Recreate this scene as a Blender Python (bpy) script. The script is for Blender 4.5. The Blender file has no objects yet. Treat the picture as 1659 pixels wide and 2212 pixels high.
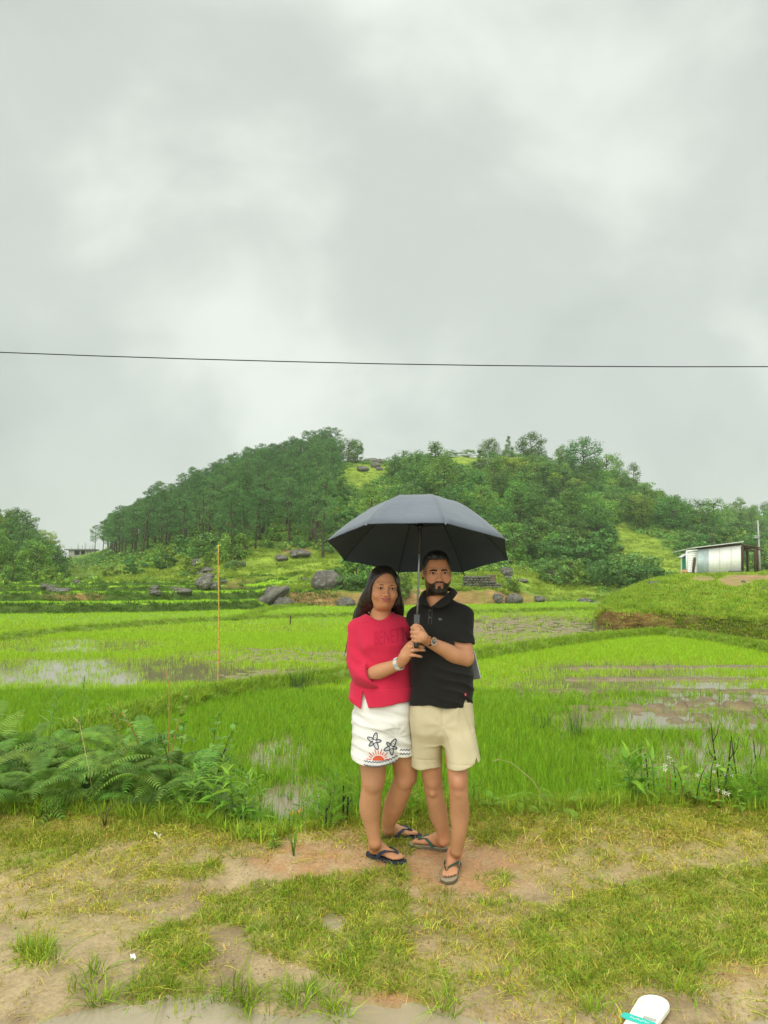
import bpy, bmesh, math, random
import numpy as np
from mathutils import Vector, Matrix
from mathutils.bvhtree import BVHTree
R = math.radians
rng = np.random.default_rng(7)
random.seed(7)
scn = bpy.context.scene
COL = scn.collection

# ------------------------------------------------------------------ camera
CAMZ = 1.62
FPX = 769.0
PITCH = math.atan(63 / FPX)
cd = bpy.data.cameras.new('camera')
cd.sensor_width = 36
cd.lens = FPX / 1024 * 36
cd.clip_start = 0.1
cd.clip_end = 3000
cam = bpy.data.objects.new('camera', cd)
COL.objects.link(cam)
cam.location = (0, 0, CAMZ)
cam.rotation_euler = (math.pi / 2 + PITCH, 0, 0)
scn.camera = cam

# ------------------------------------------------------------------ sky, sun, exposure
SUN_EL, SUN_AZ = 40.0, 200.0          # behind the camera, a little to the left
w = bpy.data.worlds.new('World')
scn.world = w
w.use_nodes = True
nt = w.node_tree
for n in list(nt.nodes):
    nt.nodes.remove(n)


def N(nt, t, **k):
    n = nt.nodes.new(t)
    for a, b in k.items():
        if a[0] == '_':
            s = n.inputs[a[1:]] if not a[1:].isdigit() else n.inputs[int(a[1:])]
            if isinstance(b, bpy.types.NodeSocket):
                nt.links.new(b, s)
            else:
                s.default_value = b
        else:
            setattr(n, a, b)
    return n


def mth(nt, op, a, b=0.0, clamp=False):
    return N(nt, 'ShaderNodeMath', operation=op, use_clamp=clamp, _0=a, _1=b).outputs[0]


def ramp(nt, fac, stops, interp='LINEAR'):
    n = N(nt, 'ShaderNodeValToRGB', _Fac=fac)
    cr = n.color_ramp
    cr.interpolation = interp
    while len(cr.elements) < len(stops):
        cr.elements.new(0.5)
    for e, (p, c) in zip(cr.elements, stops):
        e.position = p
        e.color = (*c, 1) if len(c) == 3 else c
    return n.outputs['Color']


def mix(nt, fac, a, b, blend='MIX'):
    n = N(nt, 'ShaderNodeMix', data_type='RGBA', blend_type=blend)
    for i, v in ((0, fac), (6, a), (7, b)):
        if isinstance(v, bpy.types.NodeSocket):
            nt.links.new(v, n.inputs[i])
        else:
            n.inputs[i].default_value = v if i == 0 else (*v[:3], 1)
    return n.outputs[2]


sky = N(nt, 'ShaderNodeTexSky', sky_type='NISHITA', sun_disc=False)
sky.sun_elevation = R(SUN_EL)
sky.sun_rotation = R(SUN_AZ)
tc = N(nt, 'ShaderNodeTexCoord')
sep = N(nt, 'ShaderNodeSeparateXYZ', _0=tc.outputs['Generated'])
cv = N(nt, 'ShaderNodeMapping', _Vector=tc.outputs['Generated'], _Location=(11.9, 1.7, 0.4), _Scale=(1.0, 1.0, 1.25))
n1 = N(nt, 'ShaderNodeTexNoise', _Vector=cv.outputs[0], _Scale=3.4, _Detail=6.0, _Roughness=0.5, _Distortion=0.35)
n2 = N(nt, 'ShaderNodeTexNoise', _Vector=cv.outputs[0], _Scale=1.5, _Detail=2.0, _Roughness=0.4)
cl = mth(nt, 'ADD', mth(nt, 'MULTIPLY', n1.outputs[0], 0.6), mth(nt, 'MULTIPLY', n2.outputs[0], 0.4))
cloud = ramp(nt, cl, [(0.35, (2.72, 2.94, 2.74)), (0.5, (3.28, 3.52, 3.26)), (0.67, (4.40, 4.66, 4.28))], 'EASE')
hz = ramp(nt, sep.outputs[2], [(0.0, (1, 1, 1)), (0.20, (0, 0, 0))], 'EASE')
cloud = mix(nt, mth(nt, 'MULTIPLY', hz, 0.45), cloud, (3.7, 4.02, 3.66))
up = ramp(nt, sep.outputs[2], [(0.60, (1, 1, 1)), (1.0, (3.2, 3.2, 3.1))])
cloud = mix(nt, 1.0, cloud, up, 'MULTIPLY')
skyc = mix(nt, 0.97, sky.outputs[0], cloud)
bg = N(nt, 'ShaderNodeBackground', _Color=skyc, _Strength=0.1)
out = N(nt, 'ShaderNodeOutputWorld', _Surface=bg.outputs[0])

sl = bpy.data.lights.new('sun', 'SUN')
sl.energy = 1.5
sl.angle = R(70)
sl.color = (1.0, 0.96, 0.88)
so = bpy.data.objects.new('sun', sl)
COL.objects.link(so)
so.rotation_euler = (R(90 - SUN_EL), 0, R(-20))
so.location = (-5, -10, 40)

scn.view_settings.view_transform = 'Standard'
scn.view_settings.look = 'None'
scn.view_settings.exposure = 0.98
scn.view_settings.gamma = 1
scn.view_settings.use_curve_mapping = False
scn.render.engine = 'CYCLES'
cy = scn.cycles
cy.max_bounces = 6
cy.diffuse_bounces = 3
cy.glossy_bounces = 3
cy.transmission_bounces = 4
cy.transparent_max_bounces = 8
cy.volume_bounces = 1
cy.use_denoising = True

# ------------------------------------------------------------------ helpers
D = 1659 / 768.0          # photograph pixels are quoted at 1659 x 2212
SP, CP = math.sin(PITCH), math.cos(PITCH)


def ray(dx, dy):
    u = (dx / D - 384) / FPX
    v = -(dy / D - 512) / FPX
    return np.array([u, CP - SP * v, SP + CP * v])


def at(dx, dy, Y):
    d = ray(dx, dy)
    t = Y / d[1]
    return np.array([d[0] * t, Y, CAMZ + d[2] * t])


def onz(dx, dy, z):
    d = ray(dx, dy)
    t = (z - CAMZ) / d[2]
    return np.array([d[0] * t, d[1] * t, z])


def proj(p):
    p = np.asarray(p, float)
    x, y, z = p[..., 0], p[..., 1], p[..., 2] - CAMZ
    dep = y * CP + z * SP
    return np.stack([(384 + FPX * x / dep) * D, (512 - FPX * (z * CP - y * SP) / dep) * D], -1)


def inpoly(pts, poly):
    x, y = pts[..., 0], pts[..., 1]
    r = np.zeros(x.shape, bool)
    n = len(poly)
    for i in range(n):
        x1, y1 = poly[i]
        x2, y2 = poly[(i + 1) % n]
        c = ((y1 > y) != (y2 > y)) & (x < (x2 - x1) * (y - y1) / (y2 - y1 + 1e-9) + x1)
        r ^= c
    return r


def hsh(*a):
    h = np.zeros(np.broadcast(*a).shape, np.uint32)
    for i, v in enumerate(a):
        h = (h ^ (v.astype(np.int64) & 0xffffffff).astype(np.uint32)) * np.uint32(0x9E3779B1)
        h ^= h >> np.uint32(15)
        h = h * np.uint32(0x85EBCA77)
        h ^= h >> np.uint32(13)
    return h.astype(np.float32) / np.float32(4294967295.0)


def vn(x, y, z=None, seed=0):
    """value noise, about -1..1"""
    x = np.asarray(x, np.float32); y = np.asarray(y, np.float32)
    xi, yi = np.floor(x), np.floor(y)
    fx, fy = x - xi, y - yi
    fx = fx * fx * (3 - 2 * fx); fy = fy * fy * (3 - 2 * fy)
    s = np.full(xi.shape, seed, np.int64)
    if z is None:
        a = hsh(xi, yi, s); b = hsh(xi + 1, yi, s); c = hsh(xi, yi + 1, s); d = hsh(xi + 1, yi + 1, s)
        return ((a + (b - a) * fx) * (1 - fy) + (c + (d - c) * fx) * fy) * 2 - 1
    z = np.asarray(z, np.float32)
    zi = np.floor(z); fz = z - zi; fz = fz * fz * (3 - 2 * fz)
    r = 0
    for k, wz in ((0, 1 - fz), (1, fz)):
        a = hsh(xi, yi, zi + k, s); b = hsh(xi + 1, yi, zi + k, s)
        c = hsh(xi, yi + 1, zi + k, s); d = hsh(xi + 1, yi + 1, zi + k, s)
        r = r + wz * ((a + (b - a) * fx) * (1 - fy) + (c + (d - c) * fx) * fy)
    return r * 2 - 1


def fbm(x, y, oct=4, seed=0, g=0.5):
    r, a = 0, 1
    for i in range(oct):
        r = r + a * vn(np.asarray(x) * 2 ** i, np.asarray(y) * 2 ** i, seed=seed + i)
        a *= g
    return r


def sstep(a, b, x):
    t = np.clip((np.asarray(x, float) - a) / (b - a), 0, 1)
    return t * t * (3 - 2 * t)


def mesh_from(name, v, faces, smooth=True, mats=(), attrs=None):
    """faces: (n,3) or (n,4) int array"""
    me = bpy.data.meshes.new(name)
    v = np.ascontiguousarray(v, np.float32)
    f = np.ascontiguousarray(faces, np.int32)
    n, k = f.shape
    me.vertices.add(len(v)); me.vertices.foreach_set('co', v.ravel())
    me.loops.add(n * k); me.loops.foreach_set('vertex_index', f.ravel())
    me.polygons.add(n)
    me.polygons.foreach_set('loop_start', np.arange(0, n * k, k, dtype=np.int32))
    if smooth:
        me.polygons.foreach_set('use_smooth', np.ones(n, bool))
    for an, av in (attrs or {}).items():
        av = np.asarray(av, np.float32)
        if av.ndim == 1:
            a = me.attributes.new(an, 'FLOAT', 'POINT'); a.data.foreach_set('value', av)
        else:
            if av.shape[1] == 3:
                av = np.concatenate([av, np.ones((len(av), 1), np.float32)], 1)
            a = me.attributes.new(an, 'FLOAT_COLOR', 'POINT'); a.data.foreach_set('color', np.ascontiguousarray(av, np.float32).ravel())
    for m in mats:
        me.materials.append(m)
    me.update(calc_edges=True)
    return me


def link(name, me, parent=None, label=None, cat=None, group=None, kind=None, loc=None):
    o = bpy.data.objects.new(name, me)
    COL.objects.link(o)
    if parent is not None:
        o.parent = parent
    if loc is not None:
        o.location = loc
    return tag(o, label, cat, group, kind)


def tag(o, label=None, cat=None, group=None, kind=None):
    if label: o['label'] = label
    if cat: o['category'] = cat
    if group: o['group'] = group
    if kind: o['kind'] = kind
    return o


def thing(name, loc, label, cat, group=None, rz=0, scale=None):
    o = bpy.data.objects.new(name, None)
    COL.objects.link(o)
    o.empty_display_size = 0.2
    o.location = loc
    o.rotation_euler = (0, 0, rz)
    if scale is not None:
        o.scale = (scale,) * 3
    return tag(o, label, cat, group)


def copy_thing(src, loc, rz=0, scale=1.0, label=None, group=None):
    r = src.copy(); COL.objects.link(r)
    r.location = loc; r.rotation_euler = (0, 0, rz)
    r.scale = scale if isinstance(scale, (tuple, list)) else (scale,) * 3
    if label: r['label'] = label
    if group: r['group'] = group
    for ch in list(src.children):
        c = ch.copy(); COL.objects.link(c); c.parent = r
        for g in list(ch.children):
            d = g.copy(); COL.objects.link(d); d.parent = c
    return r


class MB:
    """collects verts and faces of mixed size, builds one mesh"""
    def __init__(s):
        s.v, s.f, s.c = [], [], []

    def add(s, v, f, col=None):
        b = len(s.v)
        s.v += [tuple(map(float, q)) for q in v]
        s.f += [tuple(i + b for i in q) for q in f]
        if col is not None:
            s.c += [col] * len(v)

    def box(s, lo, hi, M=None, col=None):
        x0, y0, z0 = lo; x1, y1, z1 = hi
        v = [(x0, y0, z0), (x1, y0, z0), (x1, y1, z0), (x0, y1, z0), (x0, y0, z1), (x1, y0, z1), (x1, y1, z1), (x0, y1, z1)]
        if M is not None:
            v = [M @ Vector(q) for q in v]
        s.add(v, [(0, 3, 2, 1), (4, 5, 6, 7), (0, 1, 5, 4), (1, 2, 6, 5), (2, 3, 7, 6), (3, 0, 4, 7)], col)

    def tube(s, pts, rad, n=8, col=None, cap=True, flat=1.0):
        pts = [Vector(p) for p in pts]
        if not hasattr(rad, '__len__'):
            rad = [rad] * len(pts)
        rings = []
        ref = Vector((0.3, 0.9, 0.1)).normalized()
        for i, p in enumerate(pts):
            t = (pts[min(i + 1, len(pts) - 1)] - pts[max(i - 1, 0)]).normalized()
            a = t.cross(ref)
            if a.length < 0.05:
                a = t.cross(Vector((1, 0, 0)))
            a.normalize(); b = t.cross(a)
            rings.append([p + (a * math.cos(2 * math.pi * k / n) + b * math.sin(2 * math.pi * k / n) * flat) * rad[i] for k in range(n)])
        v = [q for r in rings for q in r]
        f = []
        for i in range(len(pts) - 1):
            for k in range(n):
                f.append((i * n + k, i * n + (k + 1) % n, (i + 1) * n + (k + 1) % n, (i + 1) * n + k))
        if cap:
            f.append(tuple(range(n))[::-1]); f.append(tuple(range((len(pts) - 1) * n, len(pts) * n)))
        s.add(v, f, col)

    def mesh(s, name, m, smooth=True):
        me = bpy.data.meshes.new(name)
        me.from_pydata(s.v, [], s.f)
        if smooth:
            me.polygons.foreach_set('use_smooth', np.ones(len(s.f), bool))
        if s.c and len(s.c) == len(s.v):
            a = me.attributes.new('Col', 'FLOAT_COLOR', 'POINT')
            a.data.foreach_set('color', np.array([(*c[:3], 1) for c in s.c], np.float32).ravel())
        for q in (m if isinstance(m, (list, tuple)) else [m]):
            me.materials.append(q)
        me.update()
        return me

    def build(s, name, m, parent=None, smooth=True, **k):
        return link(name, s.mesh(name, m, smooth), parent, **k)


def mat(name, col=(0.5, 0.5, 0.5), rough=0.8, noise=None, bump=None, attr=None, trans=0.0, rnd=0.0, spec=0.3,
        metal=0.0, col2=None, coords='Object', stretch=(1, 1, 1), rough2=None, sheen=0.0, sss=0.0, hue=0.0):
    """noise=(scale, amount[, detail]); bump=(scale, strength, dist); attr: colour attribute multiplied in"""
    m = bpy.data.materials.new(name)
    m.use_nodes = True
    nt = m.node_tree
    b = nt.nodes['Principled BSDF']
    o = nt.nodes['Material Output']
    b.inputs['Roughness'].default_value = rough
    b.inputs['Specular IOR Level'].default_value = spec
    b.inputs['Metallic'].default_value = metal
    if sheen:
        b.inputs['Sheen Weight'].default_value = sheen
    if sss:
        b.inputs['Subsurface Weight'].default_value = sss
        b.inputs['Subsurface Radius'].default_value = (0.012, 0.005, 0.003)
        b.inputs['Subsurface Scale'].default_value = 1.0
    c = None
    if attr:
        c = N(nt, 'ShaderNodeAttribute', attribute_name=attr).outputs['Color']
        if col != (0.5, 0.5, 0.5):
            c = mix(nt, 1.0, c, col, 'MULTIPLY')
    else:
        c = N(nt, 'ShaderNodeRGB'); c.outputs[0].default_value = (*col, 1); c = c.outputs[0]
    vec = N(nt, 'ShaderNodeTexCoord').outputs[coords]
    mp = N(nt, 'ShaderNodeMapping', _Vector=vec, _Scale=stretch).outputs[0]
    if noise:
        nz = N(nt, 'ShaderNodeTexNoise', _Vector=mp, _Scale=noise[0], _Detail=(noise[2] if len(noise) > 2 else 5.0), _Roughness=0.6).outputs[0]
        f = mth(nt, 'MULTIPLY_ADD', nz, 2.2, clamp=True)
        nt.nodes[-1].inputs[2].default_value = -0.6
        dark = tuple(q * (1 - noise[1]) for q in col) if not attr else (1 - noise[1],) * 3
        if attr:
            c = mix(nt, 1.0, c, mix(nt, f, dark, (1 + noise[1] * 0.6,) * 3), 'MULTIPLY')
        elif col2:
            c = mix(nt, f, c, col2)
        else:
            c = mix(nt, f, dark, tuple(min(1, q * (1 + noise[1] * 0.6)) for q in col))
        if rough2 is not None:
            b.inputs['Roughness'].default_value = rough
            nt.links.new(mth(nt, 'MULTIPLY_ADD', f, rough2 - rough), b.inputs['Roughness'])
            nt.nodes[-1].inputs[2].default_value = rough
    if rnd:
        rn = N(nt, 'ShaderNodeObjectInfo').outputs['Random']
        hs = N(nt, 'ShaderNodeHueSaturation', _Color=c)
        nt.links.new(mth(nt, 'MULTIPLY_ADD', rn, rnd * 2), hs.inputs['Value'])
        nt.nodes[-1].inputs[2].default_value = 1 - rnd
        r2 = mth(nt, 'FRACT', mth(nt, 'MULTIPLY', rn, 7.31))
        nt.links.new(mth(nt, 'MULTIPLY_ADD', r2, hue), hs.inputs['Hue'])
        nt.nodes[-1].inputs[2].default_value = 0.5 - hue / 2
        c = hs.outputs[0]
    nt.links.new(c, b.inputs['Base Color'])
    if bump:
        bz = N(nt, 'ShaderNodeTexNoise', _Vector=mp, _Scale=bump[0], _Detail=4.0, _Roughness=0.6).outputs[0]
        bn = N(nt, 'ShaderNodeBump', _Strength=bump[1], _Distance=bump[2] if len(bump) > 2 else 0.01, _Height=bz)
        nt.links.new(bn.outputs[0], b.inputs['Normal'])
    if trans:
        tr = N(nt, 'ShaderNodeBsdfTranslucent', _Color=c)
        ms = N(nt, 'ShaderNodeMixShader', _0=trans, _1=b.outputs[0], _2=tr.outputs[0])
        nt.links.new(ms.outputs[0], o.inputs['Surface'])
    return m


def proto_collection(name, meshes):
    c = bpy.data.collections.new(name)
    for i, me in enumerate(meshes):
        o = bpy.data.objects.new('%s_%02d' % (name, i), me)
        c.objects.link(o)
    return c


def scatter(name, pts, protos, rot=None, scl=None, label=None, cat=None, parent=None, tint=None):
    """one object of kind stuff: instances of small clumps on points"""
    n = len(pts)
    me = bpy.data.meshes.new(name)
    me.vertices.add(n)
    me.vertices.foreach_set('co', np.ascontiguousarray(pts, np.float32).ravel())
    if rot is None:
        rot = np.stack([rng.normal(0, .08, n), rng.normal(0, .08, n), rng.uniform(0, 6.283, n)], 1)
    if scl is None:
        scl = np.ones(n)
    a = me.attributes.new('rot', 'FLOAT_VECTOR', 'POINT'); a.data.foreach_set('vector', np.ascontiguousarray(rot, np.float32).ravel())
    scl = np.asarray(scl, np.float32)
    if scl.ndim == 1:
        scl = np.repeat(scl[:, None], 3, 1)
    a = me.attributes.new('scl', 'FLOAT_VECTOR', 'POINT'); a.data.foreach_set('vector', np.ascontiguousarray(scl).ravel())
    a = me.attributes.new('pick', 'INT', 'POINT'); a.data.foreach_set('value', rng.integers(0, len(protos.objects), n).astype(np.int32))
    g = bpy.data.node_groups.new(name, 'GeometryNodeTree')
    g.interface.new_socket('Geometry', in_out='INPUT', socket_type='NodeSocketGeometry')
    g.interface.new_socket('Geometry', in_out='OUTPUT', socket_type='NodeSocketGeometry')
    gi = g.nodes.new('NodeGroupInput'); go = g.nodes.new('NodeGroupOutput')
    ci = g.nodes.new('GeometryNodeCollectionInfo'); ci.inputs['Collection'].default_value = protos
    ci.inputs['Separate Children'].default_value = True; ci.inputs['Reset Children'].default_value = True
    ip = g.nodes.new('GeometryNodeInstanceOnPoints'); ip.inputs['Pick Instance'].default_value = True
    g.links.new(gi.outputs[0], ip.inputs['Points']); g.links.new(ci.outputs[0], ip.inputs['Instance'])
    for an, dt, sk in (('rot', 'FLOAT_VECTOR', 'Rotation'), ('scl', 'FLOAT_VECTOR', 'Scale'), ('pick', 'INT', 'Instance Index')):
        na = g.nodes.new('GeometryNodeInputNamedAttribute'); na.data_type = dt; na.inputs['Name'].default_value = an
        g.links.new(na.outputs[0], ip.inputs[sk])
    g.links.new(ip.outputs[0], go.inputs[0])
    o = link(name, me, parent, label, cat, None, 'stuff')
    md = o.modifiers.new('scatter', 'NODES'); md.node_group = g
    return o

# ------------------------------------------------------------------ ground: verge, paddy, hills
FZ = -0.70                       # water level of the paddy
K = FPX * D                      # 1661


def ell(q, cx, cy, rx, ry, soft=0.35):
    d = np.sqrt(((q[..., 0] - cx) / rx) ** 2 + ((q[..., 1] - cy) / ry) ** 2)
    return 1 - sstep(1 - soft, 1 + soft, d)


def polymask(q, polys, wob=0.0, sc=0.02, seed=3):
    if wob:
        q = q + wob * np.stack([vn(q[..., 0] * sc, q[..., 1] * sc * 2, seed=seed), 0.5 * vn(q[..., 0] * sc, q[..., 1] * sc * 2, seed=seed + 1)], -1)
    r = np.zeros(q.shape[:-1], bool)
    for p in polys:
        r |= inpoly(q, p)
    return r


EDGE = [(-900, 4.95), (0, 4.95), (300, 4.92), (450, 4.86), (550, 4.62), (650, 4.62), (760, 4.8), (1000, 4.93), (1300, 4.98), (1500, 5.08), (1659, 4.95), (2400, 4.9)]


def verge_edge(x, y):
    dx = 829.5 + x / 4.95 * K
    return np.interp(dx, [e[0] for e in EDGE], [e[1] for e in EDGE]) + 0.05 * vn(x * 2.3, x * 0 + 3, seed=41)


def zground(x, y):
    x = np.asarray(x, float); y = np.asarray(y, float)
    t = np.clip(y - 4.0, 0, 1.0)
    z = 0.16 * (t - 0.06 * np.sin(t * math.pi))
    z = z - 0.045 * (1 - sstep(2.80, 3.32, y + .10 * vn(x * 1.7, y * 0 + 2, seed=44) - .16 * np.exp(-((x + .78) / .22) ** 2) * (y < 3.4) + .10 * sstep(.25, .8, x) * (1 - sstep(1.15, 1.5, x))))
    z = z + 0.012 * fbm(x * 1.4, y * 1.4, 3, seed=5)
    e = verge_edge(x, y)
    left = 1 - sstep(-1.3, -0.8, x)
    drop = (y - e)
    zf = -0.95 * sstep(0.02, 0.62, drop)
    zl = -0.16 * sstep(0.0, 0.5, drop) - 0.8 * sstep(1.3, 2.0, drop)
    return z + zf * (1 - left) + zl * left


GRASS = [
    [(340, 2010), (480, 1945), (560, 1908), (700, 1893), (860, 1868), (885, 1990), (868, 2090), (780, 2112), (640, 2080), (548, 2042), (545, 1995), (430, 2012), (452, 2060), (432, 2165), (285, 2180), (295, 2100), (352, 2080), (275, 2045)],
    [(1180, 1975), (1300, 1925), (1450, 1890), (1659, 1860), (1900, 1850), (1900, 2080), (1659, 2075), (1520, 2085), (1420, 2120), (1300, 2150), (1165, 2135), (1170, 2080), (1110, 2030)],
    [(1040, 1885), (1090, 1880), (1095, 1908), (1045, 1912)],
    [(345, 1872), (470, 1868), (470, 1895), (355, 1900)],
    [(45, 2040), (110, 2045), (105, 2085), (50, 2085)],
    [(700, 2085), (900, 2075), (985, 2120), (960, 2165), (880, 2150), (760, 2150)],
    [(800, 1800), (860, 1790), (890, 1830), (880, 1850), (820, 1850)],
    [(1000, 1800), (1070, 1780), (1150, 1800), (1060, 1830)],
    [(-900, 1725), (450, 1732), (560, 1755), (760, 1745), (1000, 1730), (1300, 1728), (1500, 1718), (2400, 1725), (2400, 1800), (1500, 1790), (1300, 1785), (1050, 1775), (900, 1790), (760, 1790), (560, 1800), (300, 1810), (160, 1850), (0, 1890), (-900, 1900)],
]
MIDG = [[(880, 1880), (1000, 1930), (1180, 1960), (1300, 1870), (1659, 1800), (1900, 1800), (1900, 2100), (1200, 2180), (950, 2100)],
        [(0, 1890), (300, 1820), (560, 1820), (500, 1880), (250, 1960), (0, 1990)], [(0, 1960), (330, 1900), (330, 2010), (60, 2060)],
        [(1000, 1780), (1659, 1760), (1659, 1900), (1200, 1930), (1080, 1860)]]
BARE = [[(820, 1835), (1060, 1840), (1110, 1890), (1000, 1920), (860, 1890)], [(470, 1880), (740, 1865), (745, 1905), (560, 1925)],
        [(430, 2010), (545, 2000), (560, 2060), (640, 2095), (700, 2140), (440, 2140)]]


def verge_masks(x, y, z):
    q = proj(np.stack([x, y, z], -1))
    g = polymask(q, GRASS, 16, 0.03)
    m = polymask(q, MIDG, 30, 0.015)
    b = polymask(q, BARE, 18, 0.03)
    red = np.maximum(ell(q, 960, 1850, 230, 90), np.maximum(ell(q, 850, 2130, 110, 60), np.maximum(ell(q, 1600, 2060, 90, 70), ell(q, 700, 1860, 150, 40))))
    water = np.maximum.reduce([ell(q, 719, 1992, 34, 24, .12), ((z < -.0255) & (y < 3.6)) * 1.0])
    return q, g, m, b, red, water


xs = np.concatenate([np.linspace(-16, -4.2, 24), np.arange(-4.1, 4.11, 0.026), np.linspace(4.2, 16, 24)])
ys = np.concatenate([np.linspace(-22, 0.2, 16), np.linspace(0.5, 2.5, 14), np.arange(2.56, 7.1, 0.026)])
X, Y = np.meshgrid(xs, ys)
Z = zground(X, Y)
q, g, m_, b_, red, wat = verge_masks(X, Y, Z)
Z = Z + 0.006 * fbm(X * 9, Y * 9, 3, seed=15) + 0.010 * g * (0.6 + 0.4 * vn(X * 12, Y * 12, seed=22)) - 0.030 * ell(q, 719, 1992, 36, 26, .2) * (Y > 2)
nz = fbm(X * 3, Y * 3, 4, seed=31)
nz2 = fbm(X * 14, Y * 14, 3, seed=33)
mud = np.array([0.43, 0.32, 0.175]); mudd = np.array([0.25, 0.178, 0.092]); redc = np.array([0.41, 0.225, 0.105]); olive = np.array([0.28, 0.255, 0.055]); straw = np.array([0.46, 0.37, 0.11])
c = mud + (mudd - mud) * np.clip(0.45 + 0.5 * nz + 0.35 * nz2, 0, 1)[..., None]
c = c + (redc - c) * (np.clip(red * (0.75 + 0.5 * nz2), 0, 1))[..., None]
ol = np.clip(0.25 * m_ + 0.75 * g + 0.2 * nz2 * m_, 0, 1) * (1 - 0.6 * b_)
c = c + (olive - c) * ol[..., None]
back = sstep(1830, 1780, q[..., 1]) * (1 - 0.5 * red)
c = c + (straw - c) * (back * np.clip(0.35 + 0.3 * nz, 0, 1))[..., None]
grassC = np.array([0.10, 0.17, 0.03])
c = c + (grassC - c) * sstep(0.0, 0.3, Y - verge_edge(X, Y))[..., None]
ny, nx = X.shape
ii = np.arange(ny * nx).reshape(ny, nx)
quads = np.stack([ii[:-1, :-1], ii[:-1, 1:], ii[1:, 1:], ii[1:, :-1]], -1).reshape(-1, 4)
wet = np.clip(sstep(0.02, -0.035, Z - 0.0) + 0.5 * (1 - sstep(-2.2, -0.2, X)) * (1 - sstep(3.5, 4.3, Y)), 0, 1)
m_ground = mat('wet_soil', rough=0.62, attr='Col', noise=(60, 0.32, 6), bump=(95, 0.55, 0.008), spec=0.35)
_nt = m_ground.node_tree
_wa = N(_nt, 'ShaderNodeAttribute', attribute_name='wet').outputs['Fac']
_nt.links.new(mth(_nt, 'MULTIPLY_ADD', _wa, -0.40), _nt.nodes['Principled BSDF'].inputs['Roughness'])
_nt.nodes[-1].inputs[2].default_value = 0.72
verge = link('road_verge', mesh_from('road_verge', np.stack([X, Y, Z], -1).reshape(-1, 3), quads, mats=[m_ground], attrs={'Col': c.reshape(-1, 3), 'wet': wet.reshape(-1)}), kind='structure')

# muddy puddle water
m_puddle = mat('puddle_water', (0.37, 0.305, 0.205), rough=0.04, noise=(3.0, 0.18), spec=0.5, bump=(16, 0.03, 0.01))


def sheet(name, lo, hi, z, m, n=(2, 2), kind='structure'):
    x = np.linspace(lo[0], hi[0], n[0]); y = np.linspace(lo[1], hi[1], n[1])
    X, Y = np.meshgrid(x, y)
    i = np.arange(X.size).reshape(X.shape)
    f = np.stack([i[:-1, :-1], i[:-1, 1:], i[1:, 1:], i[1:, :-1]], -1).reshape(-1, 4)
    return link(name, mesh_from(name, np.stack([X, Y, np.full_like(X, z)], -1).reshape(-1, 3), f, mats=[m]), kind=kind)


sheet('puddle', (-3.6, 1.2), (3.6, 3.6), -0.0270, m_puddle)
pc = onz(719, 1994, 0.0)
sheet('small_puddle', (pc[0] - .16, pc[1] - .2), (pc[0] + .16, pc[1] + .2), float(zground(pc[0], pc[1])) - 0.006, m_puddle)

# ------------------------------------------------------------------ paddy floor and water
us = np.arange(-0.85, 0.8501, 0.0035)
yv = np.exp(np.arange(math.log(4.9), math.log(75), 0.0085))
U, Yf = np.meshgrid(us, yv)
Xf = U * Yf
qf = proj(np.stack([Xf, Yf, np.full_like(Xf, FZ)], -1))


def field_mud(q, x, y):
    """0 = under water, 1 = mud showing above the water"""
    n = fbm(x * 0.9, y * 0.9, 3, seed=51)
    fine = fbm(x * 5, y * 5, 3, seed=55)
    brown = np.maximum.reduce([ell(q, 1130, 1362, 190, 38, .5), ell(q, 640, 1418, 260, 22, .6), ell(q, 660, 1462, 200, 18, .6)])
    clod = np.maximum.reduce([ell(q, 1560, 1545, 190, 24, .5), ell(q, 1500, 1515, 160, 10, .5)]) * (fine + 0.25 * n > 0.34)
    r = 0
    for yy, x0 in ((1583, 1190), (1532, 1170), (1494, 1090), (1468, 1190), (1444, 1190)):
        r = np.maximum(r, (1 - sstep(1.0, 3.8 if yy > 1500 else 2.4, np.abs(q[..., 1] - yy - 3 * vn(q[..., 0] * .012, q[..., 0] * 0 + yy, seed=61)))) * sstep(x0, x0 + 60, q[..., 0]))
    return brown, clod, r, n, fine


brown, clod, ridge, nn, ff = field_mud(qf, Xf, Yf)
Zf = FZ - 0.035 + 0.012 * ff + 0.045 * brown * (0.8 + 0.5 * ff) + 0.075 * clod * (0.6 + .4 * ff) + 0.085 * ridge
gre = np.array([0.10, 0.17, 0.03]); mudf = np.array([0.30, 0.23, 0.115]); mudw = np.array([0.20, 0.145, 0.075])
shal = np.clip(1 - brown * 1.4 - clod - ridge, 0, 1) * sstep(24, 45, Yf)
cf = mudf + (mudw - mudf) * np.clip(0.4 + 0.5 * ff, 0, 1)[..., None]
cf = cf + (np.array([.17, .12, .06]) - cf) * np.clip(clod + ridge, 0, 1)[..., None]
cf = cf + (np.array([0.15, 0.27, 0.035]) - cf) * (shal * 0.8)[..., None]
Zf = Zf + shal * 0.05
ny, nx = Xf.shape
ii = np.arange(ny * nx).reshape(ny, nx)
quadf = np.stack([ii[:-1, :-1], ii[:-1, 1:], ii[1:, 1:], ii[1:, :-1]], -1).reshape(-1, 4)
m_mud = mat('paddy_mud', rough=0.42, attr='Col', noise=(8, 0.35, 6), bump=(20, 0.5, 0.02), spec=0.4)
link('paddy_field', mesh_from('paddy_field', np.stack([Xf, Yf, Zf], -1).reshape(-1, 3), quadf, mats=[m_mud], attrs={'Col': cf.reshape(-1, 3)}), kind='structure')
m_pw = mat('paddy_water', (0.20, 0.165, 0.085), rough=0.03, spec=0.5, bump=(7, 0.03, 0.02))
sheet('paddy_water', (-60, 4.7), (60, 78), FZ, m_pw)

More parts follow.
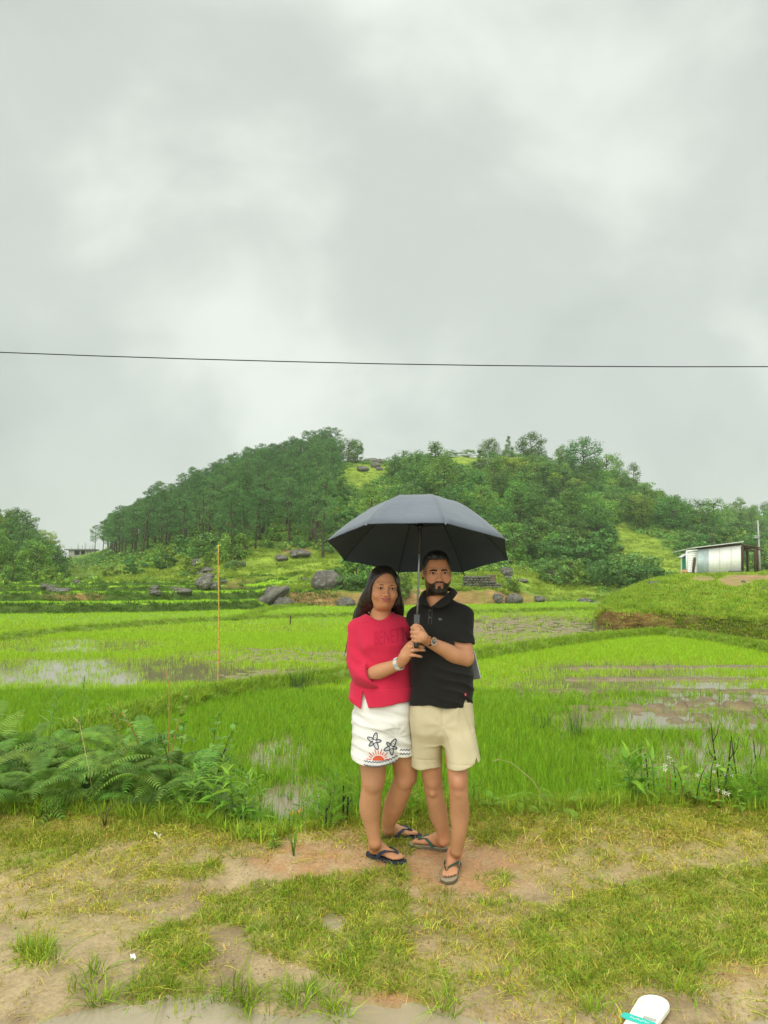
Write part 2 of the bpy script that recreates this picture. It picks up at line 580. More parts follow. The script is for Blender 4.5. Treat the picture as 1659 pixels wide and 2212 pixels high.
# ------------------------------------------------------------------ hill terrain: columns of (photo row or None, distance, height)
def zy(y, Y):
    return at(829.5, y, Y)[2]


COLS = {
    -300: [(72, .9), (80, zy(1262, 80)), (100, zy(1195, 100)), (125, zy(1120, 125)), (180, zy(1085, 180)), (420, 10)],
    0: [(72, .85), (80, zy(1266, 80)), (98, zy(1215, 98)), (122, zy(1140, 122)), (150, zy(1120, 150)), (420, 6)],
    60: [(72, .85), (82, zy(1264, 82)), (98, zy(1228, 98)), (118, zy(1168, 118)), (140, zy(1165, 140)), (420, 4)],
    120: [(72, .85), (84, zy(1262, 84)), (100, zy(1250, 100)), (135, zy(1232, 135)), (225, zy(1207, 225)), (420, 4)],
    170: [(72, .85), (86, zy(1258, 86)), (120, zy(1240, 120)), (180, zy(1220, 180)), (228, zy(1203, 228)), (245, zy(1203, 245)), (420, 4)],
    230: [(72, .85), (80, zy(1258, 80)), (115, zy(1224, 115)), (170, zy(1199, 170)), (230, zy(1186, 230)), (420, 4)],
    300: [(72, .85), (78, zy(1254, 78)), (105, zy(1213, 105)), (170, zy(1160, 170)), (185, zy(1160, 185)), (420, 4)],
    400: [(72, .85), (77, zy(1250, 77)), (95, zy(1205, 95)), (170, zy(1112, 170)), (185, zy(1112, 185)), (420, 4)],
    500: [(68, .7), (78, zy(1230, 78)), (92, zy(1187, 92)), (172, zy(1058, 172)), (190, zy(1058, 190)), (420, 4)],
    560: [(60, .1), (66, zy(1268, 66)), (79, zy(1222, 79)), (92, zy(1184, 92)), (173, zy(1040, 173)), (190, zy(1042, 190)), (420, 4)],
    620: [(57, FZ - .2), (58.5, 0.35), (66, zy(1268, 66)), (82, zy(1213, 82)), (92, zy(1184, 92)), (174, zy(1024, 174)), (192, zy(1026, 192)), (420, 4)],
    700: [(57, FZ - .2), (58, 0.45), (66, zy(1260, 66)), (84, zy(1203, 84)), (176, zy(1000, 176)), (192, zy(1003, 192)), (420, 4)],
    780: [(57, FZ - .2), (58, 0.45), (66, zy(1257, 66)), (90, zy(1178, 90)), (178, zy(1003, 178)), (195, zy(1005, 195)), (420, 4)],
    880: [(58, FZ - .2), (59, 0.42), (66, zy(1254, 66)), (95, zy(1160, 95)), (185, zy(999, 185)), (205, zy(1002, 205)), (420, 4)],
    1000: [(60, FZ - .2), (61, 0.38), (72, zy(1243, 72)), (100, zy(1150, 100)), (190, zy(990, 190)), (215, zy(993, 215)), (420, 4)],
    1070: [(61, FZ - .2), (62, 0.36), (70, zy(1252, 70)), (76, zy(1240, 76)), (100, zy(1150, 100)), (190, zy(986, 190)), (215, zy(990, 215)), (420, 4)],
    1150: [(64, FZ - .2), (65, 0.0), (72, zy(1262, 72)), (84, zy(1235, 84)), (105, zy(1160, 105)), (190, zy(1002, 190)), (210, zy(1006, 210)), (420, 4)],
    1250: [(70, FZ - .2), (71, -0.35), (76, zy(1272, 76)), (92, zy(1238, 92)), (115, zy(1165, 115)), (186, zy(1020, 186)), (205, zy(1026, 205)), (420, 4)],
    1350: [(70, FZ - .2), (72, -0.2), (80, zy(1262, 80)), (95, zy(1232, 95)), (130, zy(1142, 130)), (180, zy(1050, 180)), (200, zy(1060, 200)), (420, 6)],
    1420: [(70, FZ), (80, zy(1247, 80)), (100, zy(1222, 100)), (130, zy(1155, 130)), (176, zy(1090, 176)), (200, zy(1105, 200)), (420, 8)],
    1500: [(70, FZ), (85, zy(1250, 85)), (110, zy(1205, 110)), (172, zy(1124, 172)), (215, zy(1150, 215)), (300, zy(1135, 300)), (420, 30)],
    1570: [(70, FZ), (90, zy(1250, 90)), (120, zy(1195, 120)), (170, zy(1148, 170)), (215, zy(1172, 215)), (300, zy(1130, 300)), (330, zy(1132, 330)), (420, 30)],
    1659: [(70, FZ), (90, zy(1250, 90)), (130, zy(1205, 130)), (170, zy(1172, 170)), (215, zy(1180, 215)), (300, zy(1113, 300)), (330, zy(1113, 330)), (420, 30)],
    1900: [(70, FZ), (90, zy(1250, 90)), (130, zy(1205, 130)), (170, zy(1175, 170)), (215, zy(1170, 215)), (300, zy(1090, 300)), (330, zy(1090, 330)), (420, 30)],
}
CX = np.array(sorted(COLS))
TERR = [(45, -0.25), (52.5, 0.22), (62, 0.58), (69, 0.84)]


def zterrain(u, Y):
    """height of the hill terrain at azimuth u = x / Y and distance Y"""
    u = np.asarray(u, float); Y = np.asarray(Y, float)
    dx = 829.5 + u * K * CP
    prof = np.stack([np.interp(Y, [k[0] for k in COLS[c]], [k[1] for k in COLS[c]], left=COLS[c][0][1]) for c in CX], -1)
    j = np.clip(np.searchsorted(CX, dx) - 1, 0, len(CX) - 2)
    t = np.clip((dx - CX[j]) / (CX[j + 1] - CX[j]), 0, 1)
    p0 = np.take_along_axis(prof, j[..., None], -1)[..., 0]
    p1 = np.take_along_axis(prof, (j + 1)[..., None], -1)[..., 0]
    z = p0 + (p1 - p0) * t
    first = np.interp(dx, CX, [COLS[c][0][0] for c in CX])
    z = np.where((Y < first) & (dx > 560), FZ - 0.25, z)
    # terraces on the left
    x = u * Y
    tz = np.full(z.shape, FZ - 0.25)
    sh = np.interp(dx, [0, 300, 560, 640], [0, 2.0, 5.5, 8]) + 1.6 * vn(x * 0.16, Y * 0, seed=71)
    for k, (ty, th) in enumerate(TERR):
        e = Y - ty - sh * (1 if k < 2 else .6) - 0.7 * vn(x * 0.5, Y * 0 + k, seed=73)
        lip = 0.16 * np.exp(-((e - 0.75) / 0.35) ** 2)
        up = sstep(-0.1, 0.55, e)
        tz = np.maximum(tz, (FZ - .25) * (1 - up) + (th + lip) * up)
    lt = sstep(610, 545, dx)
    z = np.where((Y < 72) & (dx < 620), tz * lt + z * (1 - lt), z)
    return z


yt = np.concatenate([np.arange(43, 76, 0.27), np.arange(76, 130, 0.6), np.arange(130, 215, 1.3), np.arange(216, 430, 6)])
ut = np.arange(-0.80, 0.8001, 0.0033)
UT, YT = np.meshgrid(ut, yt)
ZT = zterrain(UT, YT)
# soften the creases of the columns
for _ in range(3):
    zz_ = ZT.copy()
    zz_[:, 1:-1] = (ZT[:, :-2] + 2 * ZT[:, 1:-1] + ZT[:, 2:]) / 4
    ZT = zz_
XT = UT * YT
far = sstep(62, 90, YT)
hum = fbm(XT * 0.16, YT * 0.16, 4, seed=81)
ZT = ZT + far * 0.55 * hum + 0.09 * fbm(XT * 1.3, YT * 1.3, 3, seed=85) * sstep(45, 60, YT) * (ZT > FZ - .05)
# narrow ledges trodden along the slope
ZT = ZT + far * 0.10 * np.sin(ZT * 6.0 + 3.0 * fbm(XT * .25, YT * .25, 3, seed=87)) * (YT < 190)
yr, xr = ut, yt


def zhill(x, y):
    """bilinear look-up in the finished terrain"""
    x = np.asarray(x, float); y = np.asarray(y, float)
    u = x / y
    fi = np.interp(y, yt, np.arange(len(yt))); fj = np.interp(u, ut, np.arange(len(ut)))
    i = np.clip(fi.astype(int), 0, len(yt) - 2); j = np.clip(fj.astype(int), 0, len(ut) - 2)
    a, b = fi - i, fj - j
    return (ZT[i, j] * (1 - a) + ZT[i + 1, j] * a) * (1 - b) + (ZT[i, j + 1] * (1 - a) + ZT[i + 1, j + 1] * a) * b


MEADOW = [[(735, 1045), (745, 1010), (830, 1000), (870, 1012), (800, 1040), (770, 1060)], [(940, 1000), (980, 986), (1070, 983), (1060, 998), (990, 1006)],
          [(1318, 1140), (1345, 1128), (1400, 1158), (1480, 1212), (1500, 1240), (1400, 1238), (1335, 1195)],
          [(480, 1185), (700, 1190), (780, 1230), (770, 1290), (560, 1290), (420, 1268), (440, 1225)],
          [(1000, 1240), (1150, 1235), (1290, 1238), (1290, 1300), (1000, 1300)], [(1490, 1148), (1580, 1160), (1580, 1182), (1500, 1178)],
          [(200, 1240), (320, 1208), (420, 1205), (400, 1250), (220, 1262)], [(-100, 1225), (60, 1225), (60, 1262), (-100, 1262)], [(1600, 1110), (1700, 1108), (1700, 1122), (1610, 1120)]]
qt = proj(np.stack([XT, YT, ZT], -1))
md = polymask(qt, MEADOW, 12, 0.03).astype(float)
gy, gx = np.gradient(ZT)
dyy = np.gradient(yt)[:, None]; dxx = (np.gradient(ut)[None, :] * YT)
steep = np.sqrt((gy / dyy) ** 2 + (gx / dxx) ** 2)
n3 = fbm(XT * 0.35, YT * 0.35, 4, seed=91)
meadC = np.array([0.25, 0.345, 0.04]); shrubC = np.array([0.11, 0.19, 0.03]); riceC = np.array([0.34, 0.56, 0.03]); soilC = np.array([0.33, 0.20, 0.085]); bankC = np.array([0.085, 0.14, 0.025])
ct = shrubC + (meadC - shrubC) * np.clip(md * (0.8 + 0.35 * n3) + 0.12, 0, 1)[..., None]
ct = ct + (meadC * 1.05 - ct) * (sstep(60, 66, YT) * (1 - sstep(66, 92, YT)) * np.clip(.55 + .5 * n3, 0, 1))[..., None]
# ripples of longer and shorter grass along the ledges
rip = np.sin(ZT * 6.0 + 3.0 * fbm(XT * .25, YT * .25, 3, seed=87) + 1.2)
ct = ct * (1 + 0.16 * rip * far)[..., None]
left = (qt[..., 0] < 620) & (YT < 72)
tread = left & (steep < 0.35)
ct = np.where(tread[..., None], riceC * (1 + .08 * n3)[..., None], ct)
ct = np.where((left & (steep >= 0.35))[..., None], bankC, ct)
soil = np.where(qt[..., 0] > 600, 1.0, 0.0) * (YT < 66) * sstep(0.35, 0.6, steep)
soil = np.maximum(soil, ell(qt, 165, 1290, 70, 9) * (left & (steep > .3)))
soil = np.maximum(soil, 0.9 * ell(qt, 640, 1190, 32, 8))
soil = np.maximum(soil, 0.7 * ell(qt, 245, 1193, 30, 6))
soil = np.maximum(soil, 0.7 * ell(qt, 500, 1262, 45, 6))
soil = np.clip(soil * (0.9 + 0.5 * n3), 0, 1)
ct = ct + (soilC * (1 + .25 * fbm(XT * 1.5, ZT * 3, 3, seed=95))[..., None] - ct) * soil[..., None]
ny, nx = XT.shape
ii = np.arange(ny * nx).reshape(ny, nx)
quadt = np.stack([ii[:-1, :-1], ii[:-1, 1:], ii[1:, 1:], ii[1:, :-1]], -1).reshape(-1, 4)
m_hill = mat('hill_grass', rough=0.9, attr='Col', noise=(1.3, 0.35, 8), bump=(2.2, 0.9, 0.35), spec=0.15, stretch=(0.6, 0.6, 2.2))
hill = link('hillside', mesh_from('hillside', np.stack([XT, YT, ZT], -1).reshape(-1, 3), quadt, mats=[m_hill], attrs={'Col': np.clip(ct, 0, 1).reshape(-1, 3)}), kind='structure')

# ------------------------------------------------------------------ the mound on the right
MC = {1286: (37.0, 1352, 1335, [(44, 1336)]),
      1300: (33.5, 1362, 1318, [(40, 1306), (46, 1301)]),
      1340: (31.0, 1370, 1322, [(38, 1300), (48, 1284), (56, 1280)]),
      1400: (31.3, 1369, 1321, [(38, 1290), (48, 1264), (57, 1254), (66, 1256)]),
      1470: (30.8, 1371, 1326, [(37, 1288), (47, 1257), (56, 1243), (70, 1242)]),
      1560: (29.4, 1377, 1333, [(36, 1290), (46, 1262), (56, 1241), (72, 1239)]),
      1659: (27.4, 1384, 1342, [(35, 1292), (46, 1262), (56, 1240), (74, 1238)]),
      1800: (25.5, 1392, 1350, [(35, 1294), (46, 1262), (56, 1240), (78, 1238)]),
      2100: (24.0, 1398, 1356, [(35, 1294), (46, 1262), (56, 1240), (80, 1238)])}
mcx = np.array(sorted(MC))


def mound_column(dx):
    """front distance and (Y, z) profile interpolated between columns"""
    j = int(np.clip(np.searchsorted(mcx, dx) - 1, 0, len(mcx) - 2))
    t = float(np.clip((dx - mcx[j]) / (mcx[j + 1] - mcx[j]), 0, 1))
    res = []
    for c in (mcx[j], mcx[j + 1]):
        yf, yb, ytop, kn = MC[c]
        P = [(yf, FZ - 0.15), (yf + 0.35, zy(ytop, yf + .35))] + [(Y_, zy(y_, Y_)) for y_, Y_ in [(b, a) for a, b in kn]]
        s = np.linspace(0, 1, 60)
        tt = np.concatenate([[0], np.cumsum(np.hypot(np.diff([p[0] for p in P]), np.diff([p[1] for p in P])))])
        # same parameter: 0..0.2 is the bank, the rest the top
        par = np.concatenate([[0, 0.2], 0.2 + 0.8 * (tt[2:] - tt[1]) / (tt[-1] - tt[1])])
        res.append((np.interp(s, par, [p[0] for p in P]), np.interp(s, par, [p[1] for p in P])))
    return res[0][0] * (1 - t) + res[1][0] * t, res[0][1] * (1 - t) + res[1][1] * t


mdx = np.concatenate([np.arange(1286, 1420, 2.0), np.arange(1420, 1700, 3.0), np.arange(1700, 2100, 10)])
MY, MZ, MX = [], [], []
for d_ in mdx:
    a_, b2 = mound_column(d_)
    s0 = np.linspace(0, 1, 60); s1 = np.concatenate([np.linspace(0, .2, 14), np.linspace(.2, 1, 110)[1:]])
    a_ = np.interp(s1, s0, a_); b2 = np.interp(s1, s0, b2)
    MY.append(a_); MZ.append(b2); MX.append((d_ - 829.5) / (K * CP) * a_)
MY, MZ, MX = [np.array(q).T for q in (MY, MZ, MX)]
for _ in range(6):
    for A in (MY, MZ, MX):
        A[:, 1:-1] = (A[:, :-2] + 2 * A[:, 1:-1] + A[:, 2:]) / 4
bankm = (np.linspace(0, 1, len(MY))[:, None] < 0.115) * np.ones_like(MY)
bankm = np.zeros_like(MY); bankm[:14] = 1
MZ = MZ + (1 - bankm) * (0.10 * fbm(MX * .5, MY * .5, 3, seed=101) + 0.05 * fbm(MX * 2.2, MY * 2.2, 2, seed=103))
MY = MY + bankm * (0.30 * fbm(MX * 0.8, MZ * 1.2, 3, seed=105) - 0.16 * np.sin(np.linspace(0, math.pi, len(MY)))[:, None])
qm = proj(np.stack([MX, MY, MZ], -1))
n4 = fbm(MX * .6, MY * .6, 4, seed=107)
moundC = np.array([0.24, 0.325, 0.04])
cm = moundC * (1 + .25 * n4)[..., None]
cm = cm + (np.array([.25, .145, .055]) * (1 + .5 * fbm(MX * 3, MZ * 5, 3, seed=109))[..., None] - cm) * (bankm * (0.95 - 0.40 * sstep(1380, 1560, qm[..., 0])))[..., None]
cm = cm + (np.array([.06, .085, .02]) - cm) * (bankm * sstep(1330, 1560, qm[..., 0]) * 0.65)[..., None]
path = np.maximum.reduce([ell(qm, 1590, 1255, 36, 12, .5), ell(qm, 1625, 1248, 60, 6, .5), 0.8 * ell(qm, 1520, 1250, 26, 5, .5), 0.5 * ell(qm, 1480, 1275, 26, 6), 0.6 * ell(qm, 1395, 1268, 18, 4)]) * (1 - bankm)
cm = cm + (np.array([.36, .23, .12]) - cm) * np.clip(path * (0.9 + .5 * n4), 0, 1)[..., None]
ny, nx = MX.shape
ii = np.arange(ny * nx).reshape(ny, nx)
quadm = np.stack([ii[:-1, :-1], ii[:-1, 1:], ii[1:, 1:], ii[1:, :-1]], -1).reshape(-1, 4)
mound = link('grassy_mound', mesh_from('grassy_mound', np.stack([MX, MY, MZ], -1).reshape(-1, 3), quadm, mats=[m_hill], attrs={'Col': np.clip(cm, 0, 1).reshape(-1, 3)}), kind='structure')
mound_bvh = BVHTree.FromPolygons(np.stack([MX, MY, MZ], -1).reshape(-1, 3).tolist(), quadm.tolist())
hill_bvh = BVHTree.FromPolygons(np.stack([XT, YT, ZT], -1).reshape(-1, 3).tolist(), quadt.tolist())


def zmound(x, y):
    h = mound_bvh.ray_cast(Vector((x, y, 50)), Vector((0, 0, -1)))
    return h[0].z if h[0] is not None else FZ


def hit(dx, dy, bvh=None):
    """where the sight line through a photo pixel meets the land"""
    d = Vector(ray(dx, dy)).normalized()
    o = Vector((0, 0, CAMZ))
    best = None
    for b in ([bvh] if bvh else [mound_bvh, hill_bvh]):
        h = b.ray_cast(o, d)
        if h[0] is not None and (best is None or h[3] < best[1]):
            best = (h[0], h[3])
    return np.array(best[0]) if best else onz(dx, dy, FZ)

# ------------------------------------------------------------------ bunds (low grassy dykes between the plots)
B1 = [(150, 1600), (280, 1560), (385, 1530), (480, 1504), (600, 1487), (755, 1468), (900, 1442), (1030, 1422), (1150, 1403), (1300, 1382), (1420, 1371), (1560, 1388), (1659, 1408), (1850, 1450)]
B2 = [(-150, 1398), (0, 1382), (130, 1368), (300, 1352), (420, 1345), (560, 1338), (760, 1333), (1040, 1325), (1290, 1319)]
B3 = [(505, 1342), (545, 1332), (562, 1322), (600, 1315), (660, 1310)]
m_bund = mat('bund_turf', (0.17, 0.25, 0.03), rough=0.9, noise=(5, .5), bump=(8, .8, .05))


def bund(pts, wid, h):
    P = np.array([onz(a, b, FZ)[:2] for a, b in pts])
    s = np.concatenate([[0], np.cumsum(np.hypot(*np.diff(P, axis=0).T))])
    t = np.arange(0, s[-1], 0.25)
    P = np.stack([np.interp(t, s, P[:, 0]), np.interp(t, s, P[:, 1])], 1)
    for _ in range(8):
        P[1:-1] = (P[:-2] + 2 * P[1:-1] + P[2:]) / 4
    T = np.gradient(P, axis=0); T /= np.linalg.norm(T, axis=1)[:, None]
    Nn = np.stack([-T[:, 1], T[:, 0]], 1)
    pr = np.array([(-1.0, -.1), (-.7, .35), (-.4, .8), (-.1, 1.0), (.2, .97), (.5, .7), (.8, .25), (1.0, -.1)])
    V = []
    for a, b in pr:
        q = P + Nn * (wid * a * (1 + .25 * vn(t * .8, t * 0 + a * 5, seed=111)))[:, None]
        V.append(np.concatenate([q, (FZ + h * b * (1 + .3 * vn(t * 1.1, t * 0 + b, seed=113)))[:, None]], 1))
    V = np.array(V)
    ii = np.arange(V.shape[0] * V.shape[1]).reshape(V.shape[:2])
    f = np.stack([ii[:-1, :-1], ii[:-1, 1:], ii[1:, 1:], ii[1:, :-1]], -1).reshape(-1, 4)
    link('bund', mesh_from('bund', V.reshape(-1, 3), f, mats=[m_bund]), kind='structure')
    return P, Nn


bundP = [bund(B1, 0.42, 0.20), bund(B2, 0.45, 0.18), bund(B3, 0.5, 0.16)]

# ------------------------------------------------------------------ foliage prototypes
def leaf_quads(P, Nrm, size, aspect, rg, droop=0.0, up=None):
    """diamond leaves at P with normals Nrm -> verts (n*4,3), faces (n,4)"""
    n = len(P)
    Nrm = Nrm / (np.linalg.norm(Nrm, axis=1)[:, None] + 1e-9)
    t = rg.normal(size=(n, 3)) if up is None else up + 0.35 * rg.normal(size=(n, 3))
    t = t - Nrm * (t * Nrm).sum(1)[:, None]
    t /= np.linalg.norm(t, axis=1)[:, None] + 1e-9
    b = np.cross(Nrm, t)
    s = (size * rg.uniform(.65, 1.3, n))[:, None]
    a = P - t * s * 0.5
    e = P + t * s * 0.5 - np.array([0, 0, 1]) * droop * s
    m1 = P + b * s * aspect * .5
    m2 = P - b * s * aspect * .5
    V = np.stack([a, m1, e, m2], 1).reshape(-1, 3)
    F = np.arange(n * 4).reshape(n, 4)
    return V, F


def clump_crown(cent, rad, nleaf, size, aspect, rg, flat=0.7, tone=0.35, upbias=0.35, radial=False):
    Vs, Fs, Cs = [], [], []
    off = 0
    for c, r in zip(cent, rad):
        k = max(6, int(nleaf * rg.uniform(.8, 1.2)))
        d = rg.normal(size=(k, 3)); d /= np.linalg.norm(d, axis=1)[:, None]
        rr = rg.uniform(.35, 1.05, k) ** .6
        P = c + d * (r * rr)[:, None] * np.array([1, 1, flat])
        if radial:
            nn = np.cross(d, rg.normal(size=(k, 3)))
            V, F = leaf_quads(P, nn, size, aspect, rg, up=d + np.array([0, 0, .5]))
        else:
            nn = d + rg.normal(size=(k, 3)) * .6 + np.array([0, 0, upbias * 2])
            V, F = leaf_quads(P, nn, size, aspect, rg)
        ct = np.clip(1 + tone * rg.normal(), .55, 1.6)
        col = np.repeat(np.clip(ct * (1 + .14 * rg.normal(size=(k, 1))), .35, 1.9) * np.array([[1, 1, 1]]) * (1 + .07 * rg.normal(size=(k, 3))), 4, 0)
        Vs.append(V); Fs.append(F + off); Cs.append(col); off += len(V)
    return np.concatenate(Vs), np.concatenate(Fs), np.concatenate(Cs)


def leafmat(name, col, trans=.3, rnd=.22, hue=.03, rough=.55):
    return mat(name, col, rough=rough, attr='Col', trans=trans, rnd=rnd, hue=hue, spec=.25)


m_pine = leafmat('pine_needles', (0.100, 0.215, 0.058), trans=.2, rnd=.2, hue=.02)
m_broad = leafmat('broad_leaves', (0.165, 0.310, 0.050), rnd=.3, hue=.035)
m_broad2 = leafmat('yellowish_leaves', (0.235, 0.355, 0.048), rnd=.25, hue=.03)
m_dark = leafmat('dark_leaves', (0.115, 0.235, 0.052), rnd=.25, hue=.03)
m_purple = leafmat('reddish_leaves', (0.12, 0.115, 0.06), rnd=.1)
m_bark = mat('bark', (0.085, 0.065, 0.045), rough=.95, noise=(6, .5), bump=(12, .7, .05))


def trunk_mesh(name, h, r, rg, limbs, bend=.25):
    mb = MB()
    k = 7
    ph = rg.uniform(0, 6.28)
    ax = [(bend * math.sin(ph) * (i / k) ** 2 * h * .2 + .05 * rg.normal(), bend * math.cos(ph) * (i / k) ** 2 * h * .2 + .05 * rg.normal() * (i > 0), h * i / k) for i in range(k + 1)]
    ax[0] = (0, 0, -.4)
    mb.tube(ax, [r * (1.25 if i == 0 else 1) * (1 - .8 * i / k) for i in range(k + 1)], 6)
    for (hh, e) in limbs:
        f = hh / h * k
        i = min(int(f), k - 1); t = f - i
        p = [ax[i][j] * (1 - t) + ax[i + 1][j] * t for j in range(3)]
        m = [(p[0] + e[0]) / 2, (p[1] + e[1]) / 2, p[2] * .6 + e[2] * .4]
        mb.tube([p, m, e], [r * .38, r * .25, r * .08], 5, cap=False)
    return mb.mesh(name, m_bark), ax


def pine_proto(seed, h=8.0, wid=1.9, low=.42, lean=.3):
    rg = np.random.default_rng(seed)
    cent, rad, limbs = [], [], []
    n = 34
    for i in range(n):
        t = (i + rg.uniform(0, 1)) / n
        z = h * (low + (1 - low) * t)
        a = rg.uniform(0, 6.283)
        prof = wid * (1 - t ** 3.6) ** .5 * (.60 + .40 * min(1, t * 3.5 + .3)) * rg.uniform(.35, 1.0)
        c = np.array([prof * math.cos(a), prof * math.sin(a), z + .12 * prof])
        cent.append(c); rad.append(rg.uniform(.42, .78) * (1.05 - .3 * t))
        if i % 3 == 0:
            limbs.append((max(1, z - .45 * prof), tuple(c)))
    cent.append(np.array([0, 0, h * 1.0])); rad.append(.5)
    V, F, C = clump_crown(cent, rad, 90, .30, .17, rg, flat=.62, tone=.15, radial=True)
    tm, ax = trunk_mesh('pine_trunk', h * .98, .15, rg, limbs, bend=lean)
    V[:, 0] += np.interp(V[:, 2], [a[2] for a in ax], [a[0] for a in ax]); V[:, 1] += np.interp(V[:, 2], [a[2] for a in ax], [a[1] for a in ax])
    return mesh_from('pine_crown', V, F, smooth=False, mats=[m_pine], attrs={'Col': C}), tm


def broad_proto(seed, h, rx, m, n=50, low=.12, leaf=.25, shape='round', nleaf=62, gaps=0.0):
    rg = np.random.default_rng(seed)
    cent, rad, limbs = [], [], []
    for i in range(n):
        d = rg.normal(size=3); d /= np.linalg.norm(d)
        rr = rg.uniform(.25, 1.0) ** .45
        if shape == 'tall':
            f = np.array([rx * .8, rx * .8, h * (1 - low) * .5])
        elif shape == 'cone':
            t = rg.uniform(0, 1) ** 1.3
            d = np.array([math.cos(i * 2.4), math.sin(i * 2.4), 0]) * (1 - t) + np.array([0, 0, 2 * t - 1]); rr = 1; f = np.array([rx, rx, h * (1 - low) * .5])
        elif shape == 'layer':
            d[2] = np.round(d[2] * 2.5) / 2.5 + .05 * rg.normal(); f = np.array([rx * 1.15, rx * 1.15, h * (1 - low) * .5])
        else:
            f = np.array([rx, rx, h * (1 - low) * .5])
        c = d * rr * f + np.array([0, 0, h * (low + (1 - low) * .5)])
        cent.append(c); rad.append(rx * rg.uniform(.2, .36))
        if i % 4 == 0:
            limbs.append((max(.3, min(c[2] - .3 * abs(rx), h * .8)), tuple(c)))
    V, F, C = clump_crown(cent, rad, nleaf, leaf, .62, rg, flat=.55 if shape == 'layer' else .8, tone=.16)
    tm, ax = trunk_mesh('tree_trunk', h * .85, .06 + h * .016, rg, limbs, bend=.3)
    return mesh_from('tree_crown', V, F, smooth=False, mats=[m], attrs={'Col': C}), tm


PINES = [pine_proto(s, h, wd, lo, le) for s, h, wd, lo, le in ((1, 8.2, 2.1, .32, .2), (2, 8.8, 1.9, .38, .5), (3, 7.6, 2.2, .30, .4), (4, 9.0, 1.8, .44, .7), (5, 8.0, 2.3, .28, .1))]
BROAD = [broad_proto(11, 6.5, 2.4, m_broad), broad_proto(12, 7.5, 2.1, m_dark, shape='tall'), broad_proto(13, 6.0, 2.8, m_broad2, shape='layer'),
         broad_proto(14, 7.0, 2.3, m_dark), broad_proto(15, 5.6, 2.5, m_broad, shape='layer'), broad_proto(16, 8.0, 2.4, m_broad, n=60, shape='tall', nleaf=36), broad_proto(17, 7.0, 2.0, m_dark, shape='cone'),
         broad_proto(18, 6.4, 2.6, m_dark, n=96, low=.03, nleaf=44), broad_proto(19, 6.2, 2.7, m_broad, n=96, low=.03, nleaf=44)]
SHRUB = [broad_proto(21, 2.4, 1.5, m_broad, n=26, low=.02, leaf=.24), broad_proto(22, 2.0, 1.7, m_dark, n=26, low=0, leaf=.22), broad_proto(23, 1.9, 1.4, m_broad2, n=24, low=0, leaf=.22),
         broad_proto(24, 2.8, 1.6, m_dark, n=30, low=.05, leaf=.26, shape='layer')]
first = {}


def blocks_meadow(p, h):
    q = proj(np.array([[p[0], p[1], p[2] + h * f] for f in (.45, .8, 1.0)]))
    return any(inpoly(q, m).any() for m in MEADOW[:4])


def plant_tree(kind, var, p, sc, label, cat, group, sink=.15):
    """first use of a kind builds the thing; later ones copy it"""
    tab = {'pine_tree': PINES, 'broadleaf_tree': BROAD, 'hillside_shrub': SHRUB}[kind]
    rz = random.uniform(0, 6.283)
    p = (float(p[0]), float(p[1]), float(p[2]) - sink)
    key = (kind, var)
    if key not in first:
        t = thing(kind, p, label, cat, group, rz, None)
        t.scale = sc if isinstance(sc, tuple) else (sc,) * 3
        link('crown', tab[var][0], t); link('trunk', tab[var][1], t)
        first[key] = t
    else:
        t = copy_thing(first[key], p, rz, sc, label, group)
        if group is None and 'group' in t: del t['group']
    return t


def sample_hill(n, poly, sep, yr_, seed):
    """spread points over the hill inside a photo polygon, at least sep metres apart"""
    rg = np.random.default_rng(seed)
    u = rg.uniform(-.62, .62, n * 40); Y = np.sqrt(rg.uniform(yr_[0] ** 2, yr_[1] ** 2, n * 40))
    x = u * Y; z = zhill(x, Y)
    q = proj(np.stack([x, Y, z], -1))
    ok = inpoly(q, poly)
    x, Y, z = x[ok], Y[ok], z[ok]
    res = []; cell = {}
    for a, b, c in zip(x, Y, z):
        k = (int(a // sep), int(b // sep))
        bad = False
        for i in (-1, 0, 1):
            for j in (-1, 0, 1):
                for pt in cell.get((k[0] + i, k[1] + j), ()):
                    if (pt[0] - a) ** 2 + (pt[1] - b) ** 2 < sep * sep: bad = True
        if not bad:
            cell.setdefault(k, []).append((a, b)); res.append((a, b, c))
        if len(res) >= n: break
    return res


# pines on the left flank
PINE_POLY = [(228, 1190), (300, 1152), (400, 1104), (500, 1050), (600, 1022), (700, 992), (722, 1000), (715, 1080), (690, 1150), (700, 1190), (640, 1180), (560, 1186), (500, 1195), (480, 1172), (420, 1185), (340, 1200), (240, 1204)]
GP = 'pines of the dense stand on the left flank of the hill'
for p in sample_hill(285, PINE_POLY, 2.75, (86, 186), 5):
    if inpoly(proj(np.array([[p[0], p[1], p[2] + 5]])), MEADOW[0]).any(): continue
    qb = proj(np.array(p)); frontq = qb[1] > np.interp(qb[0], [228, 340, 480, 560, 700], [1180, 1182, 1160, 1165, 1160])
    topq = qb[1] < np.interp(qb[0], [228, 300, 400, 500, 600, 722], [1165, 1168, 1122, 1068, 1040, 1014])
    lab, grp = ('pine of the front row with its bare trunk showing above the bushes and grass', 'front row pines of the left hill flank') if frontq else ('pine of the topmost row standing against the sky on the left ridge', 'skyline pines of the left ridge') if topq else ('dark pine packed in the middle of the dense stand on the left hill flank', GP)
    plant_tree('pine_tree', random.randrange(5), p, (lambda k_: (k_ * 1.12, k_ * 1.12, k_))(random.uniform(.80, 1.02)), lab, 'pine tree', grp)
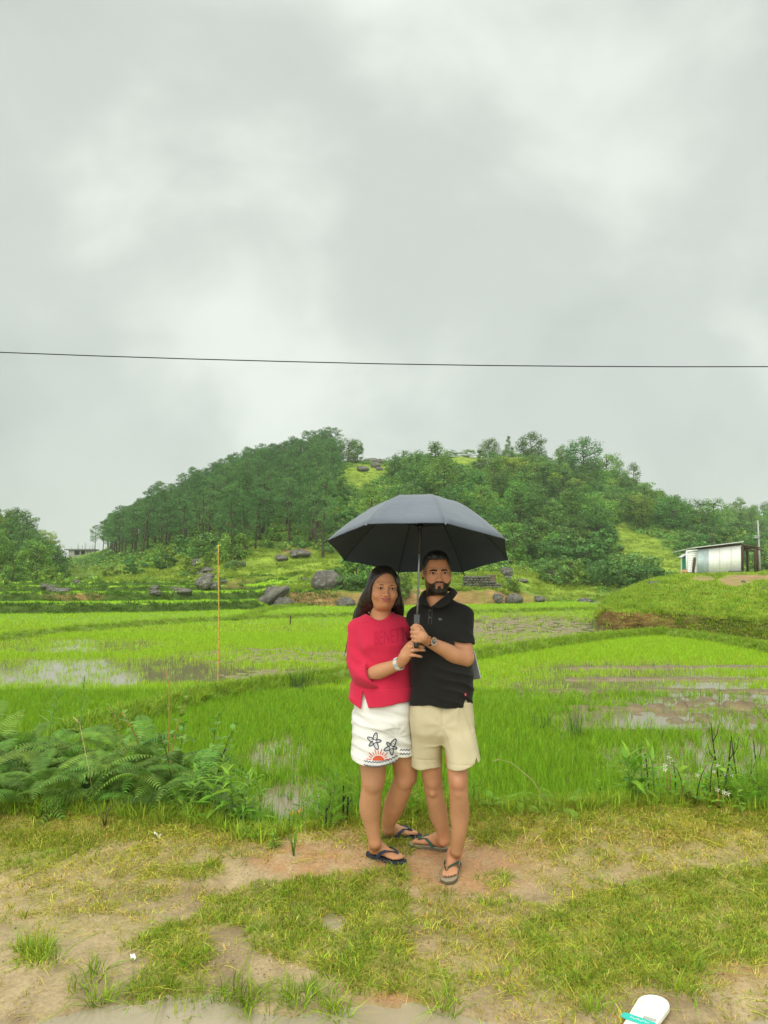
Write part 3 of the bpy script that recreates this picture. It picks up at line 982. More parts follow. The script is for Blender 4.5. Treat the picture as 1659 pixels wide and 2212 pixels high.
for (dx, dy, Y, sc, v, lab) in [
        (697, 1206, None, 1.0, 1, 'lone foreground pine with long bare trunk just left of the umbrella'),
        (668, 1172, None, .95, 3, 'second pine standing a little above and left of the lone pine by the umbrella'),
        (205, 1196, None, .85, 3, 'leaning umbrella shaped pine at the left end of the stand beside the concrete house'),
        (222, 1192, None, 1.0, 1, 'slim pine behind the leaning pine at the left end of the stand'),
        (528, 1200, None, .8, 0, 'pine at the front edge of the stand above the rocky grass slope'),
        (500, 1199, None, .85, 2, 'front edge pine standing left of the other over the rocky slope')]:
    plant_tree('pine_tree', v, hit(dx, dy, hill_bvh), sc, lab, 'pine tree', None)

# broadleaf trees on the right flank
BT = [(800, 1060), (860, 1025), (960, 1015), (1060, 1003), (1150, 1002), (1280, 1022), (1350, 1046), (1420, 1086), (1500, 1124), (1560, 1146), (1570, 1150), (1480, 1150), (1400, 1150), (1340, 1120), (1310, 1140), (1300, 1170), (1150, 1170), (1000, 1160), (730, 1150), (735, 1090)]
GB = 'broadleaf trees crowding the right flank of the hill'
for p in sample_hill(170, BT, 3.9, (90, 195), 8):
    v = random.choice([0, 1, 2, 3, 7, 4, 5, 7, 8, 8, 6]) if p[1] < 158 else random.choice([7, 8, 8, 3, 0, 5])
    if blocks_meadow(p, 5.5): continue
    hi_ = p[1] > 158
    nm = {0: 'round crowned mid green', 1: 'tall dark green', 2: 'pale yellowish layered', 3: 'dark round crowned', 4: 'broad layered green', 5: 'airy tall green', 6: 'pointed dark green', 7: 'dense dark domed', 8: 'dense mid green domed'}[v]
    plant_tree('broadleaf_tree', v, p, (lambda k_: (k_ * 1.22, k_ * 1.22, k_ * .92))(random.uniform(.5, .75) if hi_ else random.uniform(.75, 1.15) * (1 if p[1] > 118 else .8)), nm + (' tree near the right skyline of the hill' if hi_ else ' tree crowded halfway up the right flank of the hill'), 'tree', nm + ' trees on the right flank of the hill', .3)
SB = [[(720, 1150), (1000, 1150), (1310, 1150), (1330, 1200), (1420, 1245), (1250, 1250), (1150, 1236), (1050, 1222), (900, 1215), (720, 1185)], [(1420, 1150), (1500, 1130), (1659, 1150), (1659, 1235), (1520, 1228), (1480, 1205)],
      [(720, 1040), (740, 1010), (780, 1040), (800, 1060), (720, 1110)], [(1300, 1025), (1420, 1080), (1560, 1140), (1500, 1150), (1380, 1120)]]
GS = 'bushes covering the lower right flank of the hill'
k = 0
for poly, n in zip(SB, (130, 60, 26, 30)):
    for p in sample_hill(n, poly, 2.5, (72, 200), 20 + n):
        v = random.choice([0, 1, 1, 2, 3, 3])
        if blocks_meadow(p, 2.6): continue
        nm = ['rounded green', 'low dark green', 'yellowish green', 'layered dark green'][v]; wh = ['behind the umbrella', 'behind the shack', 'beside the pine stand', 'high on the right ridge'][(130, 60, 26, 30).index(n)]
        plant_tree('hillside_shrub', v, p, random.uniform(.75, 1.35), nm + ' bush among others on the hill ' + wh, 'bush', nm + ' bushes on the hill ' + wh, .2)
UP = [(330, 1205), (400, 1190), (470, 1180), (560, 1190), (520, 1215), (440, 1235), (400, 1250), (330, 1225)]
for p in sample_hill(34, UP, 2.4, (76, 130), 31):
    plant_tree('hillside_shrub', random.choice([0, 2, 3]), p, random.uniform(.7, 1.25), 'bright green bush below the front edge of the pine stand', 'bush', 'bushes below the pine stand', .2)
# left hill
LH = [(-250, 1100), (-60, 1118), (0, 1140), (60, 1172), (110, 1235), (125, 1262), (60, 1268), (0, 1250), (-250, 1250)]
for p in sample_hill(46, LH, 2.9, (80, 128), 33):
    v = random.choice([2, 4, 3, 0, 7]); nm = {2: 'pale yellowish layered', 4: 'broad layered green', 3: 'dark round crowned', 0: 'round crowned mid green', 7: 'dense dark domed'}[v]
    plant_tree('broadleaf_tree', v, p, random.uniform(.55, .85), nm + ' tree on the hill at the left edge of the photo', 'tree', nm + ' trees on the hill at the left edge', .4)
for p in sample_hill(18, [(-120, 1245), (60, 1262), (130, 1262), (130, 1280), (-120, 1275)], 2.2, (68, 100), 35):
    plant_tree('hillside_shrub', random.choice([0, 2]), p, random.uniform(.6, 1.0), 'low bush at the foot of the left hill above the terraces', 'bush', 'bushes at the foot of the left hill')
# trees on the skyline that stand apart
for (kind, dx, dy, Y, sc, v, lab) in [
        ('broadleaf_tree', 752, 1002, 178, (1.0, 1.0, 1.1), 8, 'round pale tree on the skyline just right of the pine stand'),
        ('broadleaf_tree', 772, 1003, 178, (.7, .7, .82), 3, 'narrower round tree beside it on the skyline left of the meadow'),
        ('hillside_shrub', 825, 1000, 182, .8, 0, 'tiny bush alone on the skyline meadow left of the small tree'),
        ('broadleaf_tree', 872, 1006, 186, .5, 6, 'small upright tree alone on the middle of the skyline'),
        ('broadleaf_tree', 940, 1006, 188, .62, 6, 'small bushy tree on the skyline left of the summit meadow'),
        ('broadleaf_tree', 972, 990, 192, (.8, .8, .45), 4, 'sparse low tree on the skyline above the summit meadow'),
        ('broadleaf_tree', 1010, 987, 196, (.8, .8, .4), 2, 'flat low tree on the skyline behind the summit meadow'),
        ('broadleaf_tree', 1057, 992, 192, (1.0, 1.0, .95), 8, 'round domed tree on the skyline at the right of the summit meadow'),
        ('broadleaf_tree', 1099, 998, 192, (.8, .8, .92), 6, 'pointed conical tree on the skyline between two domed trees'),
        ('broadleaf_tree', 1150, 1006, 188, (1.4, 1.4, 1.3), 7, 'big smooth domed tree on the skyline near the summit'),
        ('broadleaf_tree', 1215, 1022, 185, (.9, .9, .9), 1, 'grey green tree on the skyline left of the largest tree'),
        ('broadleaf_tree', 1262, 1035, 178, (1.7, 1.7, 1.6), 7, 'largest tree of the skyline with a ragged dark crown'),
        ('broadleaf_tree', 1310, 1043, 178, (1.4, 1.4, 1.3), 8, 'drooping airy tree at the right side of the largest skyline tree'),
        ('broadleaf_tree', 1368, 1062, 174, (.9, .9, .95), 5, 'airy twin topped tree lower on the right skyline'),
        ('broadleaf_tree', 1448, 1100, 170, (.8, .8, .6), 0, 'rounded bushy tree on the descending right skyline'),
        ('broadleaf_tree', 1576, 1140, 292, (1.9, 1.9, 1.45), 8, 'hazy round tree on the far ridge at the right edge'),
        ('broadleaf_tree', 1600, 1135, 296, (1.7, 1.7, 1.5), 1, 'hazy tall tree in the middle of the far right ridge group'),
        ('broadleaf_tree', 1622, 1136, 296, (1.6, 1.6, 1.2), 7, 'hazy round tree at the right of the far ridge group'),
        ('broadleaf_tree', 1658, 1113, 298, (1.2, 1.2, .8), 3, 'dark tree on the far grassy ridge at the very right edge'),
        ('broadleaf_tree', 1602, 1180, 175, (.95, .95, .85), 6, 'dark conical conifer like tree behind the shack'),
        ('pine_tree', 1540, 1180, 120, .62, 1, 'thin trunked tree rising right behind the shack roof')]:
    p = at(dx, dy, Y)
    if Y < 250: p[2] = zhill(p[0], p[1])
    plant_tree(kind, v, p, sc, lab, 'bush' if 'shrub' in kind else 'tree', None, .4)
for p in sample_hill(40, [(1480, 1120), (1800, 1110), (1800, 1170), (1560, 1165)], 5, (215, 296), 41):
    v = random.choice([0, 3, 5]); nm = {0: 'hazy round', 3: 'hazy dark', 5: 'hazy airy tall'}[v]
    plant_tree('broadleaf_tree', v, p, random.uniform(.8, 1.2), nm + ' tree on the slope of the far right ridge', 'tree', nm + ' trees on the far right ridge', .6)
# bushes and clumps that stand apart on the lower ground
for (dx, dy, sc, v, lab) in [
        (1372, 1262, 1.75, 1, 'large dark round bush at the foot of the bright grass slope'), (1398, 1266, 1.2, 1, 'dark bush to the right of the large round bush under the grass slope'),
        (1340, 1270, 1.05, 3, 'dark upright bush left of the large round bush'), (1285, 1263, 1.0, 1, 'low dark bush above the small earth cutting'),
        (1235, 1262, 1.05, 0, 'low bush on the grass right of the stone pillar'), (1195, 1262, .9, 3, 'dark low bush between stone pillar and earth cutting'),
        (1265, 1225, 1.3, 3, 'layered bush above the grassy shelf right of the umbrella'),
        (770, 1268, 1.15, 0, 'green bush behind the big round boulder'), (752, 1275, .7, 1, 'small dark bush touching the right side of the big boulder'),
        (505, 1232, .6, 1, 'small dark bush alone on the rocky grass slope'), (290, 1243, .8, 3, 'grey green bush on the left grass slope above the terraces'),
        (240, 1246, .7, 2, 'low bush on the far left grass slope'), (860, 1290, .8, 0, 'grassy bush on the bank between the couple'), (1110, 1275, .7, 2, 'low bright bush left of the dark boulder on the bank')]:
    plant_tree('hillside_shrub', v, hit(dx, dy, hill_bvh), sc, lab, 'bush', None)

# undergrowth that nobody could count: low leaf clumps over the wooded slopes
def low_clump(seed, m, r=.8, n=70, leaf=.26):
    rg = np.random.default_rng(seed)
    cent = [np.array([rg.normal() * r * .4, rg.normal() * r * .4, rg.uniform(.1, .45) * r]) for _ in range(7)]
    V, F, C = clump_crown(cent, [r * .45] * 7, n // 7, leaf, .55, rg, flat=.8)
    return mesh_from('leaf_clump', V, F, smooth=False, mats=[m], attrs={'Col': C})


c_under = proto_collection('undergrowth', [low_clump(51, m_broad), low_clump(52, m_dark), low_clump(53, m_broad2), low_clump(54, m_broad)])
nU = 26000
u = rng.uniform(-.62, .62, nU); Yv = np.sqrt(rng.uniform(66 ** 2, 200 ** 2, nU))
Pu = np.stack([u * Yv, Yv, zhill(u * Yv, Yv)], -1)
qu = proj(Pu)
keep = ~polymask(qu, MEADOW, 10, .03) & ~((qu[:, 0] < 760) & (qu[:, 1] > 1215) & (rng.uniform(0, 1, nU) < .8)) & ~((qu[:, 1] > 1235) & (rng.uniform(0, 1, nU) < .75))
Pu = Pu[keep]
scatter('undergrowth', Pu, c_under, scl=rng.uniform(.6, 1.35, len(Pu)), label='dense low undergrowth covering the wooded slopes of the hill')

# ------------------------------------------------------------------ boulders
def rock_material():
    m = bpy.data.materials.new('lichen_rock'); m.use_nodes = True
    nt = m.node_tree; b = nt.nodes['Principled BSDF']
    v = N(nt, 'ShaderNodeTexCoord').outputs['Object']
    n1 = N(nt, 'ShaderNodeTexNoise', _Vector=v, _Scale=1.6, _Detail=8.0, _Roughness=.65).outputs[0]
    n2 = N(nt, 'ShaderNodeTexNoise', _Vector=v, _Scale=7.0, _Detail=5.0, _Roughness=.7).outputs[0]
    base = ramp(nt, n1, [(.32, (.05, .046, .04)), (.55, (.12, .11, .092)), (.75, (.22, .205, .17))])
    lich = ramp(nt, n2, [(.54, (0, 0, 0)), (.62, (1, 1, 1))])
    c = mix(nt, mth(nt, 'MULTIPLY', lich, .6), base, (.30, .30, .26))
    nt.links.new(c, b.inputs['Base Color'])
    b.inputs['Roughness'].default_value = .85
    bp = N(nt, 'ShaderNodeBump', _Strength=.6, _Distance=.12, _Height=n2)
    nt.links.new(bp.outputs[0], b.inputs['Normal'])
    return m


m_rock = rock_material()


def rock_mesh(seed, sub=3, rough=.18):
    bm = bmesh.new()
    bmesh.ops.create_icosphere(bm, subdivisions=sub, radius=.5)
    V = np.array([v.co for v in bm.verts])
    d = 1 + rough * vn(V[:, 0] * 3 + seed * 7, V[:, 1] * 3, V[:, 2] * 3, seed) + rough * .45 * vn(V[:, 0] * 7, V[:, 1] * 7 + seed, V[:, 2] * 7, seed + 1)
    for v, k_ in zip(bm.verts, d): v.co *= float(k_)
    for f in bm.faces: f.smooth = True
    me = bpy.data.meshes.new('boulder'); bm.to_mesh(me); bm.free(); me.materials.append(m_rock)
    return me


ROCKS = [rock_mesh(s, 4, .15 if s < 2 else .36) for s in range(6)]


def boulder(dx, dy, wpx, hpx, v, lab, tilt=0.0, Y=None, depth=.8, bury=.18, group=None, bv=None):
    p = hit(dx, dy, bv or hill_bvh) if Y is None else at(dx, dy, Y)
    s = p[1] / K
    o = link('boulder', ROCKS[v], None, lab, 'boulder', group)
    kk_ = .82 if (dx < 560 and bv is None) else 1.0
    wx, hz_ = wpx * s * kk_, hpx * s * kk_
    o.scale = (wx, wx * depth, hz_)
    o.rotation_euler = (0, tilt, random.uniform(-.25, .25))
    o.location = (p[0], p[1], p[2] + hz_ * (.5 - bury))
    return o


for a in [(708, 1273, 68, 50, 0, 'big rounded grey boulder with white lichen on the grass left of the umbrella'),
          (584, 1309, 86, 27, 1, 'long dark boulder leaning up to the right at the field edge', -.55, 56.5, .5, -.12),
          (590, 1292, 42, 32, 1, 'rounded dark boulder behind the long leaning boulder', 0, 60),
          (614, 1311, 40, 26, 0, 'dark oval boulder at the lower right of the leaning boulder', 0, 56.2),
          (594, 1312, 12, 8, 3, 'small pale stone in front of the leaning boulder', 0, 55.5),
          (632, 1313, 9, 6, 4, 'tiny stone at the right end of the boulder group', 0, 55.5),
          (748, 1312, 40, 26, 0, 'dark rounded boulder half sunk in the brown bank left of the woman', 0, 57),
          (763, 1285, 16, 12, 2, 'small stone on top of the brown bank left of the woman', 0, 59),
          (832, 1306, 36, 26, 1, 'grey boulder in the bank just behind the umbrella shaft', 0, 57.5),
          (1110, 1303, 36, 26, 1, 'dark round boulder in the bank right of the man', 0, 61.5),
          (1076, 1300, 20, 20, 3, 'dark jagged rock set in the bank near the man', 0, 61),
          (1165, 1300, 22, 16, 4, 'dark rock in the bank right of the dark round boulder', 0, 64),
          (1265, 1304, 32, 13, 3, 'pale low rock on the far field edge', 0, 66),
          (1338, 1283, 18, 10, 3, 'pale low stone near the far corner by the mound', 0, 74), (1240, 1275, 22, 10, 4, 'flat grey stone under the earth cutting', 0, 76),
          (440, 1270, 42, 36, 2, 'large cracked grey rock at the lower end of the rocky slope'), (463, 1272, 30, 20, 3, 'pale slanting rock leaning on the large cracked rock'),
          (398, 1282, 40, 18, 4, 'flat dark rock above the terraces left of the cracked rock'), (380, 1278, 20, 16, 5, 'small dark rock at the left of the flat dark rock'),
          (428, 1224, 34, 22, 3, 'pale grey rock at the upper left of the rocky slope'), (420, 1236, 28, 14, 2, 'flat grey rock below the pale upper rock'),
          (446, 1236, 34, 16, 5, 'dark weathered rock right of the flat grey rock'), (450, 1250, 30, 18, 2, 'rounded grey rock above the large cracked rock'), (432, 1245, 22, 14, 4, 'small rock between the flat and the rounded rocks'),
          (483, 1258, 18, 8, 3, 'small pale rock on the grass right of the rock cluster'), (521, 1224, 22, 16, 2, 'single grey rock in the middle of the grass slope'),
          (498, 1182, 26, 26, 3, 'pale upright rock at the foot of the pines'), (608, 1211, 26, 16, 4, 'broken grey rocks below the red earth patch'), (648, 1202, 44, 18, 5, 'brownish rock under the red earth patch near the pines'),
          (470, 1196, 16, 10, 2, 'small dark rock on the slope under the front pines'), (505, 1216, 22, 8, 4, 'flat pale rock beside the small dark bush'),
          (132, 1281, 42, 16, 2, 'flat dark boulder above the terraces at the left'), (112, 1280, 26, 22, 3, 'grey rock at the foot of the left hill'), (95, 1270, 18, 14, 4, 'small grey rock behind the grey rock of the left hill'),
          (166, 1262, 18, 14, 3, 'rounded stone in the earth step left of the terraces'), (335, 1284, 30, 14, 3, 'grey rock above the terraces in the left middle'), (333, 1274, 20, 14, 2, 'smaller dark rock behind the grey terrace rock'),
          (800, 1000, 30, 13, 2, 'long grey boulder on the skyline meadow', 0), (817, 1003, 34, 14, 1, 'larger grey boulder right of the long one on the skyline meadow'),
          (812, 1010, 22, 15, 0, 'rounded grey boulder below the skyline boulders'), (820, 1016, 16, 8, 3, 'small boulder under the rounded skyline boulder'), (783, 1018, 26, 14, 4, 'dark rocks at the left of the skyline meadow'),
          (1070, 1008, 50, 22, 3, 'grey rock face below the summit meadow'), (1096, 1012, 40, 16, 5, 'second grey rock face right of the first below the summit meadow'), (1040, 1010, 26, 14, 2, 'small outcrop at the left of the grey rock face'),
          (1226, 1236, 22, 20, 2, 'grey boulder among bushes right of the umbrella'), (1183, 1240, 18, 12, 4, 'brown rock among bushes left of the grey boulder'),
          (660, 1255, 14, 8, 3, 'small pale stone low on the grass slope'), (690, 1250, 14, 6, 4, 'small flat stone left of the big boulder'), (1128, 1258, 24, 10, 4, 'flat grey stone right of the stone pillar')]:
    boulder(*a)
for a in [(1414, 1262, 26, 7, 3, 'flat pale stone on the crest of the mound left of the shack'), (1530, 1283, 7, 5, 2, 'small white stone on the mound face under the shack'),
          (1588, 1272, 6, 5, 4, 'small white stone beside the dirt path on the mound'), (1649, 1274, 7, 6, 3, 'white stone on the grass at the right edge of the mound'), (1606, 1258, 9, 5, 5, 'stone on the dirt path below the shack'), (1300, 1360, 10, 8, 3, 'pale stone at the foot of the mound corner')]:
    boulder(*a, bv=mound_bvh)

# ------------------------------------------------------------------ grass on the slopes, terraces, mound and bunds
def tuft_mesh(name, n, h, wd, spread, lean, m, seed, segs=2, tone=.18, hvar=.3):
    rg = np.random.default_rng(seed)
    V, F, C = [], [], []
    for i in range(n):
        a = rg.uniform(0, 6.283); r = spread * math.sqrt(rg.uniform())
        bx, by = r * math.cos(a), r * math.sin(a)
        l = abs(rg.normal()) * lean; da = a + rg.normal() * .8
        hh = h * rg.uniform(1 - hvar, 1 + hvar)
        wa = rg.uniform(0, 6.283); wx, wy = math.cos(wa) * wd / 2, math.sin(wa) * wd / 2
        b = len(V)
        for s in range(segs):
            t = s / segs; k_ = 1 - .55 * t
            px, py, pz = bx + math.cos(da) * l * hh * t * t, by + math.sin(da) * l * hh * t * t, hh * t * (1 - .25 * l * t)
            V += [(px - wx * k_, py - wy * k_, pz), (px + wx * k_, py + wy * k_, pz)]
        V.append((bx + math.cos(da) * l * hh, by + math.sin(da) * l * hh, hh * (1 - .25 * l)))
        for s in range(segs - 1):
            F += [(b + 2 * s, b + 2 * s + 1, b + 2 * s + 3), (b + 2 * s, b + 2 * s + 3, b + 2 * s + 2)]
        e = b + 2 * (segs - 1)
        F.append((e, e + 1, b + 2 * segs))
        c = np.clip(1 + tone * rg.normal(), .5, 1.6) * (1 + .08 * rg.normal(size=3))
        C += [c] * (2 * segs + 1)
    return mesh_from(name, np.array(V), np.array(F), smooth=False, mats=[m], attrs={'Col': np.array(C)})


m_slope = leafmat('slope_grass', (0.275, 0.375, 0.04), trans=.35, rnd=.22, hue=.03)
m_bankg = leafmat('bank_grass', (0.26, 0.395, 0.03), trans=.35, rnd=.3, hue=.03)
c_slope = proto_collection('slope_tufts', [tuft_mesh('slope_tuft', 16, .30, .05, .28, .9, m_slope, s) for s in range(4)])
c_bank = proto_collection('bank_tufts', [tuft_mesh('bank_tuft', 14, .23, .022, .14, .9, m_bankg, s) for s in range(10, 14)])

nS = 46000
u = rng.uniform(-.62, .62, nS); Yv = 60 + (rng.uniform(0, 1, nS) ** 1.5) * 120
P_ = np.stack([u * Yv, Yv, zhill(u * Yv, Yv)], -1)
qs = proj(P_)
led = np.sin(P_[:, 2] * 6.0 + 3.0 * fbm(P_[:, 0] * .25, P_[:, 1] * .25, 3, seed=87))
keep = (polymask(qs, MEADOW, 10, .03) | ((qs[:, 1] > 1225) & (rng.uniform(0, 1, nS) < .8))) & (rng.uniform(0, 1, nS) < .55 + .45 * led) & (P_[:, 2] > FZ) & ((qs[:, 0] > 600) | (Yv > 72)) & ~((Yv < 68) & (zhill(u * Yv, Yv + .5) - zhill(u * Yv, Yv - .5) > .28))
soft = (ell(qs, 640, 1190, 32, 8) > .5) | (ell(qs, 500, 1262, 45, 6) > .6)
P_ = P_[keep & ~soft]
scatter('slope_grass', P_, c_slope, scl=np.stack([rng.uniform(.9, 2.0, len(P_))] * 2 + [rng.uniform(.5, 1.1, len(P_))], -1), label='short bright grass over the open slopes of the hill')

# terrace banks and bund tops
PB = []
n = 26000
u = rng.uniform(-.6, -.055, n); Yv = rng.uniform(44, 73, n)
z0 = zhill(u * Yv, Yv); st = np.abs(zhill(u * Yv, Yv + .35) - zhill(u * Yv, Yv - .35))
PTB = np.stack([u * Yv, Yv, z0], -1)[(st > .16) & (z0 > FZ)]
for (P2, N2), wid, hh, dn in zip(bundP, (.4, .42, .45), (.2, .18, .16), (90, 34, 30)):
    L = np.linalg.norm(np.diff(P2, axis=0), axis=1).sum()
    k = int(L * dn)
    i = rng.uniform(0, len(P2) - 1.001, k); f = i % 1; i = i.astype(int)
    o_ = rng.uniform(-1, 1, k)
    pp = P2[i] * (1 - f)[:, None] + P2[i + 1] * f[:, None] + N2[i] * (o_ * wid)[:, None]
    PB.append(np.concatenate([pp, (FZ + hh * (1 - o_ ** 2) * .9)[:, None]], 1))
PB = np.concatenate(PB)
sc_b = rng.uniform(.7, 1.4, len(PB)) * np.interp(PB[:, 1], [12, 20, 60], [.62, .55, .8])
scatter('bank_grass', PB, c_bank, scl=sc_b, label='rough dark grass hanging over the terrace banks and bunds')

m_terr = leafmat('terrace_bank_grass', (0.105, 0.205, 0.028), trans=.3, rnd=.35, hue=.03)
c_terr = proto_collection('terrace_tufts', [tuft_mesh('terrace_tuft', 14, .17, .03, .16, 1.1, m_terr, s) for s in range(30, 34)])
scatter('terrace_bank_grass', PTB, c_terr, scl=rng.uniform(.7, 1.5, len(PTB)), label='dark rough grass on the steps of the left terraces')

# mound
fl = np.stack([MX, MY, MZ], -1)
nM = 26000
wgt = np.ones(MX.shape); wgt[:12] *= 1.1
i = rng.integers(0, MX.shape[0] - 1, nM); j = rng.integers(0, MX.shape[1] - 1, nM)
a = rng.uniform(0, 1, (nM, 1)); b = rng.uniform(0, 1, (nM, 1))
Pm = fl[i, j] * (1 - a) * (1 - b) + fl[i + 1, j] * a * (1 - b) + fl[i, j + 1] * (1 - a) * b + fl[i + 1, j + 1] * a * b
qmm = proj(Pm)
pth = np.maximum.reduce([ell(qmm, 1590, 1255, 36, 12, .5), ell(qmm, 1625, 1248, 60, 6, .5), ell(qmm, 1520, 1250, 26, 5, .5)])
onb = i < 12
kp = (pth < .35) & (~onb | (rng.uniform(0, 1, nM) < np.interp(qmm[:, 0], [1290, 1400, 1560], [.05, .10, .30]))) & (onb | (rng.uniform(0, 1, nM) < .75))
Pm = Pm[kp]; onb = onb[kp]
m_mnd = leafmat('mound_turf', (0.36, 0.475, 0.045), trans=.35, rnd=.3, hue=.04)
c_mound = proto_collection('mound_tufts', [tuft_mesh('mound_tuft', 14, .085, .022, .18, 1.1, m_mnd, s) for s in range(20, 24)] + [tuft_mesh('mound_tuft', 14, .19, .022, .12, 1.2, m_bankg, s) for s in range(24, 25)])
scatter('mound_grass', Pm, c_mound, scl=rng.uniform(.7, 1.5, len(Pm)), label='lush short grass covering the mound below the shack')

# ------------------------------------------------------------------ young rice in the flooded plots
m_rice = leafmat('rice_blades', (0.235, 0.42, 0.020), trans=.4, rnd=.2, hue=.025, rough=.5)
m_rice_far = leafmat('rice_blades_far', (0.36, 0.58, 0.028), trans=.4, rnd=.14, hue=.02, rough=.5)
c_rice = proto_collection('rice_tufts', [tuft_mesh('rice_tuft', 7, .165, .0065, .03, .32, m_rice, 200 + s, segs=2, hvar=.35) for s in range(5)])
c_ricef = proto_collection('rice_tufts_far', [tuft_mesh('rice_tuft_far', 10, .125, .013, .10, .4, m_rice_far, 210 + s, segs=1, hvar=.35) for s in range(4)])
b1x, b1y = zip(*B1); b2x, b2y = zip(*B2)


def rice_density(q, x, y):
    b1 = np.interp(q[:, 0], b1x, b1y); b2 = np.interp(q[:, 0], b2x, b2y)
    n = fbm(x * .8, y * .8, 3, seed=121); nf = fbm(x * 3, y * 3, 2, seed=125)
    d = np.ones(len(q))
    A = (q[:, 1] > b1) & ((q[:, 0] > 150) | (q[:, 1] > 1600)); C = q[:, 1] < b2; B = ~A & ~C

    def thin(mask, amount, sel):
        nonlocal d
        d = np.where(sel, d * (1 - amount * np.clip(mask * 1.25 + .3 * n * (mask > .05) + .2 * nf * (mask > .05), 0, 1)), d)
    thin(ell(q, 600, 1640, 75, 40, .5), .88, A)
    thin(ell(q, 640, 1735, 90, 45, .5), .9, A)
    thin(ell(q, 1340, 1560, 165, 26, .3), .93, A)
    thin(ell(q, 1570, 1545, 190, 40, .4), .86, A)
    thin(ell(q, 1450, 1508, 360, 18, .5), .84, A)
    thin(ell(q, 1380, 1480, 260, 16, .6), .85, A)
    thin(ell(q, 1340, 1448, 210, 22, .6), .75, A)
    thin(ell(q, 1530, 1640, 220, 50, .6), .78, A)
    thin(ell(q, 1130, 1480, 80, 80, .6), .15, A)
    thin(ell(q, 100, 1395, 290, 17, .4), .86, B)
    thin(ell(q, 130, 1453, 440, 30, .3), .89, B)
    thin(ell(q, 560, 1460, 260, 22, .5), .85, B)
    thin(ell(q, 660, 1416, 280, 22, .6), .78, B)
    thin(ell(q, 1130, 1366, 185, 38, .5), .90, B)
    thin(ell(q, 1180, 1340, 120, 14, .6), .35, B)
    rd = np.zeros(len(q))
    for yy, x0 in ((1583, 1190), (1532, 1170), (1494, 1090), (1468, 1190), (1444, 1190)):
        rd = np.maximum(rd, (np.abs(q[:, 1] - yy) < 4) * (q[:, 0] > x0))
    d = d * (1 - .9 * rd)
    # narrow walking gaps in the far plots
    gap = C & (((np.abs(q[:, 0] - 697 - (q[:, 1] - 1318) * .4) < 3) & (q[:, 0] > 640)) | ((np.abs(q[:, 0] - 800 - (q[:, 1] - 1318) * 1.6) < 3)))
    d = np.where(gap, .1, d)
    return d, A, B, C


def rice_points(n, y0, y1, umax=.74):
    u = rng.uniform(-umax, umax, n); Y = np.sqrt(rng.uniform(y0 ** 2, y1 ** 2, n)); x = u * Y
    P = np.stack([x, Y, np.full(n, FZ - .02)], -1)
    q = proj(P)
    d, A, B, C = rice_density(q, x, Y)
    ok = rng.uniform(0, 1, n) < d
    # not under the verge, the mound, the hill or on the dykes
    ok &= (Y > verge_edge(x, Y) + .45) & ((x < np.interp(Y, [24, 27.4, 29.4, 31, 33.5, 37, 60], [14, 13.2, 12.2, 9.3, 9.2, 9.9, 17]) - .1) | (Y < 24))
    ok &= (Y < np.interp(829.5 + u * K, [0, 300, 520, 600, 880, 1000, 1150, 1250], [45, 47, 51, 56, 58, 60, 64, 69]) + .3)
    return P[ok]


Pn = rice_points(64000, 5.2, 15.5)
sc1 = rng.uniform(.75, 1.25, len(Pn)); sc1 = np.stack([sc1 * np.interp(Pn[:, 1], [5, 15], [.9, 1.4])] * 2 + [sc1 * np.interp(Pn[:, 1], [5, 15], [1.1, .8])], -1)
scatter('rice_seedlings', Pn, c_rice, scl=sc1, label='young green rice shoots standing in the near flooded plot')
Pm_ = rice_points(78000, 15.5, 31)
sc2 = rng.uniform(.7, 1.2, len(Pm_)); sc2 = np.stack([sc2 * np.interp(Pm_[:, 1], [15, 31], [.8, 1.35])] * 2 + [sc2], -1)
Pq = rice_points(63000, 31, 70)
sc3 = rng.uniform(.8, 1.2, len(Pq)); sc3 = np.stack([sc3 * np.interp(Pq[:, 1], [31, 65], [1.7, 2.6])] * 2 + [sc3 * 1.1], -1)
Pt = []
n = 26000
u = rng.uniform(-.6, -.06, n); Yv = rng.uniform(45, 72, n)
z0 = zhill(u * Yv, Yv); st = np.abs(zhill(u * Yv, Yv + .35) - zhill(u * Yv, Yv - .35))
Pt = np.stack([u * Yv, Yv, z0], -1)[(st < .10) & (z0 > FZ)]
PF = np.concatenate([Pm_, Pq, Pt]); SF = np.concatenate([sc2, sc3, np.repeat(rng.uniform(1.6, 2.3, len(Pt))[:, None], 3, 1) * np.array([1, 1, .4])])
scatter('distant_rice', PF, c_ricef, scl=SF, label='bright young rice filling the plots farther off and the terraces')

# ------------------------------------------------------------------ turf on the verge
m_turf = leafmat('turf_blades', (0.45, 0.475, 0.05), trans=.3, rnd=.34, hue=.045, rough=.6)
m_turf2 = leafmat('turf_green', (0.25, 0.36, 0.026), trans=.3, rnd=.30, hue=.04, rough=.5)
m_dry = leafmat('turf_dry', (0.55, 0.43, 0.12), trans=.2, rnd=.25, hue=.03, rough=.8)
c_turf = proto_collection('turf_tufts', [tuft_mesh('turf_tuft', 9, .026, .0040, .032, 1.5, m_turf, 300 + s, tone=.25) for s in range(4)] + [tuft_mesh('turf_tuft', 8, .024, .0038, .036, 1.7, m_dry, 310 + s, tone=.25) for s in range(2)])
c_lush = proto_collection('lush_tufts', [tuft_mesh('lush_tuft', 10, .040, .0058, .032, 1.3, m_turf2, 320 + s, tone=.28) for s in range(4)] + [tuft_mesh('lush_tuft', 9, .036, .005, .03, 1.5, m_turf, 330 + s, tone=.25) for s in range(3)] + [tuft_mesh('lush_tuft', 7, .036, .0045, .035, 1.6, m_dry, 340, tone=.25)])


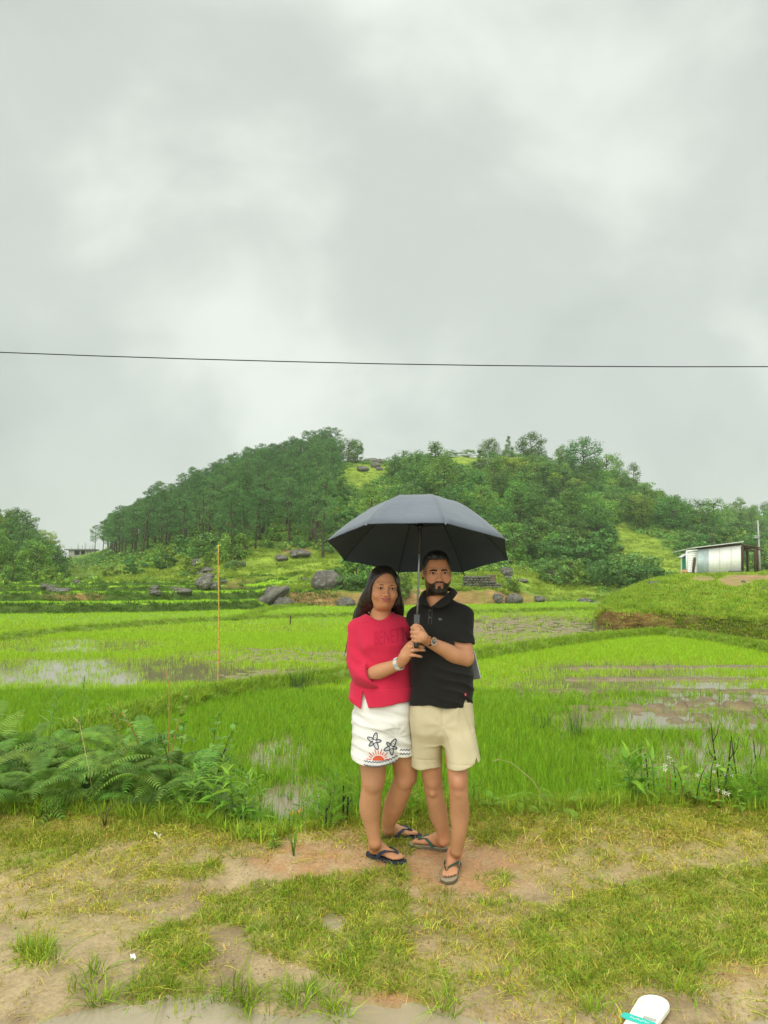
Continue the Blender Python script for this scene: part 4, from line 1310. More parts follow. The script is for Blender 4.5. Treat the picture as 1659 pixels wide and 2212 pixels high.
def verge_points(n, seed):
    rg = np.random.default_rng(seed)
    Y = np.sqrt(rg.uniform(2.45 ** 2, 5.35 ** 2, n)); x = rg.uniform(-.82, .82, n) * Y
    z = zground(x, Y)
    ok = Y < verge_edge(x, Y) + .22
    x, Y, z = x[ok], Y[ok], z[ok]
    q, g, m, b, red, wat = verge_masks(x, Y, z)
    return rg, x, Y, z, q, g, m, b, red, wat


rg, x, y, z, q, g, m, b, red, wat = verge_points(57000, 61)
n_ = fbm(x * 4, y * 4, 3, seed=131); n2_ = fbm(x * 1.3, y * 1.3, 3, seed=135)
back = sstep(1850, 1790, q[:, 1])
dens = np.clip(.09 + .24 * m + .42 * back + .5 * g + .30 * n_ + .1 * n2_, 0, 1) * (1 - .85 * b) * (1 - .55 * red * (1 - g)) * (1 - wat)
dens = np.where((q[:, 0] < 330) & (q[:, 1] > 1980), dens * .35, dens)
k = rg.uniform(0, 1, len(x)) < dens
P_ = np.stack([x, y, z - .004], -1)[k]
scatter('short_turf', P_, c_turf, scl=rg.uniform(.55, 1.25, k.sum()) * (1 + .35 * back[k]), label='short yellowish turf growing thinly over the wet verge')
rg, x, y, z, q, g, m, b, red, wat = verge_points(64000, 62)
n_ = fbm(x * 5, y * 5, 3, seed=141)
d2 = g * np.clip(.75 + .5 * n_, .1, 1) * (1 - ell(q, 719, 1992, 36, 25, .15)) * np.where(q[:, 1] < 1800, .42, 1.0) + .10 * m * (n_ > .35)
d2 = np.where(q[:, 1] > 2125, d2 * np.where(q[:, 0] < 1000, .8, .5), d2)
k = rg.uniform(0, 1, len(x)) < d2
P_ = np.stack([x, y, z - .004], -1)[k]
scatter('lush_turf', P_, c_lush, scl=rg.uniform(.5, 1.15, k.sum()) * np.where(q[k, 1] < 1800, 1.15, 1.0), label='thicker green grass patches on the wet verge')

# ------------------------------------------------------------------ implicit modelling for people and cloth
class Vol:
    def __init__(s, lo, hi, h, far=.07):
        s.lo = np.array(lo, float); s.h = h
        s.n = np.ceil((np.array(hi) - s.lo) / h).astype(int) + 1
        s.d = np.full(s.n, far, np.float32)

    def win(s, lo, hi):
        a = np.clip(np.floor((np.array(lo) - s.lo) / s.h).astype(int), 0, s.n)
        b = np.clip(np.ceil((np.array(hi) - s.lo) / s.h).astype(int) + 1, 0, s.n)
        if (b <= a).any(): return None
        ax = [(s.lo[i] + s.h * np.arange(a[i], b[i])).astype(np.float32) for i in range(3)]
        return tuple(slice(a[i], b[i]) for i in range(3)), np.meshgrid(*ax, indexing='ij')

    def op(s, prim, k=.01, M=None, sub=False):
        fn, lo, hi = prim
        lo = np.array(lo); hi = np.array(hi)
        if M is not None:
            c = np.array([M @ Vector((x, y, z)) for x in (lo[0], hi[0]) for y in (lo[1], hi[1]) for z in (lo[2], hi[2])])
            wlo, whi = c.min(0), c.max(0)
        else:
            wlo, whi = lo, hi
        pad = k + .012
        w_ = s.win(wlo - pad, whi + pad)
        if w_ is None: return s
        sl, (X, Y, Z) = w_
        if M is not None:
            I = np.array(M.inverted())
            X, Y, Z = [I[i, 0] * X + I[i, 1] * Y + I[i, 2] * Z + I[i, 3] for i in range(3)]
        b = fn(X, Y, Z); a = s.d[sl]
        if sub:
            h = np.clip(.5 - .5 * (a + b) / k, 0, 1)
            s.d[sl] = a * (1 - h) - b * h + k * h * (1 - h)
        else:
            h = np.clip(.5 + .5 * (b - a) / k, 0, 1)
            s.d[sl] = b * (1 - h) + a * h - k * h * (1 - h)
        return s

    def warp(s, fn, lo=None, hi=None):
        w_ = s.win(s.lo if lo is None else lo, (s.lo + s.h * s.n) if hi is None else hi)
        sl, (X, Y, Z) = w_
        m = np.abs(s.d[sl]) < .03
        v = s.d[sl]
        v[m] += fn(X[m], Y[m], Z[m])
        s.d[sl] = v
        return s

    def cut(s, fn, k=.004):
        """keep where fn < 0 (smooth intersection)"""
        sl, (X, Y, Z) = s.win(s.lo, s.lo + s.h * s.n)
        m = s.d < .04
        a = s.d[m]; b = fn(X[m], Y[m], Z[m])
        h = np.clip(.5 - .5 * (a - b) / k, 0, 1)
        s.d[m] = a * (1 - h) + b * h + k * h * (1 - h)
        return s

    def nets(s):
        d = s.d; g = d < 0
        n = d.shape
        cnt = np.zeros(tuple(q - 1 for q in n), np.int8)
        for i in (0, 1):
            for j in (0, 1):
                for k in (0, 1):
                    cnt += g[i:n[0] - 1 + i, j:n[1] - 1 + j, k:n[2] - 1 + k]
        act = (cnt > 0) & (cnt < 8)
        idx = np.argwhere(act)
        num = np.full(act.shape, -1, np.int32); num[act] = np.arange(len(idx))
        acc = np.zeros((len(idx), 3), np.float32); wsum = np.zeros(len(idx), np.float32)
        cor = {}
        for i in (0, 1):
            for j in (0, 1):
                for k in (0, 1):
                    cor[i, j, k] = d[idx[:, 0] + i, idx[:, 1] + j, idx[:, 2] + k]
        for ax in range(3):
            for a in (0, 1):
                for b in (0, 1):
                    c0 = [0, 0, 0]; o = [q for q in range(3) if q != ax]
                    c0[o[0]], c0[o[1]] = a, b
                    c1 = list(c0); c1[ax] = 1
                    v0, v1 = cor[tuple(c0)], cor[tuple(c1)]
                    m = (v0 < 0) != (v1 < 0)
                    t = np.where(m, v0 / np.where(m, v0 - v1, 1), 0)
                    p = np.tile(np.array(c0, np.float32), (len(idx), 1)); p[:, ax] = t
                    acc += p * m[:, None]; wsum += m
        V = (idx + acc / np.maximum(wsum, 1)[:, None]) * s.h + s.lo
        F = []
        for ax in range(3):
            o = [(ax + 1) % 3, (ax + 2) % 3]
            sl0 = [slice(1, -1)] * 3; sl1 = [slice(1, -1)] * 3
            sl0[ax] = slice(0, n[ax] - 1); sl1[ax] = slice(1, n[ax])
            ga, gb = g[tuple(sl0)], g[tuple(sl1)]
            for flip in (False, True):
                e = np.argwhere((ga & ~gb) if not flip else (~ga & gb))
                if not len(e): continue
                base = e.copy(); base[:, o[0]] += 1; base[:, o[1]] += 1
                q = []
                for (da, db) in ((-1, -1), (0, -1), (0, 0), (-1, 0)):
                    c = base.copy(); c[:, o[0]] += da; c[:, o[1]] += db
                    q.append(num[c[:, 0], c[:, 1], c[:, 2]])
                q = np.stack(q, 1)
                F.append(q[:, ::-1] if flip else q)
        F = np.concatenate(F)
        return V, F[(F >= 0).all(1)]


def cone(a, b, ra, rb, sq=None):
    a = np.array(a, float); b = np.array(b, float); ba = b - a; L = float(ba @ ba) + 1e-12
    m = max(ra, rb)

    def fn(X, Y, Z):
        px, py, pz = X - a[0], Y - a[1], Z - a[2]
        t = np.clip((px * ba[0] + py * ba[1] + pz * ba[2]) / L, 0, 1)
        px = px - t * ba[0]; py = py - t * ba[1]; pz = pz - t * ba[2]
        if sq:
            dr, f = sq
            k_ = (px * dr[0] + py * dr[1] + pz * dr[2]) * (1 / f - 1)
            px = px + k_ * dr[0]; py = py + k_ * dr[1]; pz = pz + k_ * dr[2]
        r = np.sqrt(px * px + py * py + pz * pz) - (ra + (rb - ra) * t)
        return r * (min(1, sq[1]) if sq else 1)
    e = m * (max(1, sq[1]) if sq else 1)
    return fn, np.minimum(a, b) - e, np.maximum(a, b) + e


def ellip(c, r):
    c = np.array(c, float); r = np.array(r, float)

    def fn(X, Y, Z):
        x, y, z = (X - c[0]) / r[0], (Y - c[1]) / r[1], (Z - c[2]) / r[2]
        k0 = np.sqrt(x * x + y * y + z * z)
        k1 = np.sqrt((x / r[0]) ** 2 + (y / r[1]) ** 2 + (z / r[2]) ** 2) + 1e-9
        return np.where(k0 < .05, -r.min(), k0 * (k0 - 1) / k1)
    return fn, c - r, c + r


def loft(kn, grow=0.0, p=2.3, ext=(0, 0)):
    """kn: rows (z, cx, cy, rx, ry)"""
    kn = np.array(sorted(kn)); z = kn[:, 0]
    zz = np.linspace(z[0], z[-1], 60); T = np.stack([np.interp(zz, z, kn[:, i]) for i in range(5)], 1)
    for _ in range(6): T[1:-1, 1:] = (T[:-2, 1:] + 2 * T[1:-1, 1:] + T[2:, 1:]) / 4

    def fn(X, Y, Z):
        cx, cy, rx, ry = [np.interp(Z, zz, T[:, i]).astype(np.float32) for i in (1, 2, 3, 4)]
        rx = rx + grow; ry = ry + grow
        q = (np.abs((X - cx) / rx) ** p + np.abs((Y - cy) / ry) ** p) ** (1 / p)
        d = (q - 1) * np.minimum(rx, ry)
        return np.maximum(d, np.maximum(Z - z[-1] - ext[1], z[0] - ext[0] - Z))
    lo = np.array([(kn[:, 1] - kn[:, 3]).min() - grow, (kn[:, 2] - kn[:, 4]).min() - grow, z[0] - ext[0]])
    hi = np.array([(kn[:, 1] + kn[:, 3]).max() + grow, (kn[:, 2] + kn[:, 4]).max() + grow, z[-1] + ext[1]])
    return fn, lo, hi


def lrows(rows, Yc):
    """photo rows (y, cx, half width px, y offset, half depth) at distance Yc -> loft rows in metres"""
    res = []
    for y, cx, hw, oy, hd in rows:
        p = at(cx, y, Yc + oy)
        res.append((p[2], p[0], p[1], hw / K * (Yc + oy), hd))
    return res


def limb(pts, n=7):
    """one smooth tapering limb through the rows ((x,y,z), r)"""
    P = np.array([list(p) + [r] for p, r in pts], float)
    Q = []
    for i in range(len(P) - 1):
        p0, p1, p2, p3 = P[max(i - 1, 0)], P[i], P[i + 1], P[min(i + 2, len(P) - 1)]
        for t in np.linspace(0, 1, n, endpoint=False):
            Q.append(.5 * (2 * p1 + (p2 - p0) * t + (2 * p0 - 5 * p1 + 4 * p2 - p3) * t * t + (3 * p1 - p0 - 3 * p2 + p3) * t ** 3))
    Q.append(P[-1])
    Q = np.array(Q)
    segs = [cone(a[:3], b[:3], max(a[3], .001), max(b[3], .001)) for a, b in zip(Q[:-1], Q[1:])]

    def fn(X, Y, Z):
        d = None
        for f, lo, hi in segs:
            e = f(X, Y, Z)
            d = e if d is None else np.minimum(d, e)
        return d
    return fn, np.min([q[1] for q in segs], 0), np.max([q[2] for q in segs], 0)


def chain(vol, pts, k=.02, sq=None):
    vol.op(limb(pts), k)


def gpt(dx, dy, up=0.0):
    z = 0.0
    for _ in range(8):
        p = onz(dx, dy, z); z = float(zground(p[0], p[1])) + up
    return np.array([p[0], p[1], z])


def nvec(X, Y, Z, f, seed):
    return vn(X * f, Y * f, Z * f, seed=seed)


# ---- head, in its own frame: x to the person's left, -y forwards, z up, origin between the eyes
def add_head(v, M, kind):
    o = lambda p, k=.01, sub=False: v.op(p, k, M, sub)
    man = kind == 'man'
    w_ = 1.0 if man else 1.0
    o(ellip((0, .018, .028), (.073, .094, .078)))
    if man:
        o(ellip((0, -.022, -.028), (.066, .066, .085)), .03)
        o(ellip((0, -.022, -.068), (.059, .058, .044)), .025)
        o(ellip((0, -.066, -.098), (.028, .020, .018)), .022)
    else:
        o(ellip((0, -.020, -.026), (.067, .064, .080)), .03)
        o(ellip((0, -.022, -.058), (.060, .055, .042)), .028)
        o(ellip((0, -.064, -.086), (.022, .018, .016)), .022)
        o(cone((-.02, -.03, -.095), (.02, -.03, -.095), .026, .026), .03)
    for s in (-1, 1):
        o(ellip((s * .040, -.058, -.034), (.027, .023, .026) if man else (.027, .025, .026)), .022)
        o(cone((s * .012, -.080, .015), (s * .046, -.068, .017), .0095, .009), .012 if man else .024)
        o(ellip((s * .0325, -.098, -.0005), (.020, .016, .0115)), .012, True)
        o(ellip((s * .0322, -.0745, 0), (.0165, .0135, .0125)), .004)
        o(ellip((s * .0322, -.0915, -.0006), (.0142, .0135, .0041 if man else .0046)), .0018, True)
        # ear
        o(ellip((s * .0735, .014, -.012), (.0085, .018, .029)), .006)
        o(ellip((s * .084, .004, -.008), (.006, .011, .016)), .004, True)
    nz = -.034 if man else -.033
    o(cone((0, -.083, .010), (0, -.102, nz + .004), .0078 if man else .0068, .0108 if man else .0098), .010)
    o(ellip((0, -.1045, nz), (.0125, .011, .0105) if man else (.0115, .010, .010)), .006)
    for s in (-1, 1):
        o(ellip((s * .0135, -.0945, nz - .003), (.0088, .0105, .0080)), .006)
        o(ellip((s * .0068, -.1035, nz - .012), (.0042, .0052, .0036)), .0025, True)
    mz = -.0565 if man else -.0585
    o(ellip((0, -.078, mz), (.030, .016, .020)), .012)
    cv = .0022 if man else .0065
    for s in (-1, 1):
        hm = .027 if man else .030
        o(limb([((0, -.0935, mz + .0040), .0046), ((s * hm * .5, -.0915, mz + .0042 + cv * .3), .0042), ((s * hm, -.0790, mz + .001 + cv), .0022)], 3), .004)
        o(limb([((0, -.0932, mz - .0055), .0058), ((s * hm * .5, -.0905, mz - .0042 + cv * .25), .0052), ((s * hm * .92, -.0800, mz - .001 + cv * .8), .0024)], 3), .004)
        o(limb([((0, -.0985, mz - .0006), .0014), ((s * hm * .5, -.0965, mz - .0004 + cv * .3), .0013), ((s * hm * 1.12, -.0800, mz + .0005 + cv * 1.1), .0012)], 3), .0015, True)
        if not man:   # smile folds
            o(cone((s * .020, -.0895, -.038), (s * .031, -.080, -.058), .0022, .0018), .006, True)
            o(ellip((s * .036, -.0640, -.040), (.021, .021, .017)), .014)


def head_local(M, V):
    I = np.array(M.inverted())
    return V @ I[:3, :3].T + I[:3, 3]


def drape(X, Y, Z, fx, fz, amp, seed, lo=.1):
    a = vn(X * 7, Y * 5, Z * 6, seed); m = np.clip(vn(X * 5 + 9, Y * 4, Z * 5, seed + 1) + lo, 0, 1)
    s_ = np.sin(fx * X + fz * Z + 3.2 * a)
    return amp * m * (1 - np.abs(s_)) ** 1.5


def skin_cols(V, base, seed):
    n = vn(V[:, 0] * 22, V[:, 1] * 22, V[:, 2] * 22, seed) * .6 + vn(V[:, 0] * 70, V[:, 1] * 70, V[:, 2] * 70, seed + 1) * .4
    lf = vn(V[:, 0] * 7, V[:, 1] * 7, V[:, 2] * 7, seed + 2)
    c = np.array(base)[None] * (1 + .10 * n)[:, None] * (1 + np.array([.03, -.05, -.07])[None] * lf[:, None])
    return c


def face_cols(V, c, M, kind):
    L = head_local(M, V); x, y, z = L.T; ax = np.abs(x)
    man = kind == 'man'
    mz = -.0565 if man else -.0585
    front = y < -.045
    # warm cheeks and nose
    m = np.exp(-(((ax - .042) / .020) ** 2 + ((z + .032) / .020) ** 2)) + .8 * np.exp(-((x / .013) ** 2 + ((z + .033) / .014) ** 2))
    c = c * (1 + np.array([.03, -.09, -.10])[None] * (m * front)[:, None])
    # eye surrounds and lash lines: darker
    ed = np.sqrt(((ax - .0325) / .021) ** 2 + ((z - .0005) / .0125) ** 2)
    c = c * (1 - np.array([.22, .28, .28])[None] * (np.clip(1.25 - ed, 0, 1) * front)[:, None])
    lash = (np.abs(z - (.0048 - 24 * (ax - .0322) ** 2)) < .0019) & (np.abs(ax - .0322) < .0155) & front
    c = np.where(lash[:, None], c * .22, c)
    # lips
    cv = .0022 if man else .0065
    hw = .027 if man else .030
    t = np.clip(ax / hw, 0, 1)
    zt = mz + .0080 * (1 - t ** 1.8) + cv * t ** 1.6 + .001 - .0015 * np.exp(-(ax / .003) ** 2)
    zb = mz - .0115 * (1 - t ** 2) + cv * t ** 1.6
    lip = (z < zt) & (z > zb) & (ax < hw) & front
    lc = np.array([.42, .16, .125]) if man else np.array([.36, .095, .080])
    c = np.where(lip[:, None], lc[None] * (1 + .1 * vn(x * 200, y * 20, z * 60, 5))[:, None], c)
    gr = (np.abs(z - (mz + cv * t ** 1.6 - .0005)) < .0013) & (ax < hw * 1.08) & front
    c = np.where(gr[:, None], c * (.42 if man else .55), c)
    if man:
        nzv = vn(x * 160, y * 160, z * 160, 9) * .5 + .5
        line = np.interp(ax, [0, .024, .030, .045, .060, .068, .09], [-.0405, -.0435, -.050, -.055, -.043, -.026, -.012])
        beard = sstep(.003, -.004, z - line) * (y < .02)
        beard = np.maximum(beard, sstep(.002, -.002, z - np.interp(ax, [0, .08], [-.082, -.08])) * (y < .03))
        beard *= sstep(-.122, -.112, z + .25 * np.maximum(0, y + .06))
        bare = .85 * (1 - sstep(.0165, .0245, ax)) * sstep(-.0850, -.0755, z) * (1 - sstep(-.0535, -.0490, z))
        soul = (1 - sstep(.007, .010, ax)) * sstep(-.066, -.069, z)
        beard = beard * (1 - bare * (1 - soul))
        filt = (1 - sstep(.001, .004, ax)) * (z > -.047) * (z < -.036)
        beard = beard * (1 - .6 * filt)
        thin = .72 + .28 * sstep(.062, .045, ax)
        b = np.clip(beard * thin * (.90 + .2 * nzv), 0, 1)
        # clipped hair at the temples
        tem = sstep(.050, .068, ax + .25 * np.maximum(z - .02, 0)) * sstep(-.030, .0, z) * (y < .07) * (y > -.055 - .1 * np.maximum(z, 0))
        b = np.maximum(b, .62 * tem * (np.abs(x) < .0735 + .5 * np.maximum(0, -y)))
        b = np.maximum(b, (z > .074) * (y > -.07) * .9)
        c = c + (np.array([.010, .008, .007]) - c) * b[:, None]
    return c


def eyes_for(M, par, base, tag_):
    for s in (-1, 1):
        bm = bmesh.new()
        bmesh.ops.create_uvsphere(bm, u_segments=20, v_segments=14, radius=.0122)
        V = np.array([v.co for v in bm.verts])
        c = np.tile(np.array([[.46, .42, .39]]), (len(V), 1))
        r = np.hypot(V[:, 0] + s * -.0, V[:, 2])
        fr = V[:, 1] < 0
        c[(r < .0067) & fr] = (.012, .006, .004)
        c[(r < .0028) & fr] = (.004, .004, .004)
        f = [[v.index for v in q.verts] for q in bm.faces]
        me = bpy.data.meshes.new('eye'); bm.to_mesh(me); bm.free()
        a = me.attributes.new('Col', 'FLOAT_COLOR', 'POINT'); a.data.foreach_set('color', np.concatenate([c, np.ones((len(c), 1))], 1).astype(np.float32).ravel())
        me.polygons.foreach_set('use_smooth', np.ones(len(me.polygons), bool)); me.materials.append(m_eye)
        o = link('eye', me, par)
        o.matrix_parent_inverse.identity()
        o.matrix_basis = Matrix.Translation(-Vector(base)) @ M @ Matrix.Translation((s * .0322, -.0745, 0))


m_eye = mat('eye', rough=.30, attr='Col', spec=.15)
m_skin = mat('skin', rough=.52, attr='Col', spec=.35, bump=(260, .12, .002), sss=.04)
m_hairm = mat('black_hair', (.012, .010, .009), rough=.42, spec=.5, bump=(90, .6, .006), stretch=(1, 1, .12))
m_hairw = mat('dark_hair', (.020, .013, .010), rough=.36, spec=.55, noise=(60, .45), bump=(80, .5, .006), stretch=(1, 1, .05))
m_brow = mat('brow_hair', (.012, .009, .008), rough=.8)
m_black = mat('black_pique', (.0125, .0125, .0115), rough=.85, spec=.2, bump=(420, .3, .002), noise=(5, .15), sheen=.06)
m_khaki = mat('khaki_cotton', (.56, .495, .325), rough=.85, spec=.15, noise=(7, .07), bump=(300, .18, .002))
m_pink = mat('pink_knit', (.57, .024, .066), rough=.85, spec=.15, noise=(6, .08), bump=(340, .3, .002), sheen=.1)
m_pinkd = mat('pink_knit_letters', (.48, .019, .055), rough=.9, spec=.1, bump=(340, .3, .002))
m_white = mat('white_cotton', (.74, .74, .70), rough=.85, spec=.15, noise=(6, .04), bump=(260, .2, .002))


def person_root(p, label):
    o = thing('person', p, label, 'person')
    return o


def part(name, V, F, m, par, base, attrs=None, **k):
    return link(name, mesh_from(name, V - np.array(base)[None], F, mats=m if isinstance(m, (list, tuple)) else [m], attrs=attrs), par, **k)


def join_vf(L):
    V, F, o = [], [], 0
    for v, f in L:
        V.append(v); F.append(f + o); o += len(v)
    return np.concatenate(V), np.concatenate(F)


def foot_frame(heel, toe):
    h = Vector(heel); t = Vector(toe)
    x = (t - h).normalized(); z = Vector((0, 0, 1)); y = z.cross(x).normalized(); z = x.cross(y)
    M = Matrix((x, y, z)).transposed().to_4x4(); M.translation = h
    return M, (t - h).length


def add_foot(v, M, L, side, wide=1.0):
    """foot in its sandal frame: x towards the toes, origin at the back of the sole; side=+1 big toe towards +y"""
    s = L / .27
    t = .020
    o = lambda p, k=.012: v.op(p, k, M)
    S = lambda x, y, z: (x * s, y * s * wide, z * s + t)
    o(ellip(S(.040, 0, .028), (.036 * s, .031 * s, .030 * s)))
    o(cone(S(.058, 0, .066), S(.165, side * .006, .020), .031 * s, .017 * s, ((0, 1, 0), 1.3)), .02)
    o(cone(S(.05, 0, .022), S(.17, side * .002, .016), .024 * s, .020 * s, ((0, 1, 0), 1.5)), .02)
    o(ellip(S(.185, side * .002, .014), (.034 * s, .044 * s * wide, .015 * s)), .012)
    for i, (y, x0, ln, r) in enumerate(((.030, .205, .040, .0135), (.010, .212, .036, .0098), (-.007, .207, .034, .0092), (-.022, .199, .030, .0088), (-.036, .188, .026, .0085))):
        y *= side
        o(cone(S(x0 - .03, y * .9, .014), S(x0 + ln * .45, y, .013), r * s, r * s), .005)
        o(cone(S(x0 + ln * .45, y, .012), S(x0 + ln * .8, y * 1.0, .009), r * s, r * .82 * s), .004)


def flip_flop(M, L, side, cols, par, base, extra=None):
    """sole slab with rounded outline, V strap, toe post"""
    s = L / .27
    ms, mtop, mstrap = cols
    Mi = Matrix.Translation(-Vector(base)) @ M
    xs = np.linspace(0, 1, 26)
    hw = np.interp(xs, [0, .04, .12, .3, .5, .7, .82, .93, .98, 1], [.006, .022, .033, .036, .036, .045, .049, .040, .024, .004])
    cyl = np.interp(xs, [0, .5, 1], [0, -.004, .008]) * side
    out = [(x * .285 - .008, c + h_) for x, c, h_ in zip(xs, cyl, hw)] + [(x * .285 - .008, c - h_) for x, c, h_ in zip(xs[::-1], cyl[::-1], hw[::-1])]
    n = len(out)
    part_ = link('flip_flop', None, par)
    part_.matrix_basis = Mi

    def slab(z0, z1, grow, name, m):
        mb = MB()
        cx = np.mean([p[0] for p in out])
        for z, g in ((z0, grow), (z0 + (z1 - z0) * .3, grow + .002), (z1 - .002, grow + .002), (z1, grow)):
            mb.v += [(((p[0] - cx) * (1 + g * 6) + cx) * s, p[1] * (1 + g * 18) * s, z * s) for p in out]
        for k_ in range(3):
            for i in range(n):
                mb.f.append((k_ * n + i, k_ * n + (i + 1) % n, (k_ + 1) * n + (i + 1) % n, (k_ + 1) * n + i))
        mb.f.append(tuple(range(n))[::-1]); mb.f.append(tuple(range(3 * n, 4 * n)))
        mb.build(name, m, part_, smooth=False)
    slab(-.002, .013, .0, 'sole', ms)
    slab(.0132, .019, -.002, 'footbed', mtop)
    for e in (-1, 1):
        mb = MB()
        P = [(.207, side * .020, .040), (.187, side * .020 + e * .014, .056), (.152, e * .036, .066), (.117, e * .051, .046), (.097, e * .049, .016)]
        v = []
        for i, (x, y, z) in enumerate(P):
            wd = [.010, .013, .014, .012, .011][i]
            for q, dz in ((-wd, 0), (wd, 0), (wd, .0035), (-wd, .0035)):
                v.append(((x + q) * s, y * s * 1.02, (z + dz + .004) * s))
        f = []
        for i in range(len(P) - 1):
            for k_ in range(4):
                f.append((4 * i + k_, 4 * i + (k_ + 1) % 4, 4 * i + 4 + (k_ + 1) % 4, 4 * i + 4 + k_))
        f += [(3, 2, 1, 0), (4 * len(P) - 4, 4 * len(P) - 3, 4 * len(P) - 2, 4 * len(P) - 1)]
        mb.add(v, f)
        mb.build('strap', mstrap, part_, smooth=False)
    mb = MB(); mb.tube([(.208 * s, side * .020 * s, .018 * s), (.206 * s, side * .020 * s, .042 * s)], .0045, 6)
    mb.build('toe_post', mstrap, part_)
    if extra:
        for (x0, x1, y0, y1, z) in extra:
            mb = MB(); mb.box((x0 * s, y0 * s, z * s), (x1 * s, y1 * s, (z + .004) * s)); mb.build('strap_label', m_tan, part_, smooth=False)
    return part_


m_navy = mat('navy_rubber', (.020, .026, .042), rough=.6, bump=(160, .3, .003))
m_navy2 = mat('navy_strap', (.028, .040, .070), rough=.65, bump=(220, .4, .003), stretch=(1, .2, 1))
m_sand = mat('tan_sole', (.30, .25, .17), rough=.8, bump=(200, .4, .003))
m_sole = mat('dark_sole', (.12, .105, .07), rough=.8)
m_green = mat('green_strap', (.035, .085, .055), rough=.7, bump=(200, .4, .003))
m_tan = mat('tan_leather', (.40, .20, .085), rough=.6)
m_gold = mat('gold', (.78, .52, .22), rough=.25, metal=1)
m_rosegold = mat('rose_gold', (.80, .50, .34), rough=.25, metal=1)
m_steel = mat('polished_steel', (.72, .72, .70), rough=.28, metal=1)
m_blackmetal = mat('black_metal', (.015, .015, .016), rough=.4, spec=.5)
m_greymetal = mat('grey_metal', (.24, .25, .26), rough=.35, metal=.7)
m_dial = mat('watch_dial', (.05, .05, .05), rough=.3)
m_cream = mat('cream_enamel', (.72, .70, .62), rough=.35)
m_teal = mat('pale_blue_enamel', (.42, .55, .54), rough=.35)

# =================================================================== the man
MY0 = 4.20
mbase = np.array([at(955, 1850, 4.25)[0], 4.25, float(zground(.3, 4.25))])
man = person_root(mbase, 'man in black polo shirt and khaki shorts holding up the dark umbrella')
MH = Matrix.Translation(Vector(at(943.5, 1236.5, 4.165))) @ Matrix.Rotation(R(4), 4, 'Z') @ Matrix.Rotation(R(3), 4, 'X') @ Matrix.Rotation(R(-1), 4, 'Y')
# head and neck
v = Vol(at(895, 1345, 4.33) - np.array([0, .32, 0]), at(992, 1178, 4.33), .0023)
add_head(v, MH, 'man')
v.op(cone(MH @ Vector((0, .022, -.070)), at(945, 1312, 4.205), .0575, .065), .02)
v.op(ellip(at(946, 1325, 4.20), (.11, .075, .035)), .03)
HV, HF = v.nets()
L = head_local(MH, HV)
hc = face_cols(HV, skin_cols(HV, (.500, .238, .122), 3), MH, 'man')
# body
TM = [(1535, 953, 58, 0, .096), (1480, 953, 63, -.010, .120), (1430, 952, 61, -.014, .123), (1380, 951, 59, -.010, .118), (1345, 950, 57, -.002, .107), (1322, 949, 51, .004, .090), (1306, 947, 36, .010, .070)]
vb = Vol((-.06, 3.75, -.06), (.66, 4.62, 1.53), .0042)
vb.op(loft(lrows(TM, MY0), -.006), .02)
vb.op(ellip(at(954, 1545, 4.20), (.140, .092, .10)), .03)
aS = at(1003, 1326, 4.20); aE = at(1003, 1419, 4.115)
vb.op(cone(aS * .9 + aE * .1 + np.array([-.012, 0, 0]), aE, .046, .046), .03)
sR = at(897, 1326, 4.24); eR = at(862, 1424, 4.47)
vb.op(cone(sR * .8 + eR * .2 + np.array([.012, .01, 0]), eR, .036, .040), .03)
# legs
g1h, g1t = gpt(985, 1860), gpt(968, 1909)
g2h, g2t = gpt(966, 1836), gpt(885, 1824)
chain(vb, [(at(984, 1575, 4.19), .074), (at(990, 1693, 4.13), .051), (at(993, 1755, 4.17), .0505), (at(991, 1800, 4.185), .040), (at(987, 1836, 4.215), .032)], .008)
M1, L1 = foot_frame(g1h, g1t)
vb.op(cone(at(987, 1836, 4.215), M1 @ Vector((.045, 0, .055)), .032, .031), .006)
add_foot(vb, M1, L1, -1)
chain(vb, [(at(926, 1575, 4.22), .072), (at(935, 1692, 4.28), .052), (at(946, 1752, 4.34), .050), (at(956, 1792, 4.375), .038), (at(960, 1815, 4.385), .031)], .012)
M2, L2 = foot_frame(g2h, g2t)
vb.op(cone(at(960, 1815, 4.385), M2 @ Vector((.045, 0, .055)), .031, .032), .012)
add_foot(vb, M2, L2, 1)
for kn_, an_ in ((at(990, 1691, 4.13), at(992, 1760, 4.17)), (at(935, 1690, 4.28), at(946, 1756, 4.34))):
    vb.op(ellip(kn_ + np.array([-.004, -.040, .004]), (.026, .020, .030)), .02)
    vb.op(ellip(kn_ + np.array([-.004, -.034, -.045]), (.018, .016, .022)), .015)
    vb.op(ellip(an_ + np.array([.014, .018, .012]), (.030, .034, .075)), .02)
    vb.op(ellip(an_ + np.array([-.016, .016, .004]), (.026, .034, .065)), .02)
for M_ in (M2,):
    for s in (-1, 1): vb.op(ellip(M_ @ Vector((.046, s * .029, .085)), (.011, .009, .012)), .012)
BV, BF = vb.nets()
